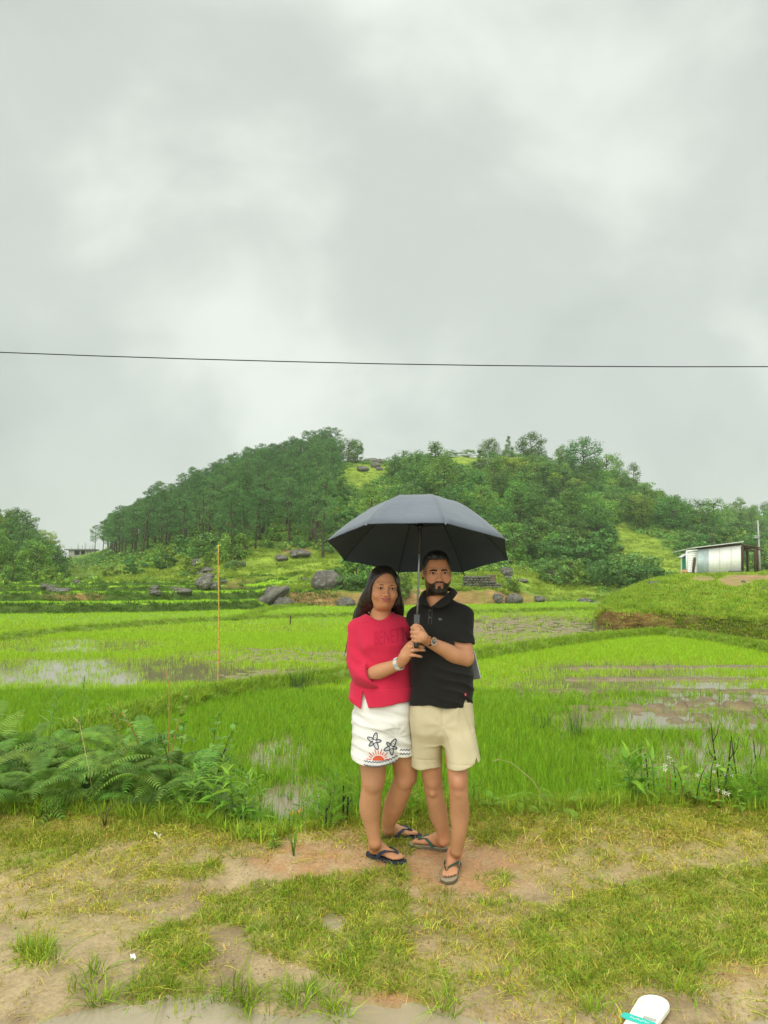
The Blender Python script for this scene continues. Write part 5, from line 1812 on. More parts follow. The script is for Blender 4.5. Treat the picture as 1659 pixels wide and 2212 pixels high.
# forearm and fist
H = np.array([.166, 3.952, 1.318])
W = at(926, 1386, 3.985)
va = Vol((.10, 3.86, 1.12), (.52, 4.20, 1.42), .0025)
va.op(cone(aS * .8 + aE * .2 + np.array([-.006, 0, 0]), aE, .046, .047), .03)
chain(va, [(aE + np.array([.004, 0, -.004]), .047), (aE * .72 + W * .28 + np.array([0, -.004, -.012]), .045), (aE * .45 + W * .55 + np.array([0, 0, -.006]), .038), (W, .0275), (H + np.array([.028, -.020, -.010]), .027)], .02)
mm = .001
hp = lambda x, y, z: H + np.array([x, y, z]) * mm
va.op(cone(hp(28, -22, -8), hp(8, -27, 12), .023, .020, ((0, 1, 0), .75)), .012)
va.op(cone(hp(26, -20, -14), hp(8, -25, -20), .022, .018, ((0, 1, 0), .75)), .012)
for i, z in enumerate((32, 11, -10, -30)):
    r = (10.6, 10.8, 10.3, 9.3)[i] * mm
    x0 = (0, -1, 0, 4)[i]
    va.op(cone(hp(12 + x0, -25, z * .9), hp(-10 + x0, -23, z), r * 1.06, r), .006)
    va.op(cone(hp(-10 + x0, -23, z), hp(-21 + x0, -4, z + 1), r, r * .98), .0035)
    va.op(cone(hp(-21 + x0, -4, z + 1), hp(-10 + x0, 16, z), r * .98, r * .9), .004)
    va.op(cone(hp(-10 + x0, 16, z), hp(6, 18, z - 1), r * .9, r * .82), .004)
    va.op(ellip(hp(11 + x0, -33, z * .92), (.0085, .007, .0085)), .006)
chain(va, [(hp(30, -8, 10), .016), (hp(18, -6, 34), .0125), (hp(-2, -14, 46), .0108), (hp(-14, -12, 44), .0092)], .006)
AV, AF = va.nets()
allV, allF = join_vf([(HV, HF), (BV, BF), (AV, AF)])
bc = skin_cols(np.concatenate([BV, AV]), (.500, .245, .130), 13)
lo_ = np.concatenate([BV, AV])
# knees and feet are darker skin
for kp in (at(990, 1695, 4.10), at(935, 1690, 4.25)):
    dk = np.exp(-((lo_ - kp) ** 2).sum(1) / .045 ** 2)
    bc = bc * (1 - np.array([.22, .28, .28])[None] * dk[:, None])
part('body', allV, allF, m_skin, man, mbase, {'Col': np.clip(np.concatenate([hc, bc]), 0, 1)})
eyes_for(MH, man, mbase, 'man')

# hair
vh = Vol(at(900, 1290, 4.34) - np.array([0, .32, 0]), at(990, 1180, 4.34), .0026)
vh.op(ellip((0, .020, .030), (.0775, .0985, .083)), .01, MH)
vh.op(ellip((.000, -.004, .074), (.062, .078, .044)), .02, MH)
vh.op(ellip((-.010, -.030, .090), (.046, .046, .026)), .014, MH)
Ih = np.array(MH.inverted())


def hair_keep(X, Y, Z):
    x, y, z = [Ih[i, 0] * X + Ih[i, 1] * Y + Ih[i, 2] * Z + Ih[i, 3] for i in range(3)]
    fl = np.where(y < .01, np.interp(np.abs(x), [0, .030, .050, .060, .068, .08], [.073, .072, .068, .046, .0, -.06]), -.2)
    sd_ = np.interp(y, [-.10, -.062, -.046, -.022, .0, .02, .06, .12], [.074, .058, .026, -.002, -.010, .002, -.045, -.06])
    line = np.maximum(fl, sd_)
    return line - z


vh.cut(hair_keep, .005)
vh.warp(lambda X, Y, Z: -.0022 * vn(X * 70 + Y * 30, Y * 14, Z * 40, 21) - .0010 * vn(X * 190, Y * 40, Z * 120, 23))
V_, F_ = vh.nets()
part('hair', V_, F_, m_hairm, man, mbase)


def brow(M, s, pts, r, par, base):
    vv = []
    mb = MB()
    mb.tube([(M @ Vector((s * x, y, z))) - Vector(base) for x, y, z in pts], r, 8, flat=.55)
    mb.build('eyebrow', m_brow, par)


for s in (-1, 1):
    brow(MH, s, [(.010, -.0905, .0140), (.022, -.0905, .0162), (.035, -.0855, .0172), (.047, -.0760, .0135), (.052, -.0705, .0100)], [.0032, .0044, .0043, .003, .0012], man, mbase)

# polo shirt
TS = [(1538, 954, 67, 0, .130), (1500, 953, 66, -.008, .129), (1450, 953, 65, -.014, .131), (1400, 952, 63, -.014, .130), (1360, 951, 61, -.006, .120), (1330, 950, 56, .002, .102), (1312, 948, 46, .008, .082), (1298, 946, 30, .014, .066), (1290, 946, 24, .014, .06)]
vs = Vol((-.05, 3.95, at(829, 1548, 4.2)[2]), (.60, 4.55, at(829, 1262, 4.2)[2]), .0042)
vs.op(loft(lrows(TS, MY0)), .02)
vs.op(cone(at(935, 1311, 4.21), at(998, 1333, 4.20), .054, .060), .035)
vs.op(cone(at(952, 1311, 4.22), at(904, 1333, 4.25), .052, .054), .035)
sl_end = at(1001.5, 1390, 4.135)
vs.op(cone(at(998, 1334, 4.20), sl_end + np.array([0, -.01, -.04]), .060, .062), .03)
vs.op(cone(at(903, 1336, 4.26), at(872, 1400, 4.44), .054, .060), .03)
# opening at the neck
zV, xV = at(930, 1313, 4.08)[2], at(930, 1313, 4.08)[0]
xl, xr_, zt_ = at(914, 1270, 4.1)[0], at(976, 1272, 4.1)[0], at(930, 1272, 4.1)[2]


def neck_cut(X, Y, Z):
    t = (Z - zV) / (zt_ - zV)
    a = xV + (xl - xV) * t - X
    b = X - (xV + (xr_ - xV) * t)
    return -np.maximum(np.maximum(a, b) * .75, Y - 4.17)


vs.cut(lambda X, Y, Z: neck_cut(X, Y, Z), .004)
vs.op((lambda X, Y, Z: np.sqrt((X - at(946, 1290, 4.2)[0]) ** 2 + (Y - 4.20) ** 2) - .062 - 0 * Z, at(915, 1296, 4.12), at(980, 1262, 4.28)), .006, None, True)
# sleeve end, hem
dS = np.array(sl_end - aS); dS /= np.linalg.norm(dS)
cuffn = np.array([-.10, -.25, -1.0]); cuffn /= np.linalg.norm(cuffn)
vs.cut(lambda X, Y, Z: np.where(X > at(972, 1390, 4.1)[0], (X - sl_end[0]) * cuffn[0] + (Y - sl_end[1]) * cuffn[1] + (Z - sl_end[2]) * cuffn[2], -1).astype(np.float32) * ((Z < sl_end[2] + .08) & (Z > sl_end[2] - .09) & (np.sqrt((X - sl_end[0]) ** 2 + (Y - sl_end[1]) ** 2) < .085)) - .02 * ~((Z < sl_end[2] + .08) & (Z > sl_end[2] - .09) & (np.sqrt((X - sl_end[0]) ** 2 + (Y - sl_end[1]) ** 2) < .085)), .003)
zh = at(950, 1528, 4.08)[2]


def hem_m(X, Y, Z):
    z = zh - .012 * np.clip((Y - 4.15) / .1, 0, 1) - .006 * np.sin(X * 22)
    xs_ = at(1005, 1520, 4.1)[0]
    wedge = np.clip(.040 - 2.2 * np.abs(X - xs_ - .004), 0, .036) * (Y < 4.2)
    return z + wedge - Z


vs.cut(hem_m, .003)


def polo_folds(X, Y, Z):
    f = .0062 * vn(X * 9 + Z * 5, Y * 6, Z * 13, 31) + .0036 * vn(X * 20 + Z * 12, Y * 14, Z * 26 - X * 10, 33)
    f = f + drape(X, Y, Z, 22, 48, .011, 35, .25) * np.clip((at(0, 1350, 4.1)[2] - Z) / .06, 0, 1)
    arm = np.exp(-((X - at(985, 1380, 4.1)[0]) / .05) ** 2)
    f = f + .003 * np.sin((Z * 70 + X * 40)) * np.exp(-((Z - at(0, 1340, 4.1)[2]) / .05) ** 2) * arm
    # seam line of the sleeve
    return -f


vs.warp(polo_folds)
PV, PF_ = vs.nets()
polo = part('polo_shirt', PV, PF_, m_black, man, mbase)
CT = [(931, 1312, 4.083), (948, 1298, 4.098), (963, 1286, 4.125), (973, 1276, 4.165), (974, 1270, 4.22), (962, 1267, 4.265), (945, 1266, 4.28), (933, 1269, 4.265), (922, 1274, 4.22), (920, 1281, 4.17), (922, 1296, 4.12), (929, 1311, 4.085)]
CO = [(952, 1314, 4.060), (966, 1306, 4.066), (979, 1294, 4.10), (986, 1284, 4.16), (986, 1280, 4.23), (968, 1277, 4.295), (945, 1277, 4.31), (925, 1279, 4.295), (911, 1284, 4.23), (906, 1292, 4.16), (905, 1302, 4.11), (910, 1306, 4.082)]


def spl(P, n):
    P = np.array(P); t = np.linspace(0, len(P) - 1, n); i = np.clip(t.astype(int), 0, len(P) - 2); f = (t - i)[:, None]
    g = lambda k: P[np.clip(i + k, 0, len(P) - 1)]
    return .5 * (2 * g(0) + (g(1) - g(-1)) * f + (2 * g(-1) - 5 * g(0) + 4 * g(1) - g(2)) * f * f + (3 * g(0) - g(-1) - 3 * g(1) + g(2)) * f ** 3)


ct_ = spl([at(*q) for q in CT], 70); co_ = spl([at(*q) for q in CO], 70)
cen = at(945, 1290, 4.20)
mb = MB()
for k_ in range(9):
    t = k_ / 8
    b_ = ct_ * (1 - t) + co_ * t
    outw = b_ - cen; outw[:, 2] = 0; outw /= np.linalg.norm(outw, axis=1)[:, None] + 1e-6
    b_ = b_ + outw * (.008 * 4 * t * (1 - t) * (1 - .5 * t)) + np.array([0, 0, .003 * 4 * t * (1 - t)])
    mb.v += [tuple(q - mbase) for q in b_]
for k_ in range(8):
    for i in range(69):
        mb.f.append((k_ * 70 + i, k_ * 70 + i + 1, k_ * 70 + 71 + i, k_ * 70 + 70 + i))
o = mb.build('collar', m_black, man)
sd = o.modifiers.new('thick', 'SOLIDIFY'); sd.thickness = .003; sd.offset = 0
polo_bvh = BVHTree.FromPolygons(PV.tolist(), PF_.tolist())

# shorts
vq = Vol((-.02, 3.98, at(829, 1678, 4.1)[2]), (.60, 4.45, at(829, 1495, 4.2)[2]), .0045)
vq.op(loft(lrows([(1675, 1000, 35, -.055, .098), (1640, 1000, 34.5, -.05, .100), (1605, 995, 34, -.03, .104), (1560, 985, 37, 0, .110), (1515, 978, 40, 0, .112)], MY0)), .02)
vq.op(loft(lrows([(1672, 922, 33, .075, .094), (1640, 921, 32, .07, .096), (1605, 922, 32, .045, .100), (1560, 925, 36, .015, .108), (1515, 930, 40, 0, .110)], MY0)), .012)
vq.op(loft(lrows([(1602, 954, 40, .01, .066), (1582, 954, 57, .0, .098), (1555, 954, 64, .0, .112), (1500, 954, 65, 0, .114)], MY0)), .03)


def hem_k(X, Y, Z):
    xm = at(957, 1660, 4.15)[0]
    zl = at(922, 1654, 4.27)[2]; zr = at(1000, 1662, 4.1)[2] + .05 * np.clip((X - at(1000, 1660, 4.1)[0]) / .1, 0, 1) + .02 * np.clip((Y - 4.12) / .08, 0, 1)
    slit = .10 * np.exp(-((X - at(1026, 1640, 4.14)[0]) / .006) ** 2) * (Y < 4.17)
    return np.where(X < xm, zl - .004 * np.sin(X * 40), zr + .3 * slit) - Z


vq.cut(hem_k, .003)


def khaki_folds(X, Y, Z):
    f = .0065 * vn(X * 10 + 3, Y * 6, Z * 5 + X * 4, 41) + .003 * vn(X * 22, Y * 15, Z * 11 + X * 12, 43)
    f = f + drape(X, Y, Z, 42, 14, .010, 45, .2)
    cx = at(955, 1560, 4.1)[0]; cz = at(955, 1570, 4.1)[2]
    r = np.hypot(X - cx, Z - cz)
    a = np.arctan2(Z - cz, X - cx)
    f = f + .0020 * np.sin(a * 7 + 1) * np.exp(-(r / .10) ** 2) * (1 - np.exp(-(r / .045) ** 2))
    f = f - .0035 * np.exp(-((X - (cx + .002)) / .0065) ** 2) * (Z > cz)      # fly seam
    px = at(1006, 1540, 4.1)[0] + (at(0, 1540, 4.1)[2] - Z) * .35
    f = f - .0040 * np.exp(-((X - px) / .0065) ** 2) * (Z > at(0, 1580, 4.1)[2])   # pocket edge
    f = f - .002 * np.exp(-((Z - (at(0, 1654, 4.1)[2] + .012)) / .003) ** 2)
    return -f


vq.warp(khaki_folds)
SV, SF_ = vq.nets()
part('shorts', SV, SF_, m_khaki, man, mbase)

flip_flop(M1, L1, -1, (m_sole, m_sand, m_green), man, mbase, extra=[(.165, .192, -.030, -.012, .060), (.125, .148, .030, .050, .060)])
flip_flop(M2, L2, 1, (m_sole, m_sand, m_green), man, mbase)

# buttons, tabs
def on_surf(bvh, dx, dy, off=.002):
    d = Vector(ray(dx, dy)).normalized(); h = bvh.ray_cast(Vector((0, 0, CAMZ)), d)
    return (np.array(h[0]) - np.array(d) * off, np.array(h[1])) if h[0] is not None else (at(dx, dy, 4.0), np.array([0, -1, 0]))


def decal(name, poly_list, bvh, m, par, base, off=.0025, sub=3):
    """thin cloth-hugging patches given as photo polygons"""
    mb = MB()
    for poly in poly_list:
        bm = bmesh.new()
        vs_ = [bm.verts.new((x, y, 0)) for x, y in poly]
        try:
            bm.faces.new(vs_)
        except ValueError:
            bm.free(); continue
        bmesh.ops.triangulate(bm, faces=bm.faces)
        for _ in range(sub):
            lo = [e for e in bm.edges if e.calc_length() > 3.0]
            if lo: bmesh.ops.subdivide_edges(bm, edges=lo, cuts=1); bmesh.ops.triangulate(bm, faces=bm.faces)
        bm.verts.index_update()
        mb.add([on_surf(bvh, q.co.x, q.co.y, off)[0] - base for q in bm.verts], [[q.index for q in f.verts] for f in bm.faces])
        bm.free()
    return mb.build(name, m, par)


m_btn = mat('shirt_button', (.07, .07, .068), rough=.35)
m_grey = mat('grey_patch', (.10, .105, .105), rough=.6)
m_redtab = mat('red_tab', (.55, .02, .03), rough=.7)
circ = lambda cx, cy, r, n=10, ry=None: [(cx + r * math.cos(6.2832 * i / n), cy + (ry or r) * math.sin(6.2832 * i / n)) for i in range(n)]
decal('button', [circ(929.2, 1318.5, 2.2)], polo_bvh, m_btn, man, mbase, .003)
decal('button', [circ(928.6, 1334, 2.0)], polo_bvh, m_btn, man, mbase, .003)
decal('chest_logo', [[(946.3, 1335.2), (954.8, 1335.6), (954.4, 1338.6), (952.5, 1340.6), (950.5, 1339.6), (948.5, 1340.4), (947, 1338)]], polo_bvh, m_grey, man, mbase, .003)
decal('hem_tab', [[(1003.6, 1497), (1007.0, 1497), (1007.0, 1503.5), (1003.6, 1503.5)]], polo_bvh, m_redtab, man, mbase, .003)
decal('hem_tab_print', [[(1004.6, 1499.4), (1006.2, 1499.4), (1006.2, 1501.4), (1004.6, 1501.4)]], polo_bvh, m_white, man, mbase, .004)
decal('placket', [[(926.2, 1314), (927.0, 1314), (926.0, 1348), (925.2, 1348)], [(933.2, 1314), (934.0, 1314), (932.6, 1348), (931.8, 1348)]], polo_bvh, m_btn, man, mbase, .0016)

# wrist watch
wr = thing('wrist_watch', (0, 0, 0), None, None); wr.parent = man
del_keys = [k_ for k_ in ('label', 'category') if k_ in wr]
Wp = at(927, 1384.5, 3.985)
fa = Vector(H + np.array([.028, -.02, -.01]) - aE).normalized()
fz = Vector((.15, -.97, .2)); fz = (fz - fa * fz.dot(fa)).normalized()
fx = fz.cross(fa)
MW = Matrix((fx, fa, fz)).transposed().to_4x4(); MW.translation = Vector(Wp - mbase)
wr.matrix_basis = MW
mb = MB()
ring = [(math.cos(a) * .0305, 0, math.sin(a) * .0300) for a in np.linspace(0, 6.2832, 25)]
for i in range(24):
    (x0, _, z0), (x1, _, z1) = ring[i], ring[i + 1]
    hw_ = .009
    mb.add([(x0, -hw_, z0), (x0, hw_, z0), (x1, hw_, z1), (x1, -hw_, z1), (x0 * .93, -hw_, z0 * .93), (x0 * .93, hw_, z0 * .93), (x1 * .93, hw_, z1 * .93), (x1 * .93, -hw_, z1 * .93)],
           [(0, 1, 2, 3), (4, 7, 6, 5), (0, 4, 5, 1), (3, 2, 6, 7)])
mb.build('watch_strap', m_blackmetal, wr)


def disc(r0, z0, z1, n=28, rin=None):
    mb = MB()
    c = [(math.cos(6.2832 * i / n), math.sin(6.2832 * i / n)) for i in range(n)]
    if rin is None:
        mb.v = [(x * r0, y * r0, z0) for x, y in c] + [(x * r0, y * r0, z1) for x, y in c]
        mb.f = [(i, (i + 1) % n, n + (i + 1) % n, n + i) for i in range(n)] + [tuple(range(n, 2 * n)), tuple(range(n))[::-1]]
    else:
        mb.v = [(x * r0, y * r0, z0) for x, y in c] + [(x * r0, y * r0, z1) for x, y in c] + [(x * rin, y * rin, z1 - .0005) for x, y in c] + [(x * rin, y * rin, z0) for x, y in c]
        mb.f = [(k_ * n + i, k_ * n + (i + 1) % n, ((k_ + 1) % 4) * n + (i + 1) % n, ((k_ + 1) % 4) * n + i) for k_ in range(4) for i in range(n)]
    return mb


disc(.0215, .027, .0385, rin=.0175).build('watch_bezel', m_rosegold, wr, smooth=False)
disc(.0178, .026, .036).build('watch_dial', m_dial, wr, smooth=False)
mb = MB()
for i in range(12):
    a = 6.2832 * i / 12
    Mx = Matrix.Rotation(a, 4, 'Z')
    mb.box((.0115, -.0011, .0362), (.0165, .0011, .0368), Mx)
mb.box((-.001, -.002, .0366), (.001, .011, .0374), Matrix.Rotation(.9, 4, 'Z')); mb.box((-.001, -.002, .0366), (.001, .014, .0374), Matrix.Rotation(2.5, 4, 'Z'))
mb.build('watch_hands', m_cream, wr, smooth=False)
mb = MB(); mb.tube([(.0215, 0, .032), (.0255, 0, .032)], .003, 8); mb.build('watch_crown', m_rosegold, wr)

# =================================================================== the woman
WY0 = 4.28
wbase = np.array([at(830, 1840, 4.33)[0], 4.33, float(zground(0, 4.33))])
wom = person_root(wbase, 'woman in pink knit top and white embroidered shorts with hand on his belly')
WH = Matrix.Translation(Vector(at(828.5, 1268.5, 4.235))) @ Matrix.Rotation(R(11), 4, 'Z') @ Matrix.Rotation(R(4), 4, 'X') @ Matrix.Rotation(R(3), 4, 'Y')
v = Vol(at(772, 1372, 4.40) - np.array([0, .32, 0]), at(876, 1212, 4.40), .0023)
add_head(v, WH, 'woman')
v.op(cone(WH @ Vector((0, .022, -.066)), at(822, 1336, 4.285), .050, .060), .02)
v.op(ellip(at(821, 1352, 4.265), (.125, .075, .038)), .03)
HV, HF = v.nets()
hc = face_cols(HV, skin_cols(HV, (.520, .252, .132), 53), WH, 'woman')
TW = [(1535, 826, 56, 0, .105), (1490, 826, 58, 0, .110), (1450, 827, 58, 0, .115), (1410, 827, 56, -.01, .118), (1375, 825, 54, -.015, .118), (1352, 822, 52, 0, .098), (1336, 820, 40, .008, .075)]
vb = Vol((-.32, 3.86, -.06), (.30, 4.90, 1.46), .0042)
vb.op(loft(lrows(TW, WY0), -.008), .02)
vb.op(ellip(at(824, 1550, 4.29), (.140, .105, .11)), .03)
aS = at(773, 1356, 4.28); aE = at(782, 1462, 4.215)
vb.op(cone(aS * .85 + aE * .15 + np.array([.008, 0, 0]), aE, .044, .046), .03)
vb.op(cone(at(872, 1356, 4.30), at(882, 1440, 4.44), .052, .045), .03)
w1h, w1t = gpt(794, 1846), gpt(874, 1868)
w2h, w2t = gpt(826, 1812), gpt(908, 1806)
chain(vb, [(at(800, 1575, 4.28), .084), (at(806, 1672, 4.24), .067), (at(803, 1704, 4.24), .057), (at(799.5, 1742, 4.27), .0585), (at(803, 1780, 4.285), .044), (at(810, 1820, 4.29), .032)], .012)
M3, L3 = foot_frame(w1h, w1t)
vb.op(cone(at(810, 1820, 4.29), M3 @ Vector((.042, 0, .05)), .032, .032), .012)
add_foot(vb, M3, L3, 1)
chain(vb, [(at(860, 1575, 4.31), .082), (at(876, 1664, 4.33), .066), (at(871, 1690, 4.34), .058), (at(853, 1738, 4.42), .0585), (at(842, 1768, 4.47), .044), (at(838, 1788, 4.50), .033)], .012)
M4, L4 = foot_frame(w2h, w2t)
vb.op(cone(at(838, 1788, 4.50), M4 @ Vector((.042, 0, .05)), .033, .032), .012)
add_foot(vb, M4, L4, -1)
for kn_, an_ in ((at(804, 1692, 4.235), at(800, 1748, 4.27)), (at(872, 1684, 4.335), at(853, 1742, 4.42))):
    vb.op(ellip(kn_ + np.array([.004, -.042, .0]), (.030, .022, .034)), .025)
    vb.op(ellip(an_ + np.array([-.012, .020, .006]), (.036, .038, .075)), .025)
for M_ in (M3, M4):
    for s in (-1, 1): vb.op(ellip(M_ @ Vector((.043, s * .030, .075)), (.014, .011, .013)), .012)
BV, BF = vb.nets()
W = at(862, 1433.5, 4.055)
va = Vol((-.16, 3.90, 1.07), (.26, 4.30, 1.36), .0025)
va.op(cone(aS * .7 + aE * .3, aE, .044, .047), .03)
chain(va, [(aE, .047), (aE * .65 + W * .35 + np.array([0, 0, -.004]), .044), (W, .028), (at(874, 1418, 4.015), .027)], .02, None)
# hand: the back of it faces the camera
va.op(cone(at(872, 1420, 4.02), at(885, 1400, 3.992), .024, .020, ((0, 1, 0), .65)), .012)
va.op(cone(at(872, 1424, 4.02), at(884, 1412, 3.995), .022, .018, ((0, 1, 0), .65)), .012)
for pts, r in (([(883, 1391.5, 3.993), (898, 1388.5, 3.978), (909, 1393, 3.988)], 0.0088), ([(885, 1398, 3.988), (902, 1394.5, 3.972), (914.5, 1397.5, 3.982)], 0.0092), ([(885.5, 1406, 3.990), (902, 1403.5, 3.972), (917, 1404.5, 3.982)], 0.0086), ([(882.5, 1415.5, 3.996), (896, 1415.5, 3.982), (910.5, 1418.8, 3.992)], 0.0078)):
    P3 = [at(*p) for p in pts]
    va.op(cone(P3[0], P3[1], r * 1.12, r), .004)
    va.op(cone(P3[1], P3[2], r, r * .80), .003)
chain(va, [(at(871, 1408, 4.02), .014), (at(884, 1390, 4.015), .010), (at(897, 1384.5, 4.01), .0085)], .006)
AV, AF = va.nets()
allV, allF = join_vf([(HV, HF), (BV, BF), (AV, AF)])
lo_ = np.concatenate([BV, AV])
bc = skin_cols(lo_, (.520, .262, .138), 63)
for kp in (at(806, 1690, 4.18), at(874, 1680, 4.28)):
    dk = np.exp(-((lo_ - kp) ** 2).sum(1) / .05 ** 2)
    bc = bc * (1 - np.array([.18, .24, .24])[None] * dk[:, None])
# painted nails
for pts in ((909, 1393, 3.988), (914.5, 1397.5, 3.982), (917, 1404.5, 3.982), (910.5, 1418.8, 3.992)):
    p_ = at(*pts) + np.array([.001, -.004, .001])
    nd = ((lo_ - p_) ** 2).sum(1) < .0062 ** 2
    bc[nd] = (.16, .15, .17)
part('body', allV, allF, m_skin, wom, wbase, {'Col': np.clip(np.concatenate([hc, bc]), 0, 1)})
eyes_for(WH, wom, wbase, 'woman')
for s in (-1, 1):
    brow(WH, s, [(.014, -.0905, .0165), (.026, -.0885, .0190), (.038, -.0825, .0190), (.050, -.0730, .0140)], [.0017, .0023, .0019, .0008], wom, wbase)

# long hair
vh = Vol(at(728, 1470, 4.5) - np.array([0, .42, 0]), at(884, 1208, 4.5), .0034)
vh.op(ellip((0, .022, .034), (.084, .104, .086)), .01, WH)
vh.op(ellip((0, .055, -.04), (.085, .075, .11)), .03, WH)
chain(vh, [(WH @ Vector((-.066, -.010, .02)), .024), (WH @ Vector((-.080, .005, -.045)), .032), (at(785, 1308, 4.30), .034), (at(773, 1338, 4.335), .030), (at(763, 1372, 4.37), .018), (at(755, 1412, 4.39), .009), (at(750, 1440, 4.40), .004)], .03)
chain(vh, [(WH @ Vector((-.060, .03, -.06)), .045), (at(797, 1330, 4.36), .05), (at(785, 1370, 4.40), .042), (at(780, 1420, 4.42), .02)], .03)
chain(vh, [(WH @ Vector((.070, .0, .03)), .018), (WH @ Vector((.082, .015, -.03)), .022), (at(862, 1304, 4.30), .028), (at(862, 1330, 4.34), .026), (at(858, 1348, 4.37), .018)], .025)
chain(vh, [(at(845, 1300, 4.36), .05), (at(850, 1345, 4.40), .035)], .03)
Iw = np.array(WH.inverted())


def face_hole(X, Y, Z):
    x, y, z = [Iw[i, 0] * X + Iw[i, 1] * Y + Iw[i, 2] * Z + Iw[i, 3] for i in range(3)]
    zc = -.026
    ry = np.where(z > zc, .106, .20)
    rx = np.where(z > zc, .068, .064) + np.where(x < 0, .003, -.003)
    part_x = x - .006 * np.clip((z - .04) / .05, 0, 1)
    d = np.sqrt((part_x / rx) ** 2 + ((z - zc) / ry) ** 2) - 1
    return -np.maximum(d * .06, y - (.005 - .35 * np.maximum(0, z - .02)))


vh.cut(face_hole, .008)
vh.warp(lambda X, Y, Z: (-.0040 * vn(X * 55, Y * 55, Z * 5, 71) - .0025 * vn(X * 120, Y * 120, Z * 9, 73)) * np.clip((at(0, 1262, 4.2)[2] - Z) / .06, .12, 1))
V_, F_ = vh.nets()
hair_w = part('hair', V_, F_, m_hairw, wom, wbase)
# loose strands
mb = MB()
rs = np.random.default_rng(77)
for i in range(30):
    t0 = rs.uniform(-.02, .02)
    p0 = at(792 + rs.normal() * 5, 1290, 4.27 + rs.uniform(-.02, .05)); p1 = at(775 + rs.normal() * 7, 1330, 4.29 + rs.uniform(0, .06)); p2 = at(762 + rs.normal() * 5, 1370, 4.36 + rs.uniform(0, .04)); p3 = at(751 + rs.normal() * 4, 1405 + rs.uniform(0, 50), 4.40)
    q = []
    for t in np.linspace(0, 1, 9):
        q.append((1 - t) ** 3 * p0 + 3 * (1 - t) ** 2 * t * p1 + 3 * (1 - t) * t * t * p2 + t ** 3 * p3 - wbase)
    mb.tube(q, [.0026, .0028, .0028, .0027, .0024, .002, .0017, .0012, .0006], 4, cap=False)
mb.build('hair_strand', m_hairw, wom)

# knit top
TT = [(1540, 822, 68, 0, .152), (1500, 823, 66.5, -.002, .146), (1460, 825, 63, -.006, .134), (1420, 827, 60, -.018, .138), (1385, 826, 58, -.024, .140), (1358, 823, 55, -.008, .112), (1340, 820, 44, .006, .088), (1326, 819, 26, .012, .07)]
vs = Vol((-.36, 3.98, at(829, 1552, 4.25)[2]), (.22, 4.52, at(829, 1302, 4.3)[2]), .0042)
cuff = at(806, 1457, 4.150)
chain(vs, [(at(775, 1362, 4.28), .060), (at(775, 1410, 4.25), .070), (at(785, 1450, 4.21), .074), (at(802, 1457, 4.16), .070), (at(832, 1449, 4.10), .064)], .03)
fd = Vector(W - aE).normalized()
fd2 = Vector((fd.x + .25, fd.y, fd.z + .25)).normalized()
vs.cut(lambda X, Y, Z: (X - cuff[0]) * fd2.x + (Y - cuff[1]) * fd2.y + (Z - cuff[2]) * fd2.z, .003)
vs.op(cone(cuff + np.array(fd) * .05, cuff - np.array(fd) * .010, .056, .046), .004, None, True)
vt = Vol(vs.lo, vs.lo + vs.h * (vs.n - 1), vs.h)
vt.op(loft(lrows(TT, WY0)), .02)
vt.op(cone(at(812, 1344, 4.285), at(776, 1360, 4.28), .056, .060), .035)
vt.op(cone(at(835, 1342, 4.285), at(866, 1356, 4.30), .054, .058), .035)
vt.op(cone(at(868, 1356, 4.30), at(880, 1425, 4.40), .060, .066), .03)
k_ = .012
h_ = np.clip(.5 + .5 * (vt.d - vs.d) / k_, 0, 1)
vs.d = (vt.d * (1 - h_) + vs.d * h_ - k_ * h_ * (1 - h_)).astype(np.float32)
# round neckline
nc = at(817.5, 1316, 4.23)
vs.op((lambda X, Y, Z: (np.sqrt(((X - nc[0]) / .072) ** 2 + ((Z - nc[2] - .010) / .072) ** 2) - 1) * .07 + np.maximum(0, Y - 4.27), nc + np.array([-.09, -.14, -.085]), nc + np.array([.09, .10, .09])), .005, None, True)
vs.op((lambda X, Y, Z: np.sqrt(((X - nc[0]) / .075) ** 2 + ((Y - 4.275) / .068) ** 2) * .07 - .07 + 0 * Z, nc + np.array([-.09, -.06, -.02]), nc + np.array([.09, .13, .06])), .006, None, True)
zA, zB = at(793, 1532, 4.15)[2], at(886, 1514, 4.16)[2]; xA, xB = at(793, 1532, 4.15)[0], at(886, 1514, 4.16)[0]
xs1 = at(785, 1500, 4.16)[0]; zs1 = at(785, 1494, 4.16)[2]; zC, zD = at(754, 1514, 4.2)[2], at(774, 1526, 4.2)[2]; xC, xD = at(754, 1514, 4.2)[0], at(774, 1526, 4.2)[0]


def hem_w(X, Y, Z):
    zf = zA + (zB - zA) * (X - xA) / (xB - xA)
    zf = np.where(X < xs1, zC + (zD - zC) * (X - xC) / (xD - xC), zf)
    slit = np.clip((zs1 - zA) - np.abs(X - (xs1 + .002 + .10 * (zA + .05 - Z))) * 4.2, 0, 1) * (Y < 4.27)
    return np.maximum(zf, np.where(slit > 0, zA + slit, -9)) - Z


vs.cut(hem_w, .003)


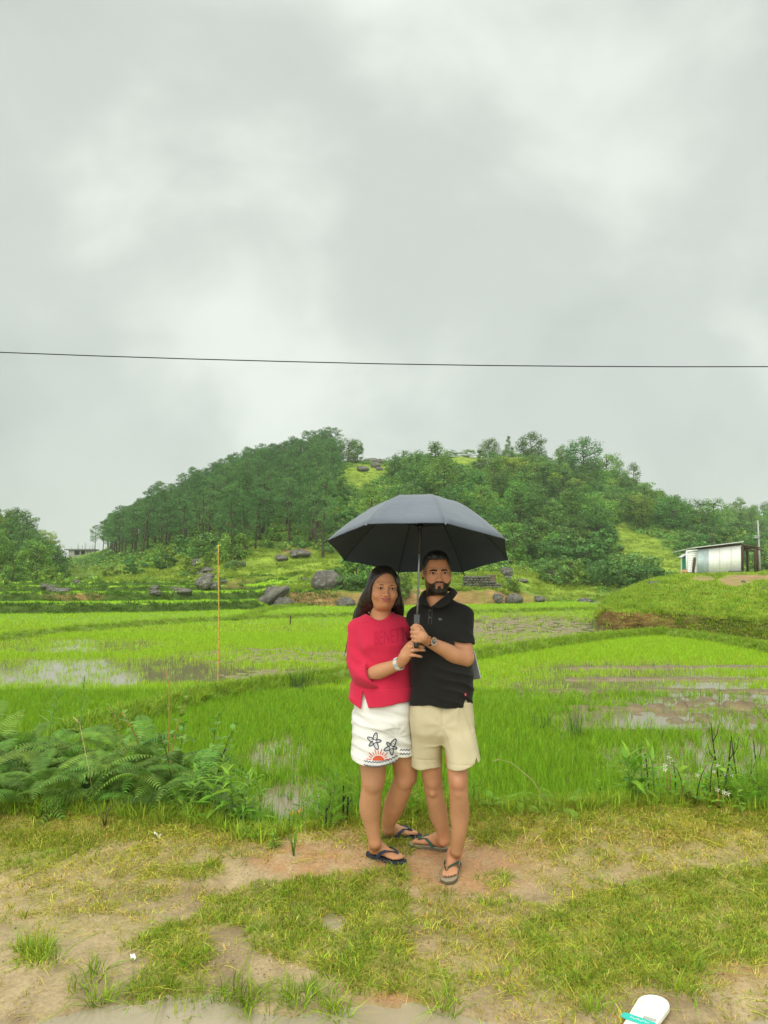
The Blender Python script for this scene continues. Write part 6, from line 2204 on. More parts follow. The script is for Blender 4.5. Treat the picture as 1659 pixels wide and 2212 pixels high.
def knit_folds(X, Y, Z):
    f = .0060 * vn(X * 8 + Z * 4, Y * 6, Z * 10, 81) + .0030 * vn(X * 20 + Z * 9, Y * 14, Z * 20, 83)
    f = f + drape(X, Y, Z, 26, 44, .011, 85, .25) * np.clip((at(0, 1372, 4.1)[2] - Z) / .06, 0, 1)
    ex, ez = at(776, 1430, 4.2)[0], at(776, 1430, 4.2)[2]
    r = np.hypot(X - ex, Z - ez)
    f = f + .0045 * np.sin((Z - ez) * 75 + (X - ex) * 60) * np.exp(-(r / .075) ** 2)
    f = f + .0045 * np.sin((Z * 55 - X * 30)) * np.exp(-((X - at(792, 1380, 4.2)[0]) / .035) ** 2) * np.exp(-((Z - at(0, 1390, 4.2)[2]) / .08) ** 2)
    # ribbing at neck and hem
    f = f + .0035 * np.exp(-((np.sqrt((X - nc[0]) ** 2 + (Z - nc[2] - .010) ** 2) - .081) / .006) ** 2) * (Y < 4.25)
    f = f - .0035 * np.exp(-((Z - at(0, 1487, 4.16)[2]) / .0025) ** 2) * (X > xs1)
    return -f


vs.warp(knit_folds)
PV, PF_ = vs.nets()
part('knit_top', PV, PF_, m_pink, wom, wbase)
knit_bvh = BVHTree.FromPolygons(PV.tolist(), PF_.tolist())
# raised tone-on-tone lettering across the chest
cu = bpy.data.curves.new('lettering', 'FONT'); cu.body = 'BENETTON'; cu.size = 1.0; cu.resolution_u = 2
to = bpy.data.objects.new('lettering', cu); COL.objects.link(to)
bpy.context.view_layer.update()
dg = bpy.context.evaluated_depsgraph_get()
tm = bpy.data.meshes.new_from_object(to.evaluated_get(dg))
COL.objects.unlink(to); bpy.data.objects.remove(to)
bm = bmesh.new(); bm.from_mesh(tm)
xsr = [q.co.x for q in bm.verts]; x0_, x1_ = min(xsr), max(xsr); y1_ = max(q.co.y for q in bm.verts)
bmesh.ops.triangulate(bm, faces=bm.faces)
for _ in range(3):
    lo = [e for e in bm.edges if e.calc_length() > .12]
    if lo: bmesh.ops.subdivide_edges(bm, edges=lo, cuts=1); bmesh.ops.triangulate(bm, faces=bm.faces)
keepv, fl_ = [], []
for q in bm.verts:
    t = (q.co.x - x0_) / (x1_ - x0_)
    px = 809 + 96 * t; py = 1394 - 14 * t - 30 * (q.co.y / y1_)
    keepv.append((px, py))
bm.verts.index_update()
mb = MB()
idx = {}
for f in bm.faces:
    if max(keepv[q.index][0] for q in f.verts) < 887:
        fv = []
        for q in f.verts:
            if q.index not in idx:
                idx[q.index] = len(mb.v); mb.v.append(tuple(on_surf(knit_bvh, *keepv[q.index], .0022)[0] - wbase))
            fv.append(idx[q.index])
        mb.f.append(tuple(fv))
bm.free()
mb.build('chest_lettering', m_pinkd, wom)
# rain spots on the shoulder
decal('rain_spot', [circ(783.5, 1345, 1.7), circ(789, 1343, 1.0), circ(793, 1343.6, 1.5), circ(785.5, 1358, 1.1), circ(775, 1347, .9)], knit_bvh, m_pinkd, wom, wbase, .0015)

# white shorts
vq = Vol((-.24, 3.98, at(829, 1670, 4.2)[2]), (.24, 4.60, at(829, 1475, 4.3)[2]), .0045)
vq.op(loft(lrows([(1668, 810.5, 49, -.03, .128), (1640, 810.5, 49.5, -.03, .128), (1600, 809, 50.5, -.02, .128), (1560, 811, 49, 0, .126), (1510, 817, 46, 0, .112)], WY0)), .02)
vq.op(loft(lrows([(1668, 868, 30, .055, .118), (1640, 867, 30, .05, .118), (1600, 862, 32, .03, .122), (1560, 852, 38, .01, .128), (1510, 845, 42, 0, .115)], WY0)), .010)
vq.op(loft(lrows([(1560, 824, 62, 0, .124), (1480, 825, 58, 0, .112)], WY0)), .02)


def hem_s(X, Y, Z):
    xm = at(861, 1650, 4.25)[0]; xc = at(811, 1650, 4.2)[0]
    z1 = at(811, 1657, 4.14)[2] + .028 * ((X - xc) / .13) ** 2 + .018 * np.clip((Y - 4.2) / .1, 0, 1)
    z2 = at(872, 1634, 4.24)[2]
    return np.where(X < xm, z1, z2) - Z


vq.cut(hem_s, .003)


def white_folds(X, Y, Z):
    f = .0075 * vn(X * 6, Y * 6, Z * 17 + X * 4, 91) + .0050 * vn(X * 13, Y * 10, Z * 36 + X * 9, 93)
    f = f + drape(X, Y, Z, 20, 62, .0085, 95, .2) * np.where(X < at(775, 1600, 4.2)[0], .45, 1)
    ex, ez = at(858, 1590, 4.2)[0], at(858, 1590, 4.2)[2]
    r = np.hypot(X - ex, Z - ez); a = np.arctan2(Z - ez, X - ex)
    f = f + .002 * np.sin(a * 9) * np.exp(-(r / .07) ** 2) * (1 - np.exp(-(r / .035) ** 2))
    f = f - .002 * np.exp(-((X - at(795, 1600, 4.15)[0]) / .003) ** 2)
    return -f


vq.warp(white_folds)
SV, SF_ = vq.nets()
part('shorts', SV, SF_, m_white, wom, wbase)
sh_bvh = BVHTree.FromPolygons(SV.tolist(), SF_.tolist())
m_ink = mat('navy_embroidery', (.050, .062, .095), rough=.8)
m_ora = mat('orange_embroidery', (.66, .10, .045), rough=.8)


def star(cx, cy, rs_, tw):
    arms = []
    for i, r in enumerate(rs_):
        a = tw + i * 6.2832 / 5
        c, s = math.cos(a), math.sin(a)
        arms += [(cx + c * r * .16 - s * r * .22, cy + s * r * .16 + c * r * .22), (cx + c * r * .7 - s * r * .17, cy + s * r * .7 + c * r * .17), (cx + c * r, cy + s * r), (cx + c * r * .7 + s * r * .17, cy + s * r * .7 - c * r * .17), (cx + c * r * .16 + s * r * .22, cy + s * r * .16 - c * r * .22)]
    return arms


def stroke(pts, w_):
    P = np.array(pts, float); polys = []
    for a, b in zip(P[:-1], P[1:]):
        d = b - a; L_ = np.hypot(*d) + 1e-6; n_ = np.array([-d[1], d[0]]) / L_ * w_ / 2; e = d / L_ * w_ * .25
        polys.append([tuple(a - n_ - e), tuple(b - n_ + e), tuple(b + n_ + e), tuple(a + n_ - e)])
    return polys


def starfish(cx, cy, rs_, tw):
    pol, dots = [], []
    for i, r in enumerate(rs_):
        a = tw + i * 6.2832 / 5
        c, s = math.cos(a), math.sin(a)
        L = lambda u, w_: (cx + c * r * u - s * r * w_, cy + s * r * u + c * r * w_)
        pol += stroke([L(.14, -.20), L(.55, -.22), L(.88, -.13), L(1.0, 0), L(.88, .13), L(.55, .22), L(.14, .20)], 2.3)
        dots += [circ(*L(.45, 0), 1.0, 6), circ(*L(.68, 0), .8, 6)]
    return pol, dots


p1_, d1_ = starfish(808.5, 1601.5, [19, 15, 19, 15, 17], -1.35)
p2_, d2_ = starfish(845, 1614, [20, 13, 17, 17, 14], -1.05)
decal('starfish_embroidery', p1_ + d1_, sh_bvh, m_ink, wom, wbase, .0022, 1)
decal('starfish_embroidery', p2_ + d2_, sh_bvh, m_ink, wom, wbase, .0022, 1)
sun = [[(806, 1643)] + [(817.5 + 13 * math.cos(a), 1643 - 11 * math.sin(a)) for a in np.linspace(math.pi, 0, 12)]]
for i, a in enumerate(np.linspace(.12, math.pi - .12, 11)):
    r0, r1 = 15.5, 21 + 5 * ((i + 1) % 2)
    sun += stroke([(817 + r0 * math.cos(a), 1642 - r0 * .82 * math.sin(a)), (817 + r1 * math.cos(a), 1642 - r1 * .95 * math.sin(a))], 2.0)
decal('sun_embroidery', sun, sh_bvh, m_ora, wom, wbase, .0022, 1)
wav = []
for k2, (o1) in enumerate((0, 9.5)):
    xs_ = np.linspace(786, 859, 44)
    yc = 1648.5 + o1 - .0046 * (xs_ - 812) ** 2 * np.where(xs_ > 812, 1.5, 1.2) + 1.9 * np.sin(xs_ * 1.02)
    wav += stroke(list(zip(xs_, yc - 2)), 1.5)
for o1 in (0, 8.5):
    xs_ = np.linspace(864, 886, 15)
    wav += stroke(list(zip(xs_, 1620 + o1 + 1.8 * np.sin(xs_ * 1.02))), 1.5)
decal('wavy_border', wav, sh_bvh, m_ink, wom, wbase, .0022, 0)

flip_flop(M3, L3, 1, (m_navy, m_navy, m_navy2), wom, wbase)
flip_flop(M4, L4, -1, (m_navy, m_navy, m_navy2), wom, wbase)

# bracelet of pale links, rings, necklace, earring
br = link('bracelet', None, wom)
fb = Vector(W - aE).normalized(); fzb = Vector((.25, -.95, .2)); fzb = (fzb - fb * fzb.dot(fb)).normalized(); fxb = fzb.cross(fb)
MBR = Matrix((fxb, fb, fzb)).transposed().to_4x4(); MBR.translation = Vector(at(861.5, 1433.5, 4.058) - wbase)
br.matrix_basis = MBR
mes = []
for m in (m_cream, m_teal):
    mb = MB(); mb.box((-.0038, -.0115, -.0016), (.0038, .0115, .0022)); mes.append(mb.mesh('link', m, False))
for i in range(22):
    a = 6.2832 * i / 22
    o = link('link', mes[0 if i % 3 else 1], br)
    o.matrix_basis = Matrix.Rotation(a, 4, 'Y') @ Matrix.Translation((0, 0, .0325))
for (p, d, r, m) in (((889.5, 1397.3, 3.985), (902, 1394.5, 3.972), .0098, m_gold), ((893, 1405, 3.982), (902, 1403.5, 3.972), .0094, m_steel)):
    a = Vector(at(*p) - wbase); t = (Vector(at(*d) - wbase) - a).normalized()
    u_ = t.cross(Vector((0, 0, 1))).normalized(); w_ = t.cross(u_)
    mb = MB(); mb.tube([a + (u_ * math.cos(q) + w_ * math.sin(q)) * r for q in np.linspace(0, 6.2832, 17)], .0016, 6, cap=False)
    if m is m_gold: mb.tube([a + Vector((0, -r, 0)), a + Vector((0, -r - .004, 0))], .0042, 8)
    mb.build('finger_ring', m, wom)
mb = MB()
body_bvh = BVHTree.FromPolygons(HV.tolist(), HF.tolist())
nk = [(796, 1322), (799, 1327), (803, 1333), (807, 1338.5), (810, 1342)]
mb.tube([on_surf(body_bvh, a, b, .002)[0] - wbase for a, b in nk], .0013, 5)
mb.build('necklace', m_gold, wom)
mb = MB(); pe = WH @ Vector((-.081, .006, -.042)) - Vector(wbase); mb.tube([pe, pe + Vector((0, 0, -.008))], [.003, .004], 8); mb.build('earring', m_gold, wom)

# =================================================================== umbrella
UC = Vector((.187, 4.06, 1.75)); fdir = Vector((-.192, -.981, 0)); un = (Vector((0, 0, 1)) - fdir * .256).normalized()
ux = fdir.cross(un).normalized() * -1; uy = (un.cross(ux)).normalized()
MU = Matrix((ux, uy, un)).transposed().to_4x4(); MU.translation = UC
umb = thing('umbrella', (0, 0, 0), 'open dark grey umbrella held above the couple', 'umbrella')
umb.matrix_basis = MU
prof_r = [.018, .10, .16, .215, .27, .33, .39, .445, .492]
prof_h = [.262, .258, .252, .240, .206, .158, .106, .052, .0]
ang = [R(22.5 + 45 * k_) for k_ in range(8)]
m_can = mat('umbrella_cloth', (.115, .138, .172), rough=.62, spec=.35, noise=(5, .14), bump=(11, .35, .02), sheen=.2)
m_lin = mat('umbrella_lining', (.058, .072, .098), rough=.7, spec=.2, bump=(11, .3, .02))  # darker navy copy of the canopy cloth for its inner face
m_rib = mat('umbrella_rib', (.012, .012, .013), rough=.45)
for k_ in range(8):
    mb = MB(); a0, a1 = ang[k_], ang[(k_ + 1) % 8] + (2 * math.pi if k_ == 7 else 0)
    nS_ = 10
    for r, h in zip(prof_r, prof_h):
        for j in range(nS_ + 1):
            t = j / nS_
            p0 = Vector((r * math.cos(a0), r * math.sin(a0), h)); p1 = Vector((r * math.cos(a1), r * math.sin(a1), h))
            p = p0.lerp(p1, t)
            sag = 4 * t * (1 - t)
            p.z -= .004 * sag * (r / .49) * math.sin(r / .49 * 3.1) - .0016 * sag * vn(np.array([t * 7.0]), np.array([r * 20 + k_ * 9]), seed=6)[0]
            if r > .48:
                p.x *= 1 - .008 * sag; p.y *= 1 - .008 * sag; p.z += .003 * sag
            mb.v.append(tuple(p))
    for i in range(len(prof_r) - 1):
        for j in range(nS_):
            mb.f.append((i * (nS_ + 1) + j, (i + 1) * (nS_ + 1) + j, (i + 1) * (nS_ + 1) + j + 1, i * (nS_ + 1) + j + 1))
    o = mb.build('canopy_panel', m_can, umb)
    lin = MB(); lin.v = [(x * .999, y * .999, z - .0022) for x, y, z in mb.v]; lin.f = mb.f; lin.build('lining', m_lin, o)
    sd = o.modifiers.new('thick', 'SOLIDIFY'); sd.thickness = .0012; sd.offset = 1
for k_ in range(8):
    a = ang[k_]; c, s = math.cos(a), math.sin(a)
    rb = MB()
    rb.tube([(r * c, r * s, h - .004) for r, h in zip(prof_r, prof_h)] + [(.512 * c, .512 * s, -.018)], .0026, 6)
    ro = rb.build('rib', m_rib, umb)
    st_ = MB(); st_.tube([(.016 * c, .016 * s, .135), (.245 * c, .245 * s, .218)], .0024, 5); st_.build('stretcher', m_rib, ro)
    tp = MB(); tp.tube([(.492 * c, .492 * s, -.002), (.502 * c, .502 * s, -.009)], .0042, 6); tp.build('rib_tip', m_greymetal if k_ in (0, 7, 5, 6) else m_rib, ro)
mb = MB(); mb.tube([(0, 0, -.36), (0, 0, .27)], .0052, 12); mb.build('shaft', m_greymetal, umb)
mb = MB(); mb.tube([(0, 0, -.02), (0, 0, .10), (0, 0, .105), (0, 0, .27)], [.0085, .0085, .011, .009], 12); mb.build('runner_sleeve', m_blackmetal, umb)
mb = MB(); mb.tube([(0, 0, .118), (0, 0, .122), (0, 0, .142), (0, 0, .146)], [.013, .018, .018, .013], 14); mb.build('runner', m_blackmetal, umb)
mb = MB(); mb.tube([(0, 0, .268), (0, 0, .275), (0, 0, .295)], [.02, .012, .004], 12); mb.build('ferrule', m_blackmetal, umb)
mb = MB(); mb.box((-.014, -.011, -.392), (.014, .011, -.345)); mb.build('button_housing', mat('handle_grey', (.055, .06, .062), rough=.5), umb, smooth=False)
mb = MB(); mb.tube([(.014, 0, -.372), (.019, 0, -.372)], .006, 10); mb.build('push_button', m_blackmetal, umb)
mb = MB(); mb.tube([(0, 0, -.392), (0, 0, -.43), (0, 0, -.50), (0, 0, -.515)], [.0125, .0135, .0145, .010], 12); mb.build('handle', m_blackmetal, umb)
mb = MB(); mb.box((.045, -.03, .205), (.078, -.0285, .233)); mb.build('care_tag', mat('tag_cloth', (.42, .43, .42), rough=.7), umb, smooth=False)

# phone in the back pocket
ph = thing('phone', at(1019, 1438, 4.27), 'silver edged smartphone sticking out of the back pocket of the man', 'phone')
ph.rotation_euler = (R(4), R(-13), R(-28))
mb = MB(); mb.box((-.036, -.0045, -.075), (.036, .0045, .075))
o = mb.build('phone_case', mat('phone_grey', (.20, .215, .22), rough=.25, spec=.6), ph, smooth=False)
bv = o.modifiers.new('bevel', 'BEVEL'); bv.width = .004; bv.segments = 3
mb = MB(); mb.box((-.0372, -.0032, -.0762), (.0372, .0032, .0762))
o = mb.build('phone_frame', m_steel, ph, smooth=False)
bv = o.modifiers.new('bevel', 'BEVEL'); bv.width = .003; bv.segments = 3
mb = MB(); mb.tube([(.022, -.0045, .058), (.022, -.0065, .058)], .008, 14); mb.build('camera_lens', m_blackmetal, ph)

# ------------------------------------------------------------------ shack on the mound
SY = 62.0
sx = SY / K


def SP_(dx, dy, Y=SY): return at(dx, dy, Y)


m_tin = mat('pale_tin', (.90, .92, .89), rough=.75, noise=(1.2, .10), spec=.2)
m_tin2 = mat('weathered_tin', (.50, .60, .62), rough=.7, noise=(2.2, .28), spec=.4)
m_tinr = mat('tin_roof', (.62, .64, .60), rough=.7, noise=(2, .25))
m_wood = mat('dark_timber', (.075, .045, .030), rough=.9, noise=(4, .4), bump=(8, .5, .02))
m_tarp = mat('green_tarp', (.03, .24, .13), rough=.6, noise=(3.2, .5, 3))
m_conc = mat('concrete', (.34, .33, .30), rough=.9, noise=(1.6, .25), bump=(5, .4, .03))
m_dirt = mat('red_earth', (.34, .20, .10), rough=.95, noise=(2, .4))
base = SP_(1555, 1238)
shack = thing('shack', tuple(base), 'corrugated tin shack with open timber lean-to on the grassy mound', 'shack')
B_ = np.array(base)


def corr(name, c00, c10, c11, c01, m, waves, vertical=True, amp=.03):
    """corrugated sheet between four corners (bottom left, bottom right, top right, top left)"""
    c00, c10, c11, c01 = [np.array(q) - B_ for q in (c00, c10, c11, c01)]
    n = waves * 6
    mb = MB()
    nrm = np.cross(c10 - c00, c01 - c00); nrm /= np.linalg.norm(nrm)
    for i in range(n + 1):
        t = i / n; off = nrm * amp * .5 * math.sin(2 * math.pi * waves * t)
        if vertical:
            mb.v += [tuple(c00 * (1 - t) + c10 * t + off), tuple(c01 * (1 - t) + c11 * t + off)]
        else:
            mb.v += [tuple(c00 * (1 - t) + c01 * t + off), tuple(c10 * (1 - t) + c11 * t + off)]
    mb.f = [(2 * i, 2 * i + 2, 2 * i + 3, 2 * i + 1) if vertical else (2 * i, 2 * i + 1, 2 * i + 3, 2 * i + 2) for i in range(n)]
    o = mb.build(name, m, shack)
    sd = o.modifiers.new('thick', 'SOLIDIFY'); sd.thickness = .012
    return o


dY = 3.4
for a, b, w_ in ((1530.6, 1554.4, 8), (1554.9, 1579, 8), (1579.5, 1603, 8)):
    ya = 1184.5 - (a - 1530) / 73 * 10; yb = 1184.5 - (b - 1530) / 73 * 10
    za = 1238 - (a - 1530) / 73 * 5; zb = 1238 - (b - 1530) / 73 * 5
    corr('wall_sheet', SP_(a, za + 2), SP_(b, zb + 2), SP_(b, yb), SP_(a, ya), m_tin, w_, True, .04)
corr('wall_sheet', SP_(1506, 1240.5, SY - .1), SP_(1530.5, 1240.5, SY - .05), SP_(1530.5, 1185.5, SY - .05), SP_(1506, 1187, SY - .1), m_tin2, 7, True, .05)['label'] = 'bluish weathered tin sheet with rust at its foot'
corr('door_sheet', SP_(1483.5, 1236, SY - .25), SP_(1506, 1238, SY - .12), SP_(1506, 1192, SY - .12), SP_(1484, 1192, SY - .25), m_tin, 12, False, .06)
mb = MB()
for (a, y0, y1, Y) in ((1483, 1190.5, 1236, SY - .3),):
    p0, p1 = SP_(a, y1, Y) - B_, SP_(a, y0, Y) - B_
    mb.tube([p0, p1], .05, 6)
mb.build('door_post', m_tin, shack)
mb = MB(); mb.tube([SP_(1482.5, 1191.3, SY - .3) - B_, SP_(1506.5, 1187.8, SY - .2) - B_], .07, 6); mb.build('door_lintel', m_tin, shack)
p0, p1, p2, p3 = [SP_(*q) - B_ for q in ((1473.5, 1232, SY + .6), (1483, 1234, SY - .2), (1483, 1199, SY - .2), (1473.5, 1202, SY + .6))]
mb = MB(); mb.add([p0, p1, p2, p3], [(0, 1, 2, 3)]); o = mb.build('tarp_panel', m_tarp, shack, smooth=False); sd = o.modifiers.new('thick', 'SOLIDIFY'); sd.thickness = .02
p = [SP_(1466, 1203.5, SY + .7) - B_, SP_(1474, 1203.2, SY + .3) - B_, SP_(1484, 1197, SY - .3) - B_]
mb = MB()
for q in p: mb.v += [tuple(q), tuple(q + np.array([.3, 1.6, .05]))]
mb.f = [(0, 2, 3, 1), (2, 4, 5, 3)]
o = mb.build('awning_sheet', m_tinr, shack, smooth=False); sd = o.modifiers.new('thick', 'SOLIDIFY'); sd.thickness = .03
# back and side walls close the room
fr = [SP_(1506, 1240) - B_, SP_(1603, 1236) - B_]
mb = MB()
for (a, y0, y1) in ((1506, 1187, 1241), (1603, 1176, 1236)):
    q0, q1 = SP_(a, y1) - B_, SP_(a, y0) - B_
    b0, b1 = q0 + np.array([0, dY, 0]), q1 + np.array([0, dY, -.25])
    mb.add([q0, b0, b1, q1], [(0, 1, 2, 3)])
q0, q1, q2, q3 = SP_(1506, 1241) - B_ + np.array([0, dY, 0]), SP_(1603, 1236) - B_ + np.array([0, dY, 0]), SP_(1603, 1176) - B_ + np.array([0, dY, -.25]), SP_(1506, 1187) - B_ + np.array([0, dY, -.25])
mb.add([q0, q1, q2, q3], [(0, 1, 2, 3)])
o = mb.build('back_wall', m_tin, shack, smooth=False); sd = o.modifiers.new('thick', 'SOLIDIFY'); sd.thickness = .02
# sloping roof sheet with a rim
mb = MB()
a = SP_(1496, 1184.5, SY - .45) - B_; b = SP_(1606, 1171, SY - .45) - B_
for q in (a, b):
    for dy, dz in ((0, 0), (dY + .9, -.22)):
        for tz in (0, .07): mb.v.append((q[0], q[1] + dy, q[2] + dz + tz))
mb.f = [(0, 4, 5, 1), (1, 5, 7, 3), (3, 7, 6, 2), (2, 6, 4, 0), (0, 1, 3, 2), (4, 6, 7, 5)]
mb.build('roof', m_tinr, shack, smooth=False)
mb = MB(); mb.tube([SP_(1504, 1186, SY - .1) - B_, SP_(1602, 1175.5, SY - .1) - B_], .07, 4); mb.build('roof_beam', m_wood, shack, smooth=False)
# lean-to at the right
mb = MB()
a0, a1 = SP_(1603, 1178.5, SY - .1) - B_, SP_(1642, 1184.5, SY - .1) - B_
for q in (a0, a1):
    for dy in (0, dY):
        for tz in (0, .10): mb.v.append((q[0], q[1] + dy, q[2] + tz))
mb.f = [(0, 4, 5, 1), (1, 5, 7, 3), (3, 7, 6, 2), (2, 6, 4, 0), (0, 1, 3, 2), (4, 6, 7, 5)]
mb.build('lean_to_roof', m_wood, shack, smooth=False)
for (a, y0, y1, Y) in ((1604, 1180, 1237, SY - .06), (1615, 1183, 1238, SY + 2.2), (1632, 1184, 1239.5, SY), (1636, 1186, 1237, SY + 3.0)):
    mb = MB(); mb.tube([SP_(a, y1 + 1, Y) - B_, SP_(a - .6, y0, Y) - B_], .10, 7); mb.build('post', m_wood, shack)
for (a, b) in (((1603, 1188, SY + .1), (1634, 1191, SY + .1)), ((1604, 1181, SY), (1650, 1189, SY))):
    mb = MB(); mb.tube([SP_(*a) - B_, SP_(*b) - B_], .06, 5); mb.build('rail', m_wood, shack)
mb = MB(); q = SP_(1577, 1239, SY - .3) - B_; mb.box((q[0], q[1], q[2] - .3), (q[0] + 31 * sx, q[1] + .5, q[2] + .22)); mb.build('plinth', mat('dark_plinth', (.10, .095, .085), rough=.9, noise=(2, .3)), shack, smooth=False)
mb = MB(); q = SP_(1606, 1241, SY - .8) - B_; mb.box((q[0], q[1], q[2] - .4), (q[0] + 48 * sx, q[1] + 4, q[2] + .06)); mb.build('floor_slab', m_conc, shack, smooth=False)
# pile of sticks leaning beside the door
wp = thing('stick_pile', tuple(SP_(1503, 1241, SY - .6)), 'heap of dark sticks leaning against the tin shack door', 'wood pile')
b2 = np.array(wp.location)
for i in range(16):
    mb = MB()
    if i < 7:
        x = 1499 + rng.normal() * 1.6; mb.tube([SP_(x - 1, 1240, SY - .7) - b2, SP_(x + 3 + rng.uniform(0, 3), 1240 - rng.uniform(22, 36), SY - .25) - b2], .035, 5)
    else:
        x = rng.uniform(1482, 1500); mb.tube([SP_(x, 1239.5 - rng.uniform(0, 2.5), SY - .7 - rng.uniform(0, .3)) - b2, SP_(x + rng.uniform(8, 16), 1239.5 - rng.uniform(0, 4), SY - .7) - b2], .03, 5)
    mb.build('stick', m_wood, wp)
o = thing('sack', tuple(SP_(1479, 1239.5, SY - .5)), 'small pale orange sack lying at the left end of the shack', 'sack')
bm = bmesh.new(); bmesh.ops.create_icosphere(bm, subdivisions=3, radius=.5)
for vv in bm.verts: vv.co *= 1 + .15 * float(vn(np.array([vv.co.x * 4]), np.array([vv.co.y * 4]), np.array([vv.co.z * 4]), 3)[0])
for f in bm.faces: f.smooth = True
me = bpy.data.meshes.new('sack_body'); bm.to_mesh(me); bm.free(); me.materials.append(mat('sack_cloth', (.50, .27, .14), rough=.9, noise=(4, .3)))
so_ = link('sack_body', me, o); so_.scale = (.5, .4, .38); so_.location = (0, 0, .12)
mb = MB(); mb.tube([(-.05, 0, .28), (-.06, 0, .38)], [.05, .08], 8); mb.build('sack_neck', me.materials[0], o)

# ------------------------------------------------------------------ utility pole, cables, bamboo pole
m_pole = mat('pole_grey', (.40, .41, .39), rough=.8, noise=(2, .15))
pb = at(1642.5, 1236, 74); up_ = thing('utility_pole', tuple(pb), 'slim grey utility pole standing behind the shack', 'utility pole')
b2 = np.array(pb)
mb = MB(); mb.tube([(0, 0, -.4), at(1637, 1124, 74) - b2], [.095, .065], 10); mb.build('pole', m_pole, up_)
mb = MB(); mb.tube([(0, 0, -.2), (0, 0, .25)], .26, 10); mb.build('pole_base', m_wood, up_)
for yy, l in ((1158, 8), (1161.5, 7)):
    q = at(1633 - 4, yy, 73.9) - b2
    mb = MB(); mb.box((q[0], q[1] - .06, q[2] - .04), (q[0] + l * 74 / K * 1.6, q[1] + .06, q[2] + .05)); mb.build('crossarm', m_pole, up_, smooth=False)
m_cable = mat('black_cable', (.012, .012, .012), rough=.6)
cp = [(-500, 742), (0, 761), (200, 768.5), (400, 775), (620, 781), (829, 786), (1040, 789.3), (1250, 791.3), (1450, 792.2), (1659, 792), (2200, 785)]
mb = MB(); mb.tube([at(a, b, 11.0) for a, b in cp], .0075, 6); tag(mb.build('overhead_cable', m_cable), 'single black cable strung across the grey sky', 'cable')
m_wire = mat('thin_wire', (.20, .22, .20), rough=.6)
for pts, lab in (([(120, 1231, 110), (190, 1221, 115), (280, 1220, 120), (420, 1219, 112), (560, 1213, 104), (700, 1200, 96)], 'thin grey wire running in front of the pine stand toward the umbrella'), ([(130, 1243, 90), (330, 1241, 88), (600, 1238, 84), (780, 1232, 80)], 'thin lower wire strung above the terraces')):
    mb = MB(); mb.tube([at(*q) for q in pts], .014, 4); tag(mb.build('wire', m_wire), lab, 'wire')
m_bam = mat('bamboo', (.56, .38, .07), rough=.5, noise=(3, .2), stretch=(1, 1, .3))
m_bamn = mat('bamboo_node', (.36, .17, .03), rough=.6)
p0, p1 = onz(471, 1441, FZ - .25), None
p0 = onz(471, 1440, FZ); Yb = p0[1]; p1 = at(472.8, 1176, Yb)
bam = thing('bamboo_pole', tuple(p0), 'tall yellow bamboo pole standing upright in the flooded plot', 'pole')
mb = MB(); mb.tube([np.array([0, 0, -.3])] + [(p1 - p0) * t + np.array([.012 * math.sin(5 * t), 0, 0]) for t in np.linspace(0, 1, 12)], [.024] + list(np.linspace(.022, .012, 12)), 10); mb.build('pole', m_bam, bam)
for i in range(11):
    t = .05 + i * .087
    q = (p1 - p0) * t + np.array([.012 * math.sin(5 * t), 0, 0])
    mb = MB(); r = .022 - .010 * t; mb.tube([q - np.array([0, 0, .012]), q, q + np.array([0, 0, .012])], [r, r + .006, r], 10); mb.build('bamboo_node', m_bamn, bam)
p0 = onz(626, 1350, FZ); st_ = thing('stake', tuple(p0), 'thin dark stake standing in the far rice near the bund', 'stake')
mb = MB(); mb.tube([(0, 0, -.2), at(628, 1329, p0[1]) - p0], [.04, .03], 6); mb.build('stick', m_wood, st_)

# ------------------------------------------------------------------ unfinished house far off at the left
HY = 229.0
hs = HY / K
hb = at(170, 1203.5, HY)
hou = thing('concrete_house', tuple(hb), 'unfinished flat roofed concrete house with bare rebar at far left', 'house')
m_wall = mat('raw_concrete', (.40, .37, .32), rough=.95, noise=(.6, .25))
m_slab = mat('roof_slab', (.20, .20, .19), rough=.95, noise=(.5, .3))
m_void = mat('dark_room', (.03, .03, .028), rough=.9)


def hbox(name, x0, x1, y0, y1, d0, d1, m):
    mb = MB(); mb.box(((x0 - 170) * hs, d0, (1203.5 - y1) * hs), ((x1 - 170) * hs, d1, (1203.5 - y0) * hs)); return mb.build(name, m, hou, smooth=False)


hbox('back_wall', 148, 199, 1188.6, 1205, 3.6, 4.0, m_wall)
hbox('roof_slab', 140.5, 201, 1185.8, 1188.5, -.9, 5, m_slab)
for x0, x1 in ((148, 160.5), (171.5, 174.5), (183, 200)):
    hbox('wall', x0, x1, 1188.6, 1205, 0, .3, m_wall)
for x0, x1 in ((160.5, 171.5), (174.5, 183)):
    hbox('parapet', x0, x1, 1198.5, 1205, .05, .3, m_wall); hbox('room_shade', x0, x1, 1188.6, 1198.5, 1.6, 1.8, m_void)  # near-black panels in the openings stand in for the shaded room inside
for x in (151, 155.5): hbox('shutter', x, x + 3.4, 1190.5, 1198, -.06, -.02, mat('shutter_grey', (.52, .53, .50), rough=.8))
for x in (187.5, 193): hbox('door', x, x + 2.6, 1190.5, 1203.4, -.06, -.02, m_slab)
hbox('side_wall', 147.9, 149.5, 1188.6, 1205, .3, 3.6, m_wall); hbox('side_wall', 198.5, 200, 1188.6, 1205, .3, 3.6, m_wall)
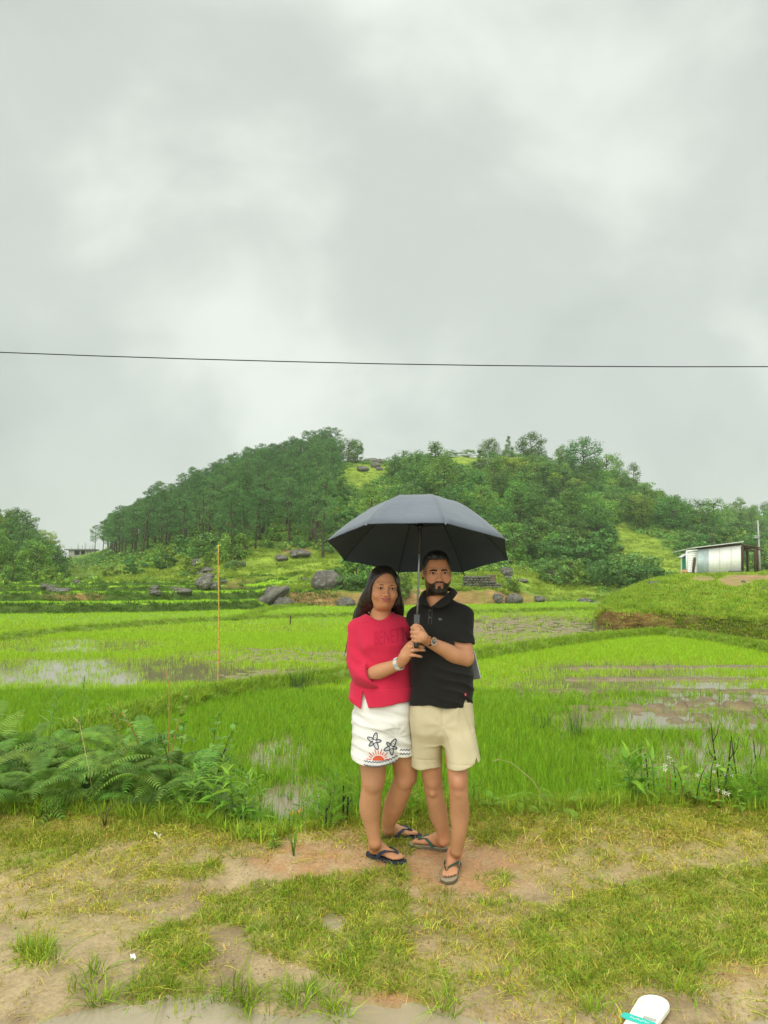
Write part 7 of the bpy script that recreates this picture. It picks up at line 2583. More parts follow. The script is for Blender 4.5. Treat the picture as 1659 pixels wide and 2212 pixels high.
for x, h in ((164, 13), (166, 8), (173.5, 9), (179, 14), (181.5, 12), (189.5, 8), (195, 11), (204, 9), (149.5, 4)):
    mb = MB(); q = np.array([(min(x, 199) - 170) * hs, 1.2, (1203.5 - 1185.8) * hs]); mb.tube([q, q + np.array([.05, 0, h * hs])], .07, 4); mb.build('rebar', m_slab, hou)
hw = thing('hut', tuple(at(250, 1199, 160)), 'small white hut half hidden behind pine trunks at left', 'hut')
mb = MB(); mb.box((-1.2, 0, -.6), (1.2, 2, 1.2)); mb.build('wall', mat('white_wall', (.62, .64, .62), rough=.8), hw, smooth=False)
mb = MB(); mb.box((-1.4, -.2, 1.2), (1.4, 2.2, 1.32)); mb.build('roof', m_slab, hw, smooth=False)
mb = MB(); mb.box((-.3, -.05, -.5), (.3, -.01, .8)); mb.build('door', m_void, hw, smooth=False)

# ------------------------------------------------------------------ stone pillar, dry stone wall, pen
pp = hit(1098, 1267, hill_bvh); s_ = pp[1] / K
pil = thing('stone_pillar', tuple(pp), 'pale square stone pillar capped with a rounded boulder', 'pillar')
mb = MB(); mb.box((-5.8 * s_, -.22, -.3), (5.8 * s_, .22, 19 * s_)); o = mb.build('shaft', m_conc, pil, smooth=False); bv = o.modifiers.new('bevel', 'BEVEL'); bv.width = .04
mb = MB(); mb.box((-6.8 * s_, -.3, 19 * s_), (6.8 * s_, .3, 23 * s_)); o = mb.build('neck', m_conc, pil, smooth=False)
o = link('cap', ROCKS[3], pil); o.scale = (24 * s_, 20 * s_, 19 * s_); o.location = (-.1, 0, 30 * s_)
pw = hit(1040, 1271, hill_bvh); s_ = pw[1] / K
wal = thing('stone_wall', tuple(pw), 'low dry stone wall stepping down right of the man', 'stone wall')
rgw = np.random.default_rng(9)
wr_mesh = [rock_mesh(70 + i, 2, .25) for i in range(3)]
for row in range(5):
    x = -42 + rgw.uniform(0, 3)
    while x < 38:
        wd = rgw.uniform(5, 9)
        topy = 24 if x < 12 else (15 if x < 30 else 8)
        if row * 5.2 < topy - 2:
            o = link('stone', wr_mesh[rgw.integers(3)], wal)
            o.scale = (wd * 1.15 * s_, .5, 6.4 * s_); o.location = ((x + wd / 2) * s_, .25 * rgw.uniform(-.4, .4), (row * 5.2 + 2.6) * s_); o.rotation_euler = (0, rgw.uniform(-.12, .12), rgw.uniform(-.2, .2))
        x += wd
pq_ = at(1062, 1262, pw[1] + .5); pen = thing('timber_pen', tuple(pq_), 'weathered little timber crate pen on the stone wall', 'pen')
m_gw = mat('grey_timber', (.20, .15, .11), rough=.95, noise=(4, .3))
for i in range(6):
    mb = MB(); x = (-8 + i * 3.0) * s_; mb.box((x, 0, -.1), (x + 2.4 * s_, .06, (18 + (i % 2)) * s_)); mb.build('plank', m_gw, pen, smooth=False)
mb = MB(); mb.box((-9 * s_, .06, 12 * s_), (10 * s_, .10, 14 * s_)); mb.build('rail', m_gw, pen, smooth=False)
mb = MB(); mb.box((-9 * s_, -.1, 18.8 * s_), (10 * s_, 1.0, 20.5 * s_)); mb.build('lid', m_gw, pen, smooth=False)

# ------------------------------------------------------------------ litter on the verge
ip = gpt(1397, 2198, .012)
ins = thing('shoe_insole', tuple(ip), 'white foam shoe insole with turquoise band lying in the mud', 'insole')
ax_ = gpt(1409, 2130) - gpt(1376, 2222); L_ = np.hypot(ax_[0], ax_[1]); ins.rotation_euler = (R(2), R(-2), math.atan2(ax_[1], ax_[0]) - math.pi / 2 - .14)
hwid = .058
out = []
for t in np.linspace(0, 1, 34):
    a = t * math.pi
    out.append((hwid * math.cos(a) * (1.0), .072 + .066 * math.sin(a)))
out = out + [(-hwid * .98, .05), (-hwid * .94, .0), (-hwid * .86, -.06), (-hwid * .80, -.13), (hwid * .80, -.13), (hwid * .88, -.06), (hwid * .96, .0), (hwid * .99, .05)]


def slab_mesh(name, out, z0, z1, m, par, bev=.003):
    mb = MB(); n = len(out)
    mb.v = [(x, y, z0) for x, y in out] + [(x, y, z1) for x, y in out]
    mb.f = [tuple(range(n))[::-1], tuple(range(n, 2 * n))] + [(i, (i + 1) % n, n + (i + 1) % n, n + i) for i in range(n)]
    o = mb.build(name, m, par, smooth=False)
    b = o.modifiers.new('bevel', 'BEVEL'); b.width = bev; b.segments = 2; b.limit_method = 'ANGLE'
    return o


m_foam = mat('white_foam', (.80, .80, .68), rough=.8, noise=(26, .16), bump=(50, .4, .003))
slab_mesh('foam_sole', out, -.002, .016, m_foam, ins)
m_turq = mat('turquoise_band', (.03, .50, .42), rough=.5, noise=(30, .1))
slab_mesh('band', [(-.070, -.045), (-.050, -.041), (.050, -.047), (.054, -.083), (-.050, -.079), (-.070, -.073)], .0165, .0195, m_turq, ins, .001)
mb = MB(); mb.box((.000, -.039, .0165), (.046, -.023, .0178)); mb.build('grey_smudge', mat('grey_print', (.40, .41, .37), rough=.8), ins, smooth=False)
scr = MB()
pts_ = [(-.038 + .0095 * i / 3, -.0625 + .0042 * math.sin(i * 2.3) + .003 * math.sin(i * .9)) for i in range(23)]
scr.tube([(x, y, .0200) for x, y in pts_], .0012, 4); scr.build('band_script', m_white, ins)


def scrap(dx, dy, w_, h_, m, lab, cat, name, rz=.3, lift=.035):
    p = gpt(dx, dy, .004)
    s_ = p[1] / K
    t = thing(name, tuple(p), lab, cat, None, rz)
    mb = MB(); n = 6
    for j in range(n):
        for i in range(n):
            x = (i / (n - 1) - .5) * w_ * s_; y = (j / (n - 1) - .5) * h_ * s_ * 3.2
            mb.v.append((x, y, lift * (.6 + float(vn(np.array([i * .7 + dx]), np.array([j * .7]), seed=8)[0])) + .004))
    mb.f = [(j * n + i, j * n + i + 1, (j + 1) * n + i + 1, (j + 1) * n + i) for j in range(n - 1) for i in range(n - 1)]
    o = mb.build('sheet', m, t, smooth=False); sd = o.modifiers.new('thick', 'SOLIDIFY'); sd.thickness = .002
    return t


scrap(527, 1810, 42, 15, mat('grey_paper', (.56, .52, .46), rough=.8, noise=(8, .2)), 'crumpled greyish piece of cardboard lying on the grass', 'cardboard', 'cardboard_scrap', .25, .085)
scrap(638, 1778, 24, 11, mat('orange_paper', (.62, .27, .10), rough=.7), 'small orange wrapper near the edge of the verge', 'wrapper', 'wrapper', -.3, .11)
scrap(340, 1808, 11, 6, mat('white_plastic', (.72, .70, .62), rough=.5), 'small white crumpled paper on the grass at the left', 'paper', 'paper_scrap', .7, .02)
scrap(362, 1756, 16, 10, mat('clear_plastic', (.62, .68, .60), rough=.25), 'pale plastic scrap near the ferns', 'plastic scrap', 'plastic_scrap', .2, .03)
scrap(287, 2073, 9, 6, m_white, 'tiny white petal like scrap beside the middle grass patch', 'paper', 'paper_scrap', .4, .012)
m_peb = mat('pebble', (.36, .29, .19), rough=.8, noise=(20, .3))
m_peb2 = mat('wet_pebble', (.24, .19, .13), rough=.5, noise=(20, .3))
pebs = []
for i in range(3):
    me = rock_mesh(90 + i, 1, .25).copy(); me.materials.clear(); me.materials.append(m_peb if i < 2 else m_peb2); me.name = 'pebble'; pebs.append(me)
c_peb = proto_collection('pebbles', pebs)
rg, x, y, z, q, g, m, b, red, wat = verge_points(15000, 71)
k = (g < .5) & (wat < .5) & (rg.uniform(0, 1, len(x)) < .25 + .5 * b + .35 * red)
scatter('gravel', np.stack([x, y, z + .001], -1)[k], c_peb, scl=np.abs(rg.normal(0, .0035, k.sum())) + .003, label='fine gravel and grit scattered over the bare mud')

# ------------------------------------------------------------------ plants along the edge of the verge
m_fern = mat('fern_green', (0.165, 0.31, 0.042), rough=.5, attr='Col', trans=.35, rnd=.28, hue=.04, spec=.3)
m_ferny = mat('fern_pale', (0.27, 0.45, 0.05), rough=.5, attr='Col', trans=.4, rnd=.2, hue=.04, spec=.3)
m_weed = mat('weed_green', (0.22, 0.42, 0.035), rough=.5, trans=.4, rnd=.25, hue=.04, noise=(30, .2), spec=.3)
m_weedd = mat('weed_dark', (0.17, 0.33, 0.045), rough=.45, trans=.3, rnd=.25, hue=.03, noise=(30, .2), spec=.35)
m_stem = mat('green_stem', (0.14, 0.22, 0.045), rough=.6)
m_stemd = mat('dark_stem', (0.020, 0.017, 0.014), rough=.8)
m_stemb = mat('brown_stem', (0.10, 0.075, 0.035), rough=.8)
m_stemr = mat('reddish_shoot', (0.50, 0.24, 0.10), rough=.6, trans=.2)
m_petal = mat('white_petal', (0.80, 0.80, 0.66), rough=.6, trans=.3)
m_straw = mat('dry_stalk', (.42, .36, .17), rough=.8)


def frond_mesh(name, L, seed, m, pairs=24, pw=.15, arch=1.0):
    rg = np.random.default_rng(seed)
    V, F, C = [], [], []
    t = np.linspace(0, 1, pairs + 3)
    hor = L * (.12 * t + .72 * t ** 1.5)
    ver = L * (.92 * t - arch * .78 * t ** 2.3)
    side = .05 * L * np.sin(t * 3 + rg.uniform(0, 6))
    path = np.stack([hor, side, ver], 1)
    T = np.gradient(path, axis=0); T /= np.linalg.norm(T, axis=1)[:, None]
    B = np.cross(T, [0, 0, 1.0]); B /= np.linalg.norm(B, axis=1)[:, None] + 1e-9
    U = np.cross(B, T)
    tint = 1 + .12 * rg.normal()
    for i in range(2, pairs + 2):
        f = (i - 2) / pairs
        ln = pw * L * (np.sin(math.pi * min(1, .28 + .72 * (1 - f))) ** .9) * (1 - f ** 3) * rg.uniform(.85, 1.1) + .012
        if f < .12: ln *= .45 + 4.5 * f
        for s in (-1, 1):
            d = B[i] * s * .92 + T[i] * .42; d /= np.linalg.norm(d)
            p0 = path[i]; wd = .0125 * (L / .8) * (1 - .35 * f)
            pm = p0 + d * ln * .5 - U[i] * ln * .03; pe = p0 + d * ln + T[i] * ln * .10 - U[i] * ln * .22 - np.array([0, 0, ln * .12])
            b = len(V)
            V += [p0 - T[i] * wd * .8, p0 + T[i] * wd * .8, pm - T[i] * wd, pm + T[i] * wd, pe]
            F += [(b, b + 1, b + 3), (b, b + 3, b + 2), (b + 2, b + 3, b + 4)]
            c = np.clip(tint * (1 + .13 * rg.normal()), .5, 1.6) * np.array([1, 1, 1]) * (1 + .06 * rg.normal(size=3))
            C += [c] * 5
    r = .0045 * L / .8
    for i in range(pairs + 2):
        b = len(V); k = 1 - .8 * i / pairs
        for q, kk in ((path[i], k), (path[i + 1], max(.1, k - .03))):
            V += [q + B[i] * r * kk, q - B[i] * r * kk, q + U[i] * r * kk * 1.2]
            C += [np.array([1.25, 1.05, .9])] * 3
        for a in range(3):
            a2 = (a + 1) % 3
            F += [(b + a, b + a2, b + 3 + a2), (b + a, b + 3 + a2, b + 3 + a)]
    return mesh_from(name, np.array(V), np.array(F), smooth=False, mats=[m], attrs={'Col': np.array(C)})


FROND = [frond_mesh('frond', L, 400 + i, m_fern, 26, pw, ar) for i, (L, pw, ar) in enumerate(((.95, .17, 1.0), (.85, .19, 1.15), (1.05, .15, .85), (.75, .20, 1.2), (.9, .17, .7)))]
FRONDP = [frond_mesh('frond', L, 420 + i, m_ferny, 18, pw, ar) for i, (L, pw, ar) in enumerate(((.34, .17, .8), (.28, .2, .6), (.40, .15, 1.0)))]
rf = np.random.default_rng(19)


def fern(p, n, meshes, sc, label, group, name='fern'):
    t = thing(name, tuple(p), label, 'fern', group, rf.uniform(0, 6.28))
    for i in range(n):
        o = link('frond', meshes[rf.integers(len(meshes))], t)
        a = 6.283 * i / n + rf.normal() * .35
        o.rotation_euler = (rf.normal() * .22, rf.uniform(-.35, .55), a)
        s = sc * rf.uniform(.7, 1.1)
        o.scale = (s, s, s * rf.uniform(.85, 1.1))
        o.location = (.04 * math.cos(a), .04 * math.sin(a), rf.uniform(0, .20) if sc > .5 and name == 'fern' else 0)
    return t


GF = 'ferns of the big clump at the left edge of the field'
LF = 'arching green fern in the big clump at the left edge of the field'
spots = []
for i in range(6000):
    x, y = rf.uniform(-3.5, -1.22), rf.uniform(5.0, 6.35)
    lim = np.interp(829.5 + x / y * K, [-100, 100, 300, 430, 470], [6.3, 6.35, 6.2, 5.7, 5.2])
    if y < lim and all((x - a) ** 2 + (y - b) ** 2 > .185 ** 2 for a, b in spots):
        spots.append((x, y))
    if len(spots) >= 58: break
for x, y in spots:
    z = float(zground(x, y)) - .03
    ro = 'front row' if y < 5.4 else ('back row' if y > 5.9 else 'middle')
    fern((x, y, z), 9, FROND, float(np.interp(y, [5.0, 6.3], [.58, .80])), 'arching green fern in the ' + ro + ' of the big clump at the left edge', 'ferns in the ' + ro + ' of the big left clump')
for dx, dy, n, sc in ((1052, 1722, 6, .9), (1078, 1728, 5, .7), (1118, 1722, 6, .85), (1150, 1728, 5, .7), (1196, 1734, 6, 1.0), (1218, 1728, 4, .8), (1005, 1730, 5, .8), (748, 1742, 5, .8), (792, 1722, 5, .9), (850, 1728, 5, .9)):
    p = at(dx, dy, 5.0 if dx > 760 else 4.85); p[2] = zground(p[0], p[1]) - .01
    fern(p, n, FRONDP, sc * .72, 'small pale fern at the verge edge behind the legs of the couple', 'small pale ferns along the verge edge', 'small_fern')


def leaf_mesh(name, L, wd, droop, m, seg=4, fold=.25, tip=1.4):
    V, F = [], []
    for i in range(seg + 1):
        t = i / seg
        wv = wd * .5 * (math.sin(math.pi * min(1, .06 + .94 * t ** (1 / tip))) if i < seg else .02) + .0005
        x = L * (t - .12 * droop * t * t); z = -droop * L * .5 * t * t + .12 * L * t
        V += [(x, -wv, z + fold * wv), (x, 0, z), (x, wv, z + fold * wv)]
    for i in range(seg):
        for j in (0, 1):
            F.append((3 * i + j, 3 * i + 3 + j, 3 * i + 4 + j, 3 * i + 1 + j))
    return mesh_from(name, np.array(V), np.array(F), mats=[m])


LANCE = [leaf_mesh('leaf', L, w_, dr, m_weed) for L, w_, dr in ((.13, .026, .7), (.11, .022, 1.0), (.15, .028, .4))]
LANCED = [leaf_mesh('leaf', L, w_, dr, m_weedd) for L, w_, dr in ((.12, .028, .7), (.10, .024, 1.0))]
BROADL = [leaf_mesh('leaf', L, w_, dr, m_weed, tip=1.0) for L, w_, dr in ((.10, .060, .5), (.085, .052, .8))]
BROADD = [leaf_mesh('leaf', L, w_, dr, m_weedd, tip=1.0) for L, w_, dr in ((.10, .062, .5), (.08, .05, .9))]
NARROW = [leaf_mesh('leaf', L, w_, dr, m_weedd) for L, w_, dr in ((.14, .012, .3), (.12, .010, .6))]
LUSH = [leaf_mesh('leaf', L, w_, dr, m_weed) for L, w_, dr in ((.26, .060, .8), (.22, .055, 1.1), (.20, .05, .5))]


def weed(name, dx, dy, Y, h, n, leaves, label, cat='plant', stems=1, spread=.05, sm=None, lean=.15, sc=1.0, t0=.12, group=None, up=.35, top=True):
    p = at(dx, dy, Y)
    p[2] = max(float(zground(p[0], p[1])), FZ - .05) - .01
    t = thing(name, tuple(p), label, cat, group)
    for s in range(stems):
        a = rf.uniform(0, 6.283); ex = np.array([math.cos(a), math.sin(a), 0]) * lean * h * rf.uniform(.3, 1)
        b = np.array([rf.normal() * spread, rf.normal() * spread, 0]); hh = h * rf.uniform(.75, 1.0)
        pts = [b + ex * q * q + np.array([.01 * math.sin(q * 5 + a), 0, hh * q]) for q in np.linspace(0, 1, 6)]
        mb = MB(); mb.tube(pts, [.0042, .004, .0036, .003, .0024, .0014], 5); mb.build('stem', sm or m_stem, t)
        for i in range(n):
            q = t0 + (1 - t0) * i / max(1, n - 1)
            j = min(int(q * 5), 4); f = q * 5 - j
            c = pts[j] * (1 - f) + pts[j + 1] * f
            o = link('leaf', leaves[rf.integers(len(leaves))], t)
            o.location = c
            o.rotation_euler = (rf.normal() * .2, -up * (.3 + 1.6 * q ** 3 * top) + rf.normal() * .2, a + i * 2.4 + rf.normal() * .3)
            k = sc * rf.uniform(.75, 1.15) * (1 - .45 * q ** 3)
            o.scale = (k, k, k)
    return t


def edgeY(dx):
    return float(np.interp(dx, [e[0] for e in EDGE], [e[1] for e in EDGE]))


# leafy weeds right of the ferns
for i, (dx, dy, dY, h, n, lv, sc) in enumerate([(395, 1735, .02, .22, 14, LANCE, .8), (430, 1738, .05, .30, 16, LANCE, .9), (462, 1735, .12, .42, 20, LANCE, 1.0), (488, 1742, .05, .34, 18, LANCE, 1.0), (505, 1738, .2, .52, 22, LANCED, 1.0),
                                             (528, 1745, .15, .50, 22, LANCE, 1.0), (548, 1750, .22, .56, 24, LANCE, 1.05), (562, 1752, .3, .46, 20, LANCED, 1.0), (445, 1742, .2, .44, 18, LANCED, 1.0), (415, 1740, .25, .40, 18, LANCED, .9), (520, 1748, .32, .55, 20, LANCED, 1.0), (475, 1745, .35, .5, 20, LANCED, 1.0)]):
    weed('leafy_weed', dx, dy, edgeY(dx) + dY, h, n, lv, 'upright leafy weed with narrow leaves in the patch right of the ferns', 'weed', 2, .04, None, .15, sc * 1.05, .15, 'upright leafy weeds right of the ferns')
for i in range(16):
    dx = rf.uniform(20, 640); weed('low_weed', dx, 1740, edgeY(dx) - rf.uniform(-.05, .10), rf.uniform(.07, .13), 9, LANCE, 'low bright weed at the foot of the ferns and leafy weeds', 'weed', 2, .03, None, .3, .55, .2, 'low weeds along the left verge edge')
# tall stalks and the shrub among the ferns
weed('leafy_stalk', 100, 1560, 6.2, .86, 36, NARROW, 'tall narrow leaved stalk rising above the ferns, the left one', 'plant', 1, .0, None, .12, 1.25, .5)
weed('leafy_stalk', 172, 1565, 6.2, .82, 34, NARROW, 'tall narrow leaved stalk rising above the ferns, the right one', 'plant', 1, .0, None, .1, 1.15, .55)
weed('broad_leaved_shrub', 405, 1720, 5.55, .72, 16, BROADD, 'dark stemmed broad leaved shrub at the right end of the fern clump', 'shrub', 4, .10, m_stemb, .35, 1.25, .25)
weed('broad_leaved_shrub', 330, 1715, 5.8, .84, 14, BROADD, 'broad leaved shrub with reddish stems standing inside the fern clump', 'shrub', 4, .14, m_stemr, .3, 1.0, .45)
for (dx, h, lab) in ((360, .92, 'reddish curled shoot at the right of the ferns'),):
    p = at(dx, 1700, 5.85); p[2] = zground(p[0], p[1]); t = thing('reddish_shoot', tuple(p), lab, 'shoot')
    mb = MB(); mb.tube([(0, 0, 0), (.01, 0, h * .5), (.0, .01, h * .85), (-.03, 0, h), (-.07, 0, h * .99)], [.006, .005, .004, .004, .002], 6); mb.build('stem', m_stemr, t)
    for i in range(7):
        o = link('leaf', LANCE[1], t); o.location = (0, 0, h * (.6 + .06 * i)); o.rotation_euler = (0, -.7, i * 2.1); o.scale = (.5,) * 3
p = at(205, 1722, 5.0); p[2] = zground(p[0], p[1]); t = thing('dry_stalk', tuple(p), 'thin dry straw coloured stalk leaning in front of the ferns', 'stalk')
mb = MB(); mb.tube([(0, 0, 0), (-.04, 0, .22), (-.12, .02, .52)], [.0022, .002, .0014], 5); mb.build('stem', m_straw, t)
mb = MB(); mb.tube([(-.12, .02, .52), (-.16, .02, .56)], [.006, .002], 5); mb.build('seed_head', m_straw, t)

# rushes
m_rush = leafmat('rush_green', (.055, .115, .022), trans=.15, rnd=.1)


def rush_mesh(seed, n, h, sp):
    return tuft_mesh('rush', n, h, .008, sp, .28, m_rush, seed, segs=3, hvar=.35)


for dx, dy, Y, n, h, sp, lab in ((592, 1745, 4.98, 90, .44, .14, 'dense dark rush clump by the little pool left of the woman'), (640, 1735, 5.05, 40, .34, .14, 'thin rush clump right of the dense one beside the pool'),
                                 (646, 1481, None, 60, .44, .20, 'dark rush clump on the bund left of the woman'), (1243, 1582, None, 30, .42, .10, 'rush clump in the muddy water right of the man'), (1128, 1402, None, 26, .34, .14, 'small rush tuft on the bund right of the man'), (1172, 1565, None, 24, .30, .14, 'short rush tuft in the rice right of the man')):
    p = at(dx, dy, Y) if Y else onz(dx, dy, FZ + .1)
    p[2] = max(float(zground(p[0], p[1])), FZ - .02) if Y else (FZ + .05)
    t = thing('rush_clump', tuple(p), lab, 'rushes')
    link('blades', rush_mesh(int(dx), n, h, sp), t, kind='stuff')
    mb = MB(); mb.tube([(0, 0, -.05), (0, 0, .03)], [sp * .8, sp * .3], 8); mb.build('root_clump', m_stemd, t)

# feathery weeds left of the woman, charred sticks
COMP = []
for sd in range(2):
    V, F = [], []
    for i in range(6):
        for s in (-1, 1):
            b = len(V); x = .02 + .022 * i; ln = .045 * (1 - .1 * i); 
            V += [(x, 0, .01 * i), (x + .014, s * ln * .55, .012 * i + .004), (x + .030, s * ln, .01 * i - .008), (x + .008, s * ln * .45, .011 * i)]
            F.append((b, b + 1, b + 2, b + 3) if s > 0 else (b + 3, b + 2, b + 1, b))
    b = len(V); V += [(.0, -.0015, 0), (.0, .0015, 0), (.175, 0, .06), (.17, -.001, .06)]; F.append((b, b + 1, b + 2, b + 3))
    COMP.append(mesh_from('leaf', np.array(V), np.array(F), smooth=False, mats=[m_weed]))
for dx, h, n in ((690, .22, 9), (712, .34, 13), (735, .26, 10), (757, .36, 12), (772, .28, 10), (700, .16, 8), (858, .3, 10), (1012, .2, 8)):
    weed('feathery_weed', dx, 1742, edgeY(dx) + rf.uniform(.02, .18), h, n, COMP, 'bright feathery leaved weed at the verge edge beside the woman', 'weed', 3, .05, None, .3, .85, .25, 'feathery weeds beside the woman', .2)
for dx, y1, y0, Y, dxt, lab in ((741, 1762, 1697, 4.78, 1, 'tall charred upright stick left of the woman'), (748, 1764, 1722, 4.76, 4, 'short forked charred stick beside the tall one'), (703, 1768, 1740, 4.72, 2, 'low charred stump in the weeds left of the woman')):
    p = at(dx, y1, Y); p[2] = zground(p[0], p[1]) - .02; t = thing('charred_stick', tuple(p), lab, 'stick')
    mb = MB(); mb.tube([(0, 0, 0), (at(dx + dxt, y0, Y) - p)], [.007, .005], 6); mb.build('stick', m_stemd, t)
    mb = MB(); mb.tube([(at(dx + dxt * .5, (y0 + y1) / 2, Y) - p), (at(dx + dxt + 7, (y0 + y1) / 2 - 16, Y) - p)], [.004, .0025], 5); mb.build('twig', m_stemd, t)
p = at(918, 1742, 4.95); p[2] = zground(p[0], p[1]); t = thing('broad_leaf_plant', tuple(p), 'yellow green broad leaf plant seen between the legs of the man', 'plant')
BIG = leaf_mesh('leaf', .24, .075, .9, mat('yellow_leaf', (.34, .42, .05), rough=.5, trans=.4), tip=1.0)
for i, (a, e, s) in enumerate(((2.7, -.9, 1), (.3, -.6, .9), (1.6, -.3, .8), (-2.2, -.4, .7), (-.8, -.2, .8))):
    o = link('leaf', BIG, t); o.rotation_euler = (0, e, a); o.scale = (s,) * 3

# right edge plants
weed('lush_weed', 1358, 1725, 5.12, .34, 16, LUSH, 'lush pale green leafy plant at the verge edge, the wide left one', 'plant', 3, .05, None, .25, .8, .05, None, .7)
weed('lush_weed', 1412, 1725, 5.16, .46, 16, LUSH, 'lush pale green plant, the taller upright one right of the wide one', 'plant', 2, .04, None, .12, .75, .1, None, .8)
weed('round_leaved_shrub', 1500, 1722, 5.18, .38, 9, BROADL, 'round leaved shrub among the white flowers at the right', 'shrub', 5, .09, m_stemd, .45, .95, .3)
weed('round_leaved_shrub', 1560, 1730, 5.05, .20, 8, BROADL, 'low round leaved shrub in front of the dark twigs', 'shrub', 4, .07, None, .4, .8, .2)
weed('round_leaved_shrub', 1465, 1728, 5.1, .16, 7, BROADL, 'small yellowish leaved shrub left of the round leaved one', 'shrub', 3, .05, m_stemr, .4, .7, .2)
for dx, h in ((1620, .28), (1645, .34), (1600, .2), (1668, .3), (1585, .18)):
    weed('feathery_weed', dx, 1725, edgeY(dx) + .05, h, 11, COMP, 'feathery leaved weed at the far right of the verge edge', 'weed', 3, .05, None, .3, .85, .25, 'feathery weeds at the far right', .2)
def flower_plant(dx, dyt, Y, h, nf, lab):
    p = at(dx, 1722, Y); p[2] = zground(p[0], p[1]); t = thing('white_flower_plant', tuple(p), lab, 'flower')
    for s in range(nf):
        e = np.array([rf.normal() * .04, rf.normal() * .03, h * rf.uniform(.75, 1.05)])
        mb = MB(); mb.tube([(rf.normal() * .02, 0, 0), e * .5 + np.array([rf.normal() * .015, 0, 0]), e], [.004, .003, .002], 5); mb.build('stem', m_stem if s % 2 else m_stemr, t)
        mb = MB()
        for i in range(5):
            a = i * 1.2566
            mb.add([e, e + np.array([.011 * math.cos(a - .4), -.006 + .004 * math.sin(a), .011 * math.sin(a - .4)]), e + np.array([.019 * math.cos(a), -.010, .019 * math.sin(a)]), e + np.array([.011 * math.cos(a + .4), -.006, .011 * math.sin(a + .4)])], [(0, 1, 2, 3)])
        mb.build('blossom', m_petal, t, smooth=False)
    for i in range(8):
        o = link('leaf', BROADL[i % 2], t); o.location = (rf.normal() * .03, rf.normal() * .03, h * rf.uniform(.1, .6)); o.rotation_euler = (0, -.3, rf.uniform(0, 6.28)); o.scale = (.6,) * 3
for dx, Y, h, nf, lab in ((1440, 5.12, .28, 4, 'white flowered plant nearest the lush weeds'), (1530, 5.2, .32, 3, 'white flowered plant beside the dark twigs'), (1585, 5.16, .34, 3, 'white flowered plant right of the dark twigs'), (1548, 5.0, .12, 3, 'low white flowers on the turf below the dark twigs')):
    flower_plant(dx, 0, Y, h, nf, lab)
for dx, dyt, Y, bl, lab in ((1548, 1562, 5.25, 1, 'tallest dark bare twig at the right edge plants'), (1566, 1600, 5.3, -1, 'dark bare twig just right of the tallest twig'), (1592, 1590, 5.25, 1, 'dark bare forked twig in the middle of the right edge twigs'), (1612, 1640, 5.2, -1, 'short dark twig among the right edge twigs'), (1640, 1600, 5.3, 1, 'thin dark twig nearest the right border')):
    p = at(dx, 1705, Y); p[2] = zground(p[0], p[1]) - .03; t = thing('bare_twig', tuple(p), lab, 'twig')
    tp = at(dx - 6 * bl, dyt, Y) - p
    pts = [tp * q + np.array([.02 * bl * math.sin(q * 4.5), 0, 0]) for q in np.linspace(0, 1, 7)]
    mb = MB(); mb.tube(pts, list(np.linspace(.007, .0028, 7)), 6); mb.build('stem', m_stemd, t)
    for i in range(5):
        j = 2 + i % 4; mb = MB(); e = pts[j]; d = 1 if i % 2 else -1
        mb.tube([e, e + np.array([.035 * d, .01, .05]), e + np.array([.045 * d, .01, .11])], [.0032, .0026, .0016], 5); mb.build('side_twig', m_stemd, t)
for dx, y1, y0, Y, lab in ((1300, 1728, 1702, 5.1, 'dark stalk with pale green flower head left of the lush plants'), (1402, 1700, 1628, 5.25, 'dark stalk with brown seed head above the lush plants')):
    p = at(dx, 1728, Y); p[2] = zground(p[0], p[1]); t = thing('seed_stalk', tuple(p), lab, 'stalk')
    tp = at(dx - (8 if dx > 1350 else 4), y0, Y) - p
    mb = MB(); mb.tube([(0, 0, 0), tp * .5 + np.array([.01, 0, 0]), tp], [.005, .004, .004], 6); mb.build('stem', m_stemd, t)
    mm_ = m_weed if dx < 1350 else m_straw
    for i in range(9):
        o = link('floret', BROADL[1], t); o.location = tp + np.array([rf.normal() * .02, 0, rf.uniform(-.01, .05)]); o.rotation_euler = (0, rf.uniform(-1.2, .2), rf.uniform(0, 6.28)); o.scale = (.32,) * 3
p = at(1186, 1735, 5.0); p[2] = zground(p[0], p[1]); t = thing('grass_stalk', tuple(p), 'single long thin grass stalk arching right of the man', 'grass stalk')
mb = MB(); mb.tube([(0, 0, 0), at(1150, 1685, 5.0) - p, at(1105, 1648, 5.0) - p, at(1078, 1640, 5.0) - p], [.003, .0026, .002, .001], 5); mb.build('stem', m_straw, t)
mb = MB(); mb.tube([at(1078, 1640, 5.0) - p, at(1062, 1646, 5.0) - p], [.004, .001], 5); mb.build('seed_head', m_straw, t)
for (dx, dy, h, lab) in ((634, 1850, .2, 'young pale grass shoot growing alone on bare red soil'), (226, 1790, .15, 'thin dry twig standing in the turf at the left')):
    p = gpt(dx, dy); t = thing('grass_shoot', tuple(p), lab, 'grass shoot')
    for i in range(5):
        a = i * 1.3; mb = MB(); e = np.array([math.cos(a) * .05, math.sin(a) * .05, h * (1 - .12 * i)]); mb.tube([(0, 0, 0), e * np.array([.3, .3, .6]), e], [.004, .0035, .001], 4, flat=.3)
        mb.build('blade', m_stemb if dx < 400 else m_weed, t)

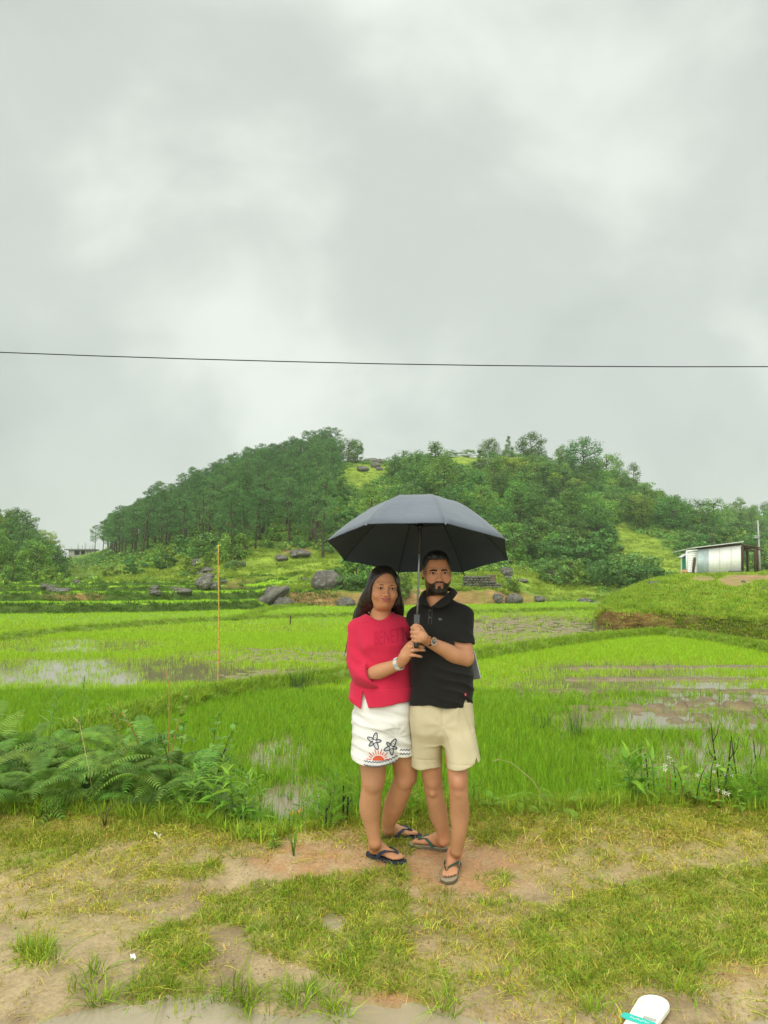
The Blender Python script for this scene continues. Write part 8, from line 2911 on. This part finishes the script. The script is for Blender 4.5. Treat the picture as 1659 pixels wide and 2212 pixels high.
# taller fringe grass along the edge of the verge
m_fringe = leafmat('fringe_grass', (0.34, 0.46, 0.04), trans=.35, rnd=.28, hue=.04)
c_fringe = proto_collection('fringe_tufts', [tuft_mesh('fringe_tuft', 9, .075, .006, .03, .8, m_fringe, 500 + s) for s in range(4)])
n = 2300
x = rng.uniform(-3.4, 3.4, n); e = verge_edge(x, x * 0)
y = e + np.abs(rng.normal(0, .16, n)) - .07
y = np.where(x < -1.1, e + rng.uniform(-.08, .10, n), y)
pl = proj(np.stack([x, y, zground(x, y)], -1))
kk = ~((pl[:, 0] > 600) & (pl[:, 0] < 690) & (rng.uniform(0, 1, n) < .5))
scatter('fringe_grass', np.stack([x, y, zground(x, y) - .01], -1)[kk], c_fringe, scl=rng.uniform(.55, 1.5, n)[kk], label='taller grass fringe along the edge of the verge')
# reeds of the grass standing in the bottom puddle
c_wet = proto_collection('wet_tufts', [tuft_mesh('wet_tuft', 10, .09, .0055, .025, 1.1, m_turf2, 520 + s) for s in range(3)])
W_ = [gpt(*q) for q in ((487, 2150), (540, 2165), (545, 2175), (620, 2160), (640, 2168), (190, 2120), (215, 2160), (85, 2070), (75, 2050), (365, 2140), (1270, 2178), (1500, 2090), (1470, 2140), (700, 2170), (740, 2190), (960, 2160), (420, 2180))]
Wp_ = np.concatenate([[q + np.array([rf.normal() * .03, rf.normal() * .04, -.01]) for _ in range(7)] for q in W_])
scatter('puddle_grass', Wp_, c_wet, scl=rng.uniform(.6, 1.25, len(Wp_)), label='sparse grass tufts standing in the muddy puddle')

# ------------------------------------------------------------------ thin rain haze
hz_m = bpy.data.materials.new('haze'); hz_m.use_nodes = True
nt = hz_m.node_tree
for n_ in list(nt.nodes): nt.nodes.remove(n_)
pv = N(nt, 'ShaderNodeVolumePrincipled', _Color=(.90, .97, .93, 1), _Density=.0004, _Anisotropy=.15)
N(nt, 'ShaderNodeOutputMaterial', _Volume=pv.outputs[0])
mb = MB(); mb.box((-420, -60, -3.2), (420, 470, 62)); o = mb.build('haze', hz_m, None, smooth=False); tag(o, 'thin rain haze over the valley', None, None, 'stuff')
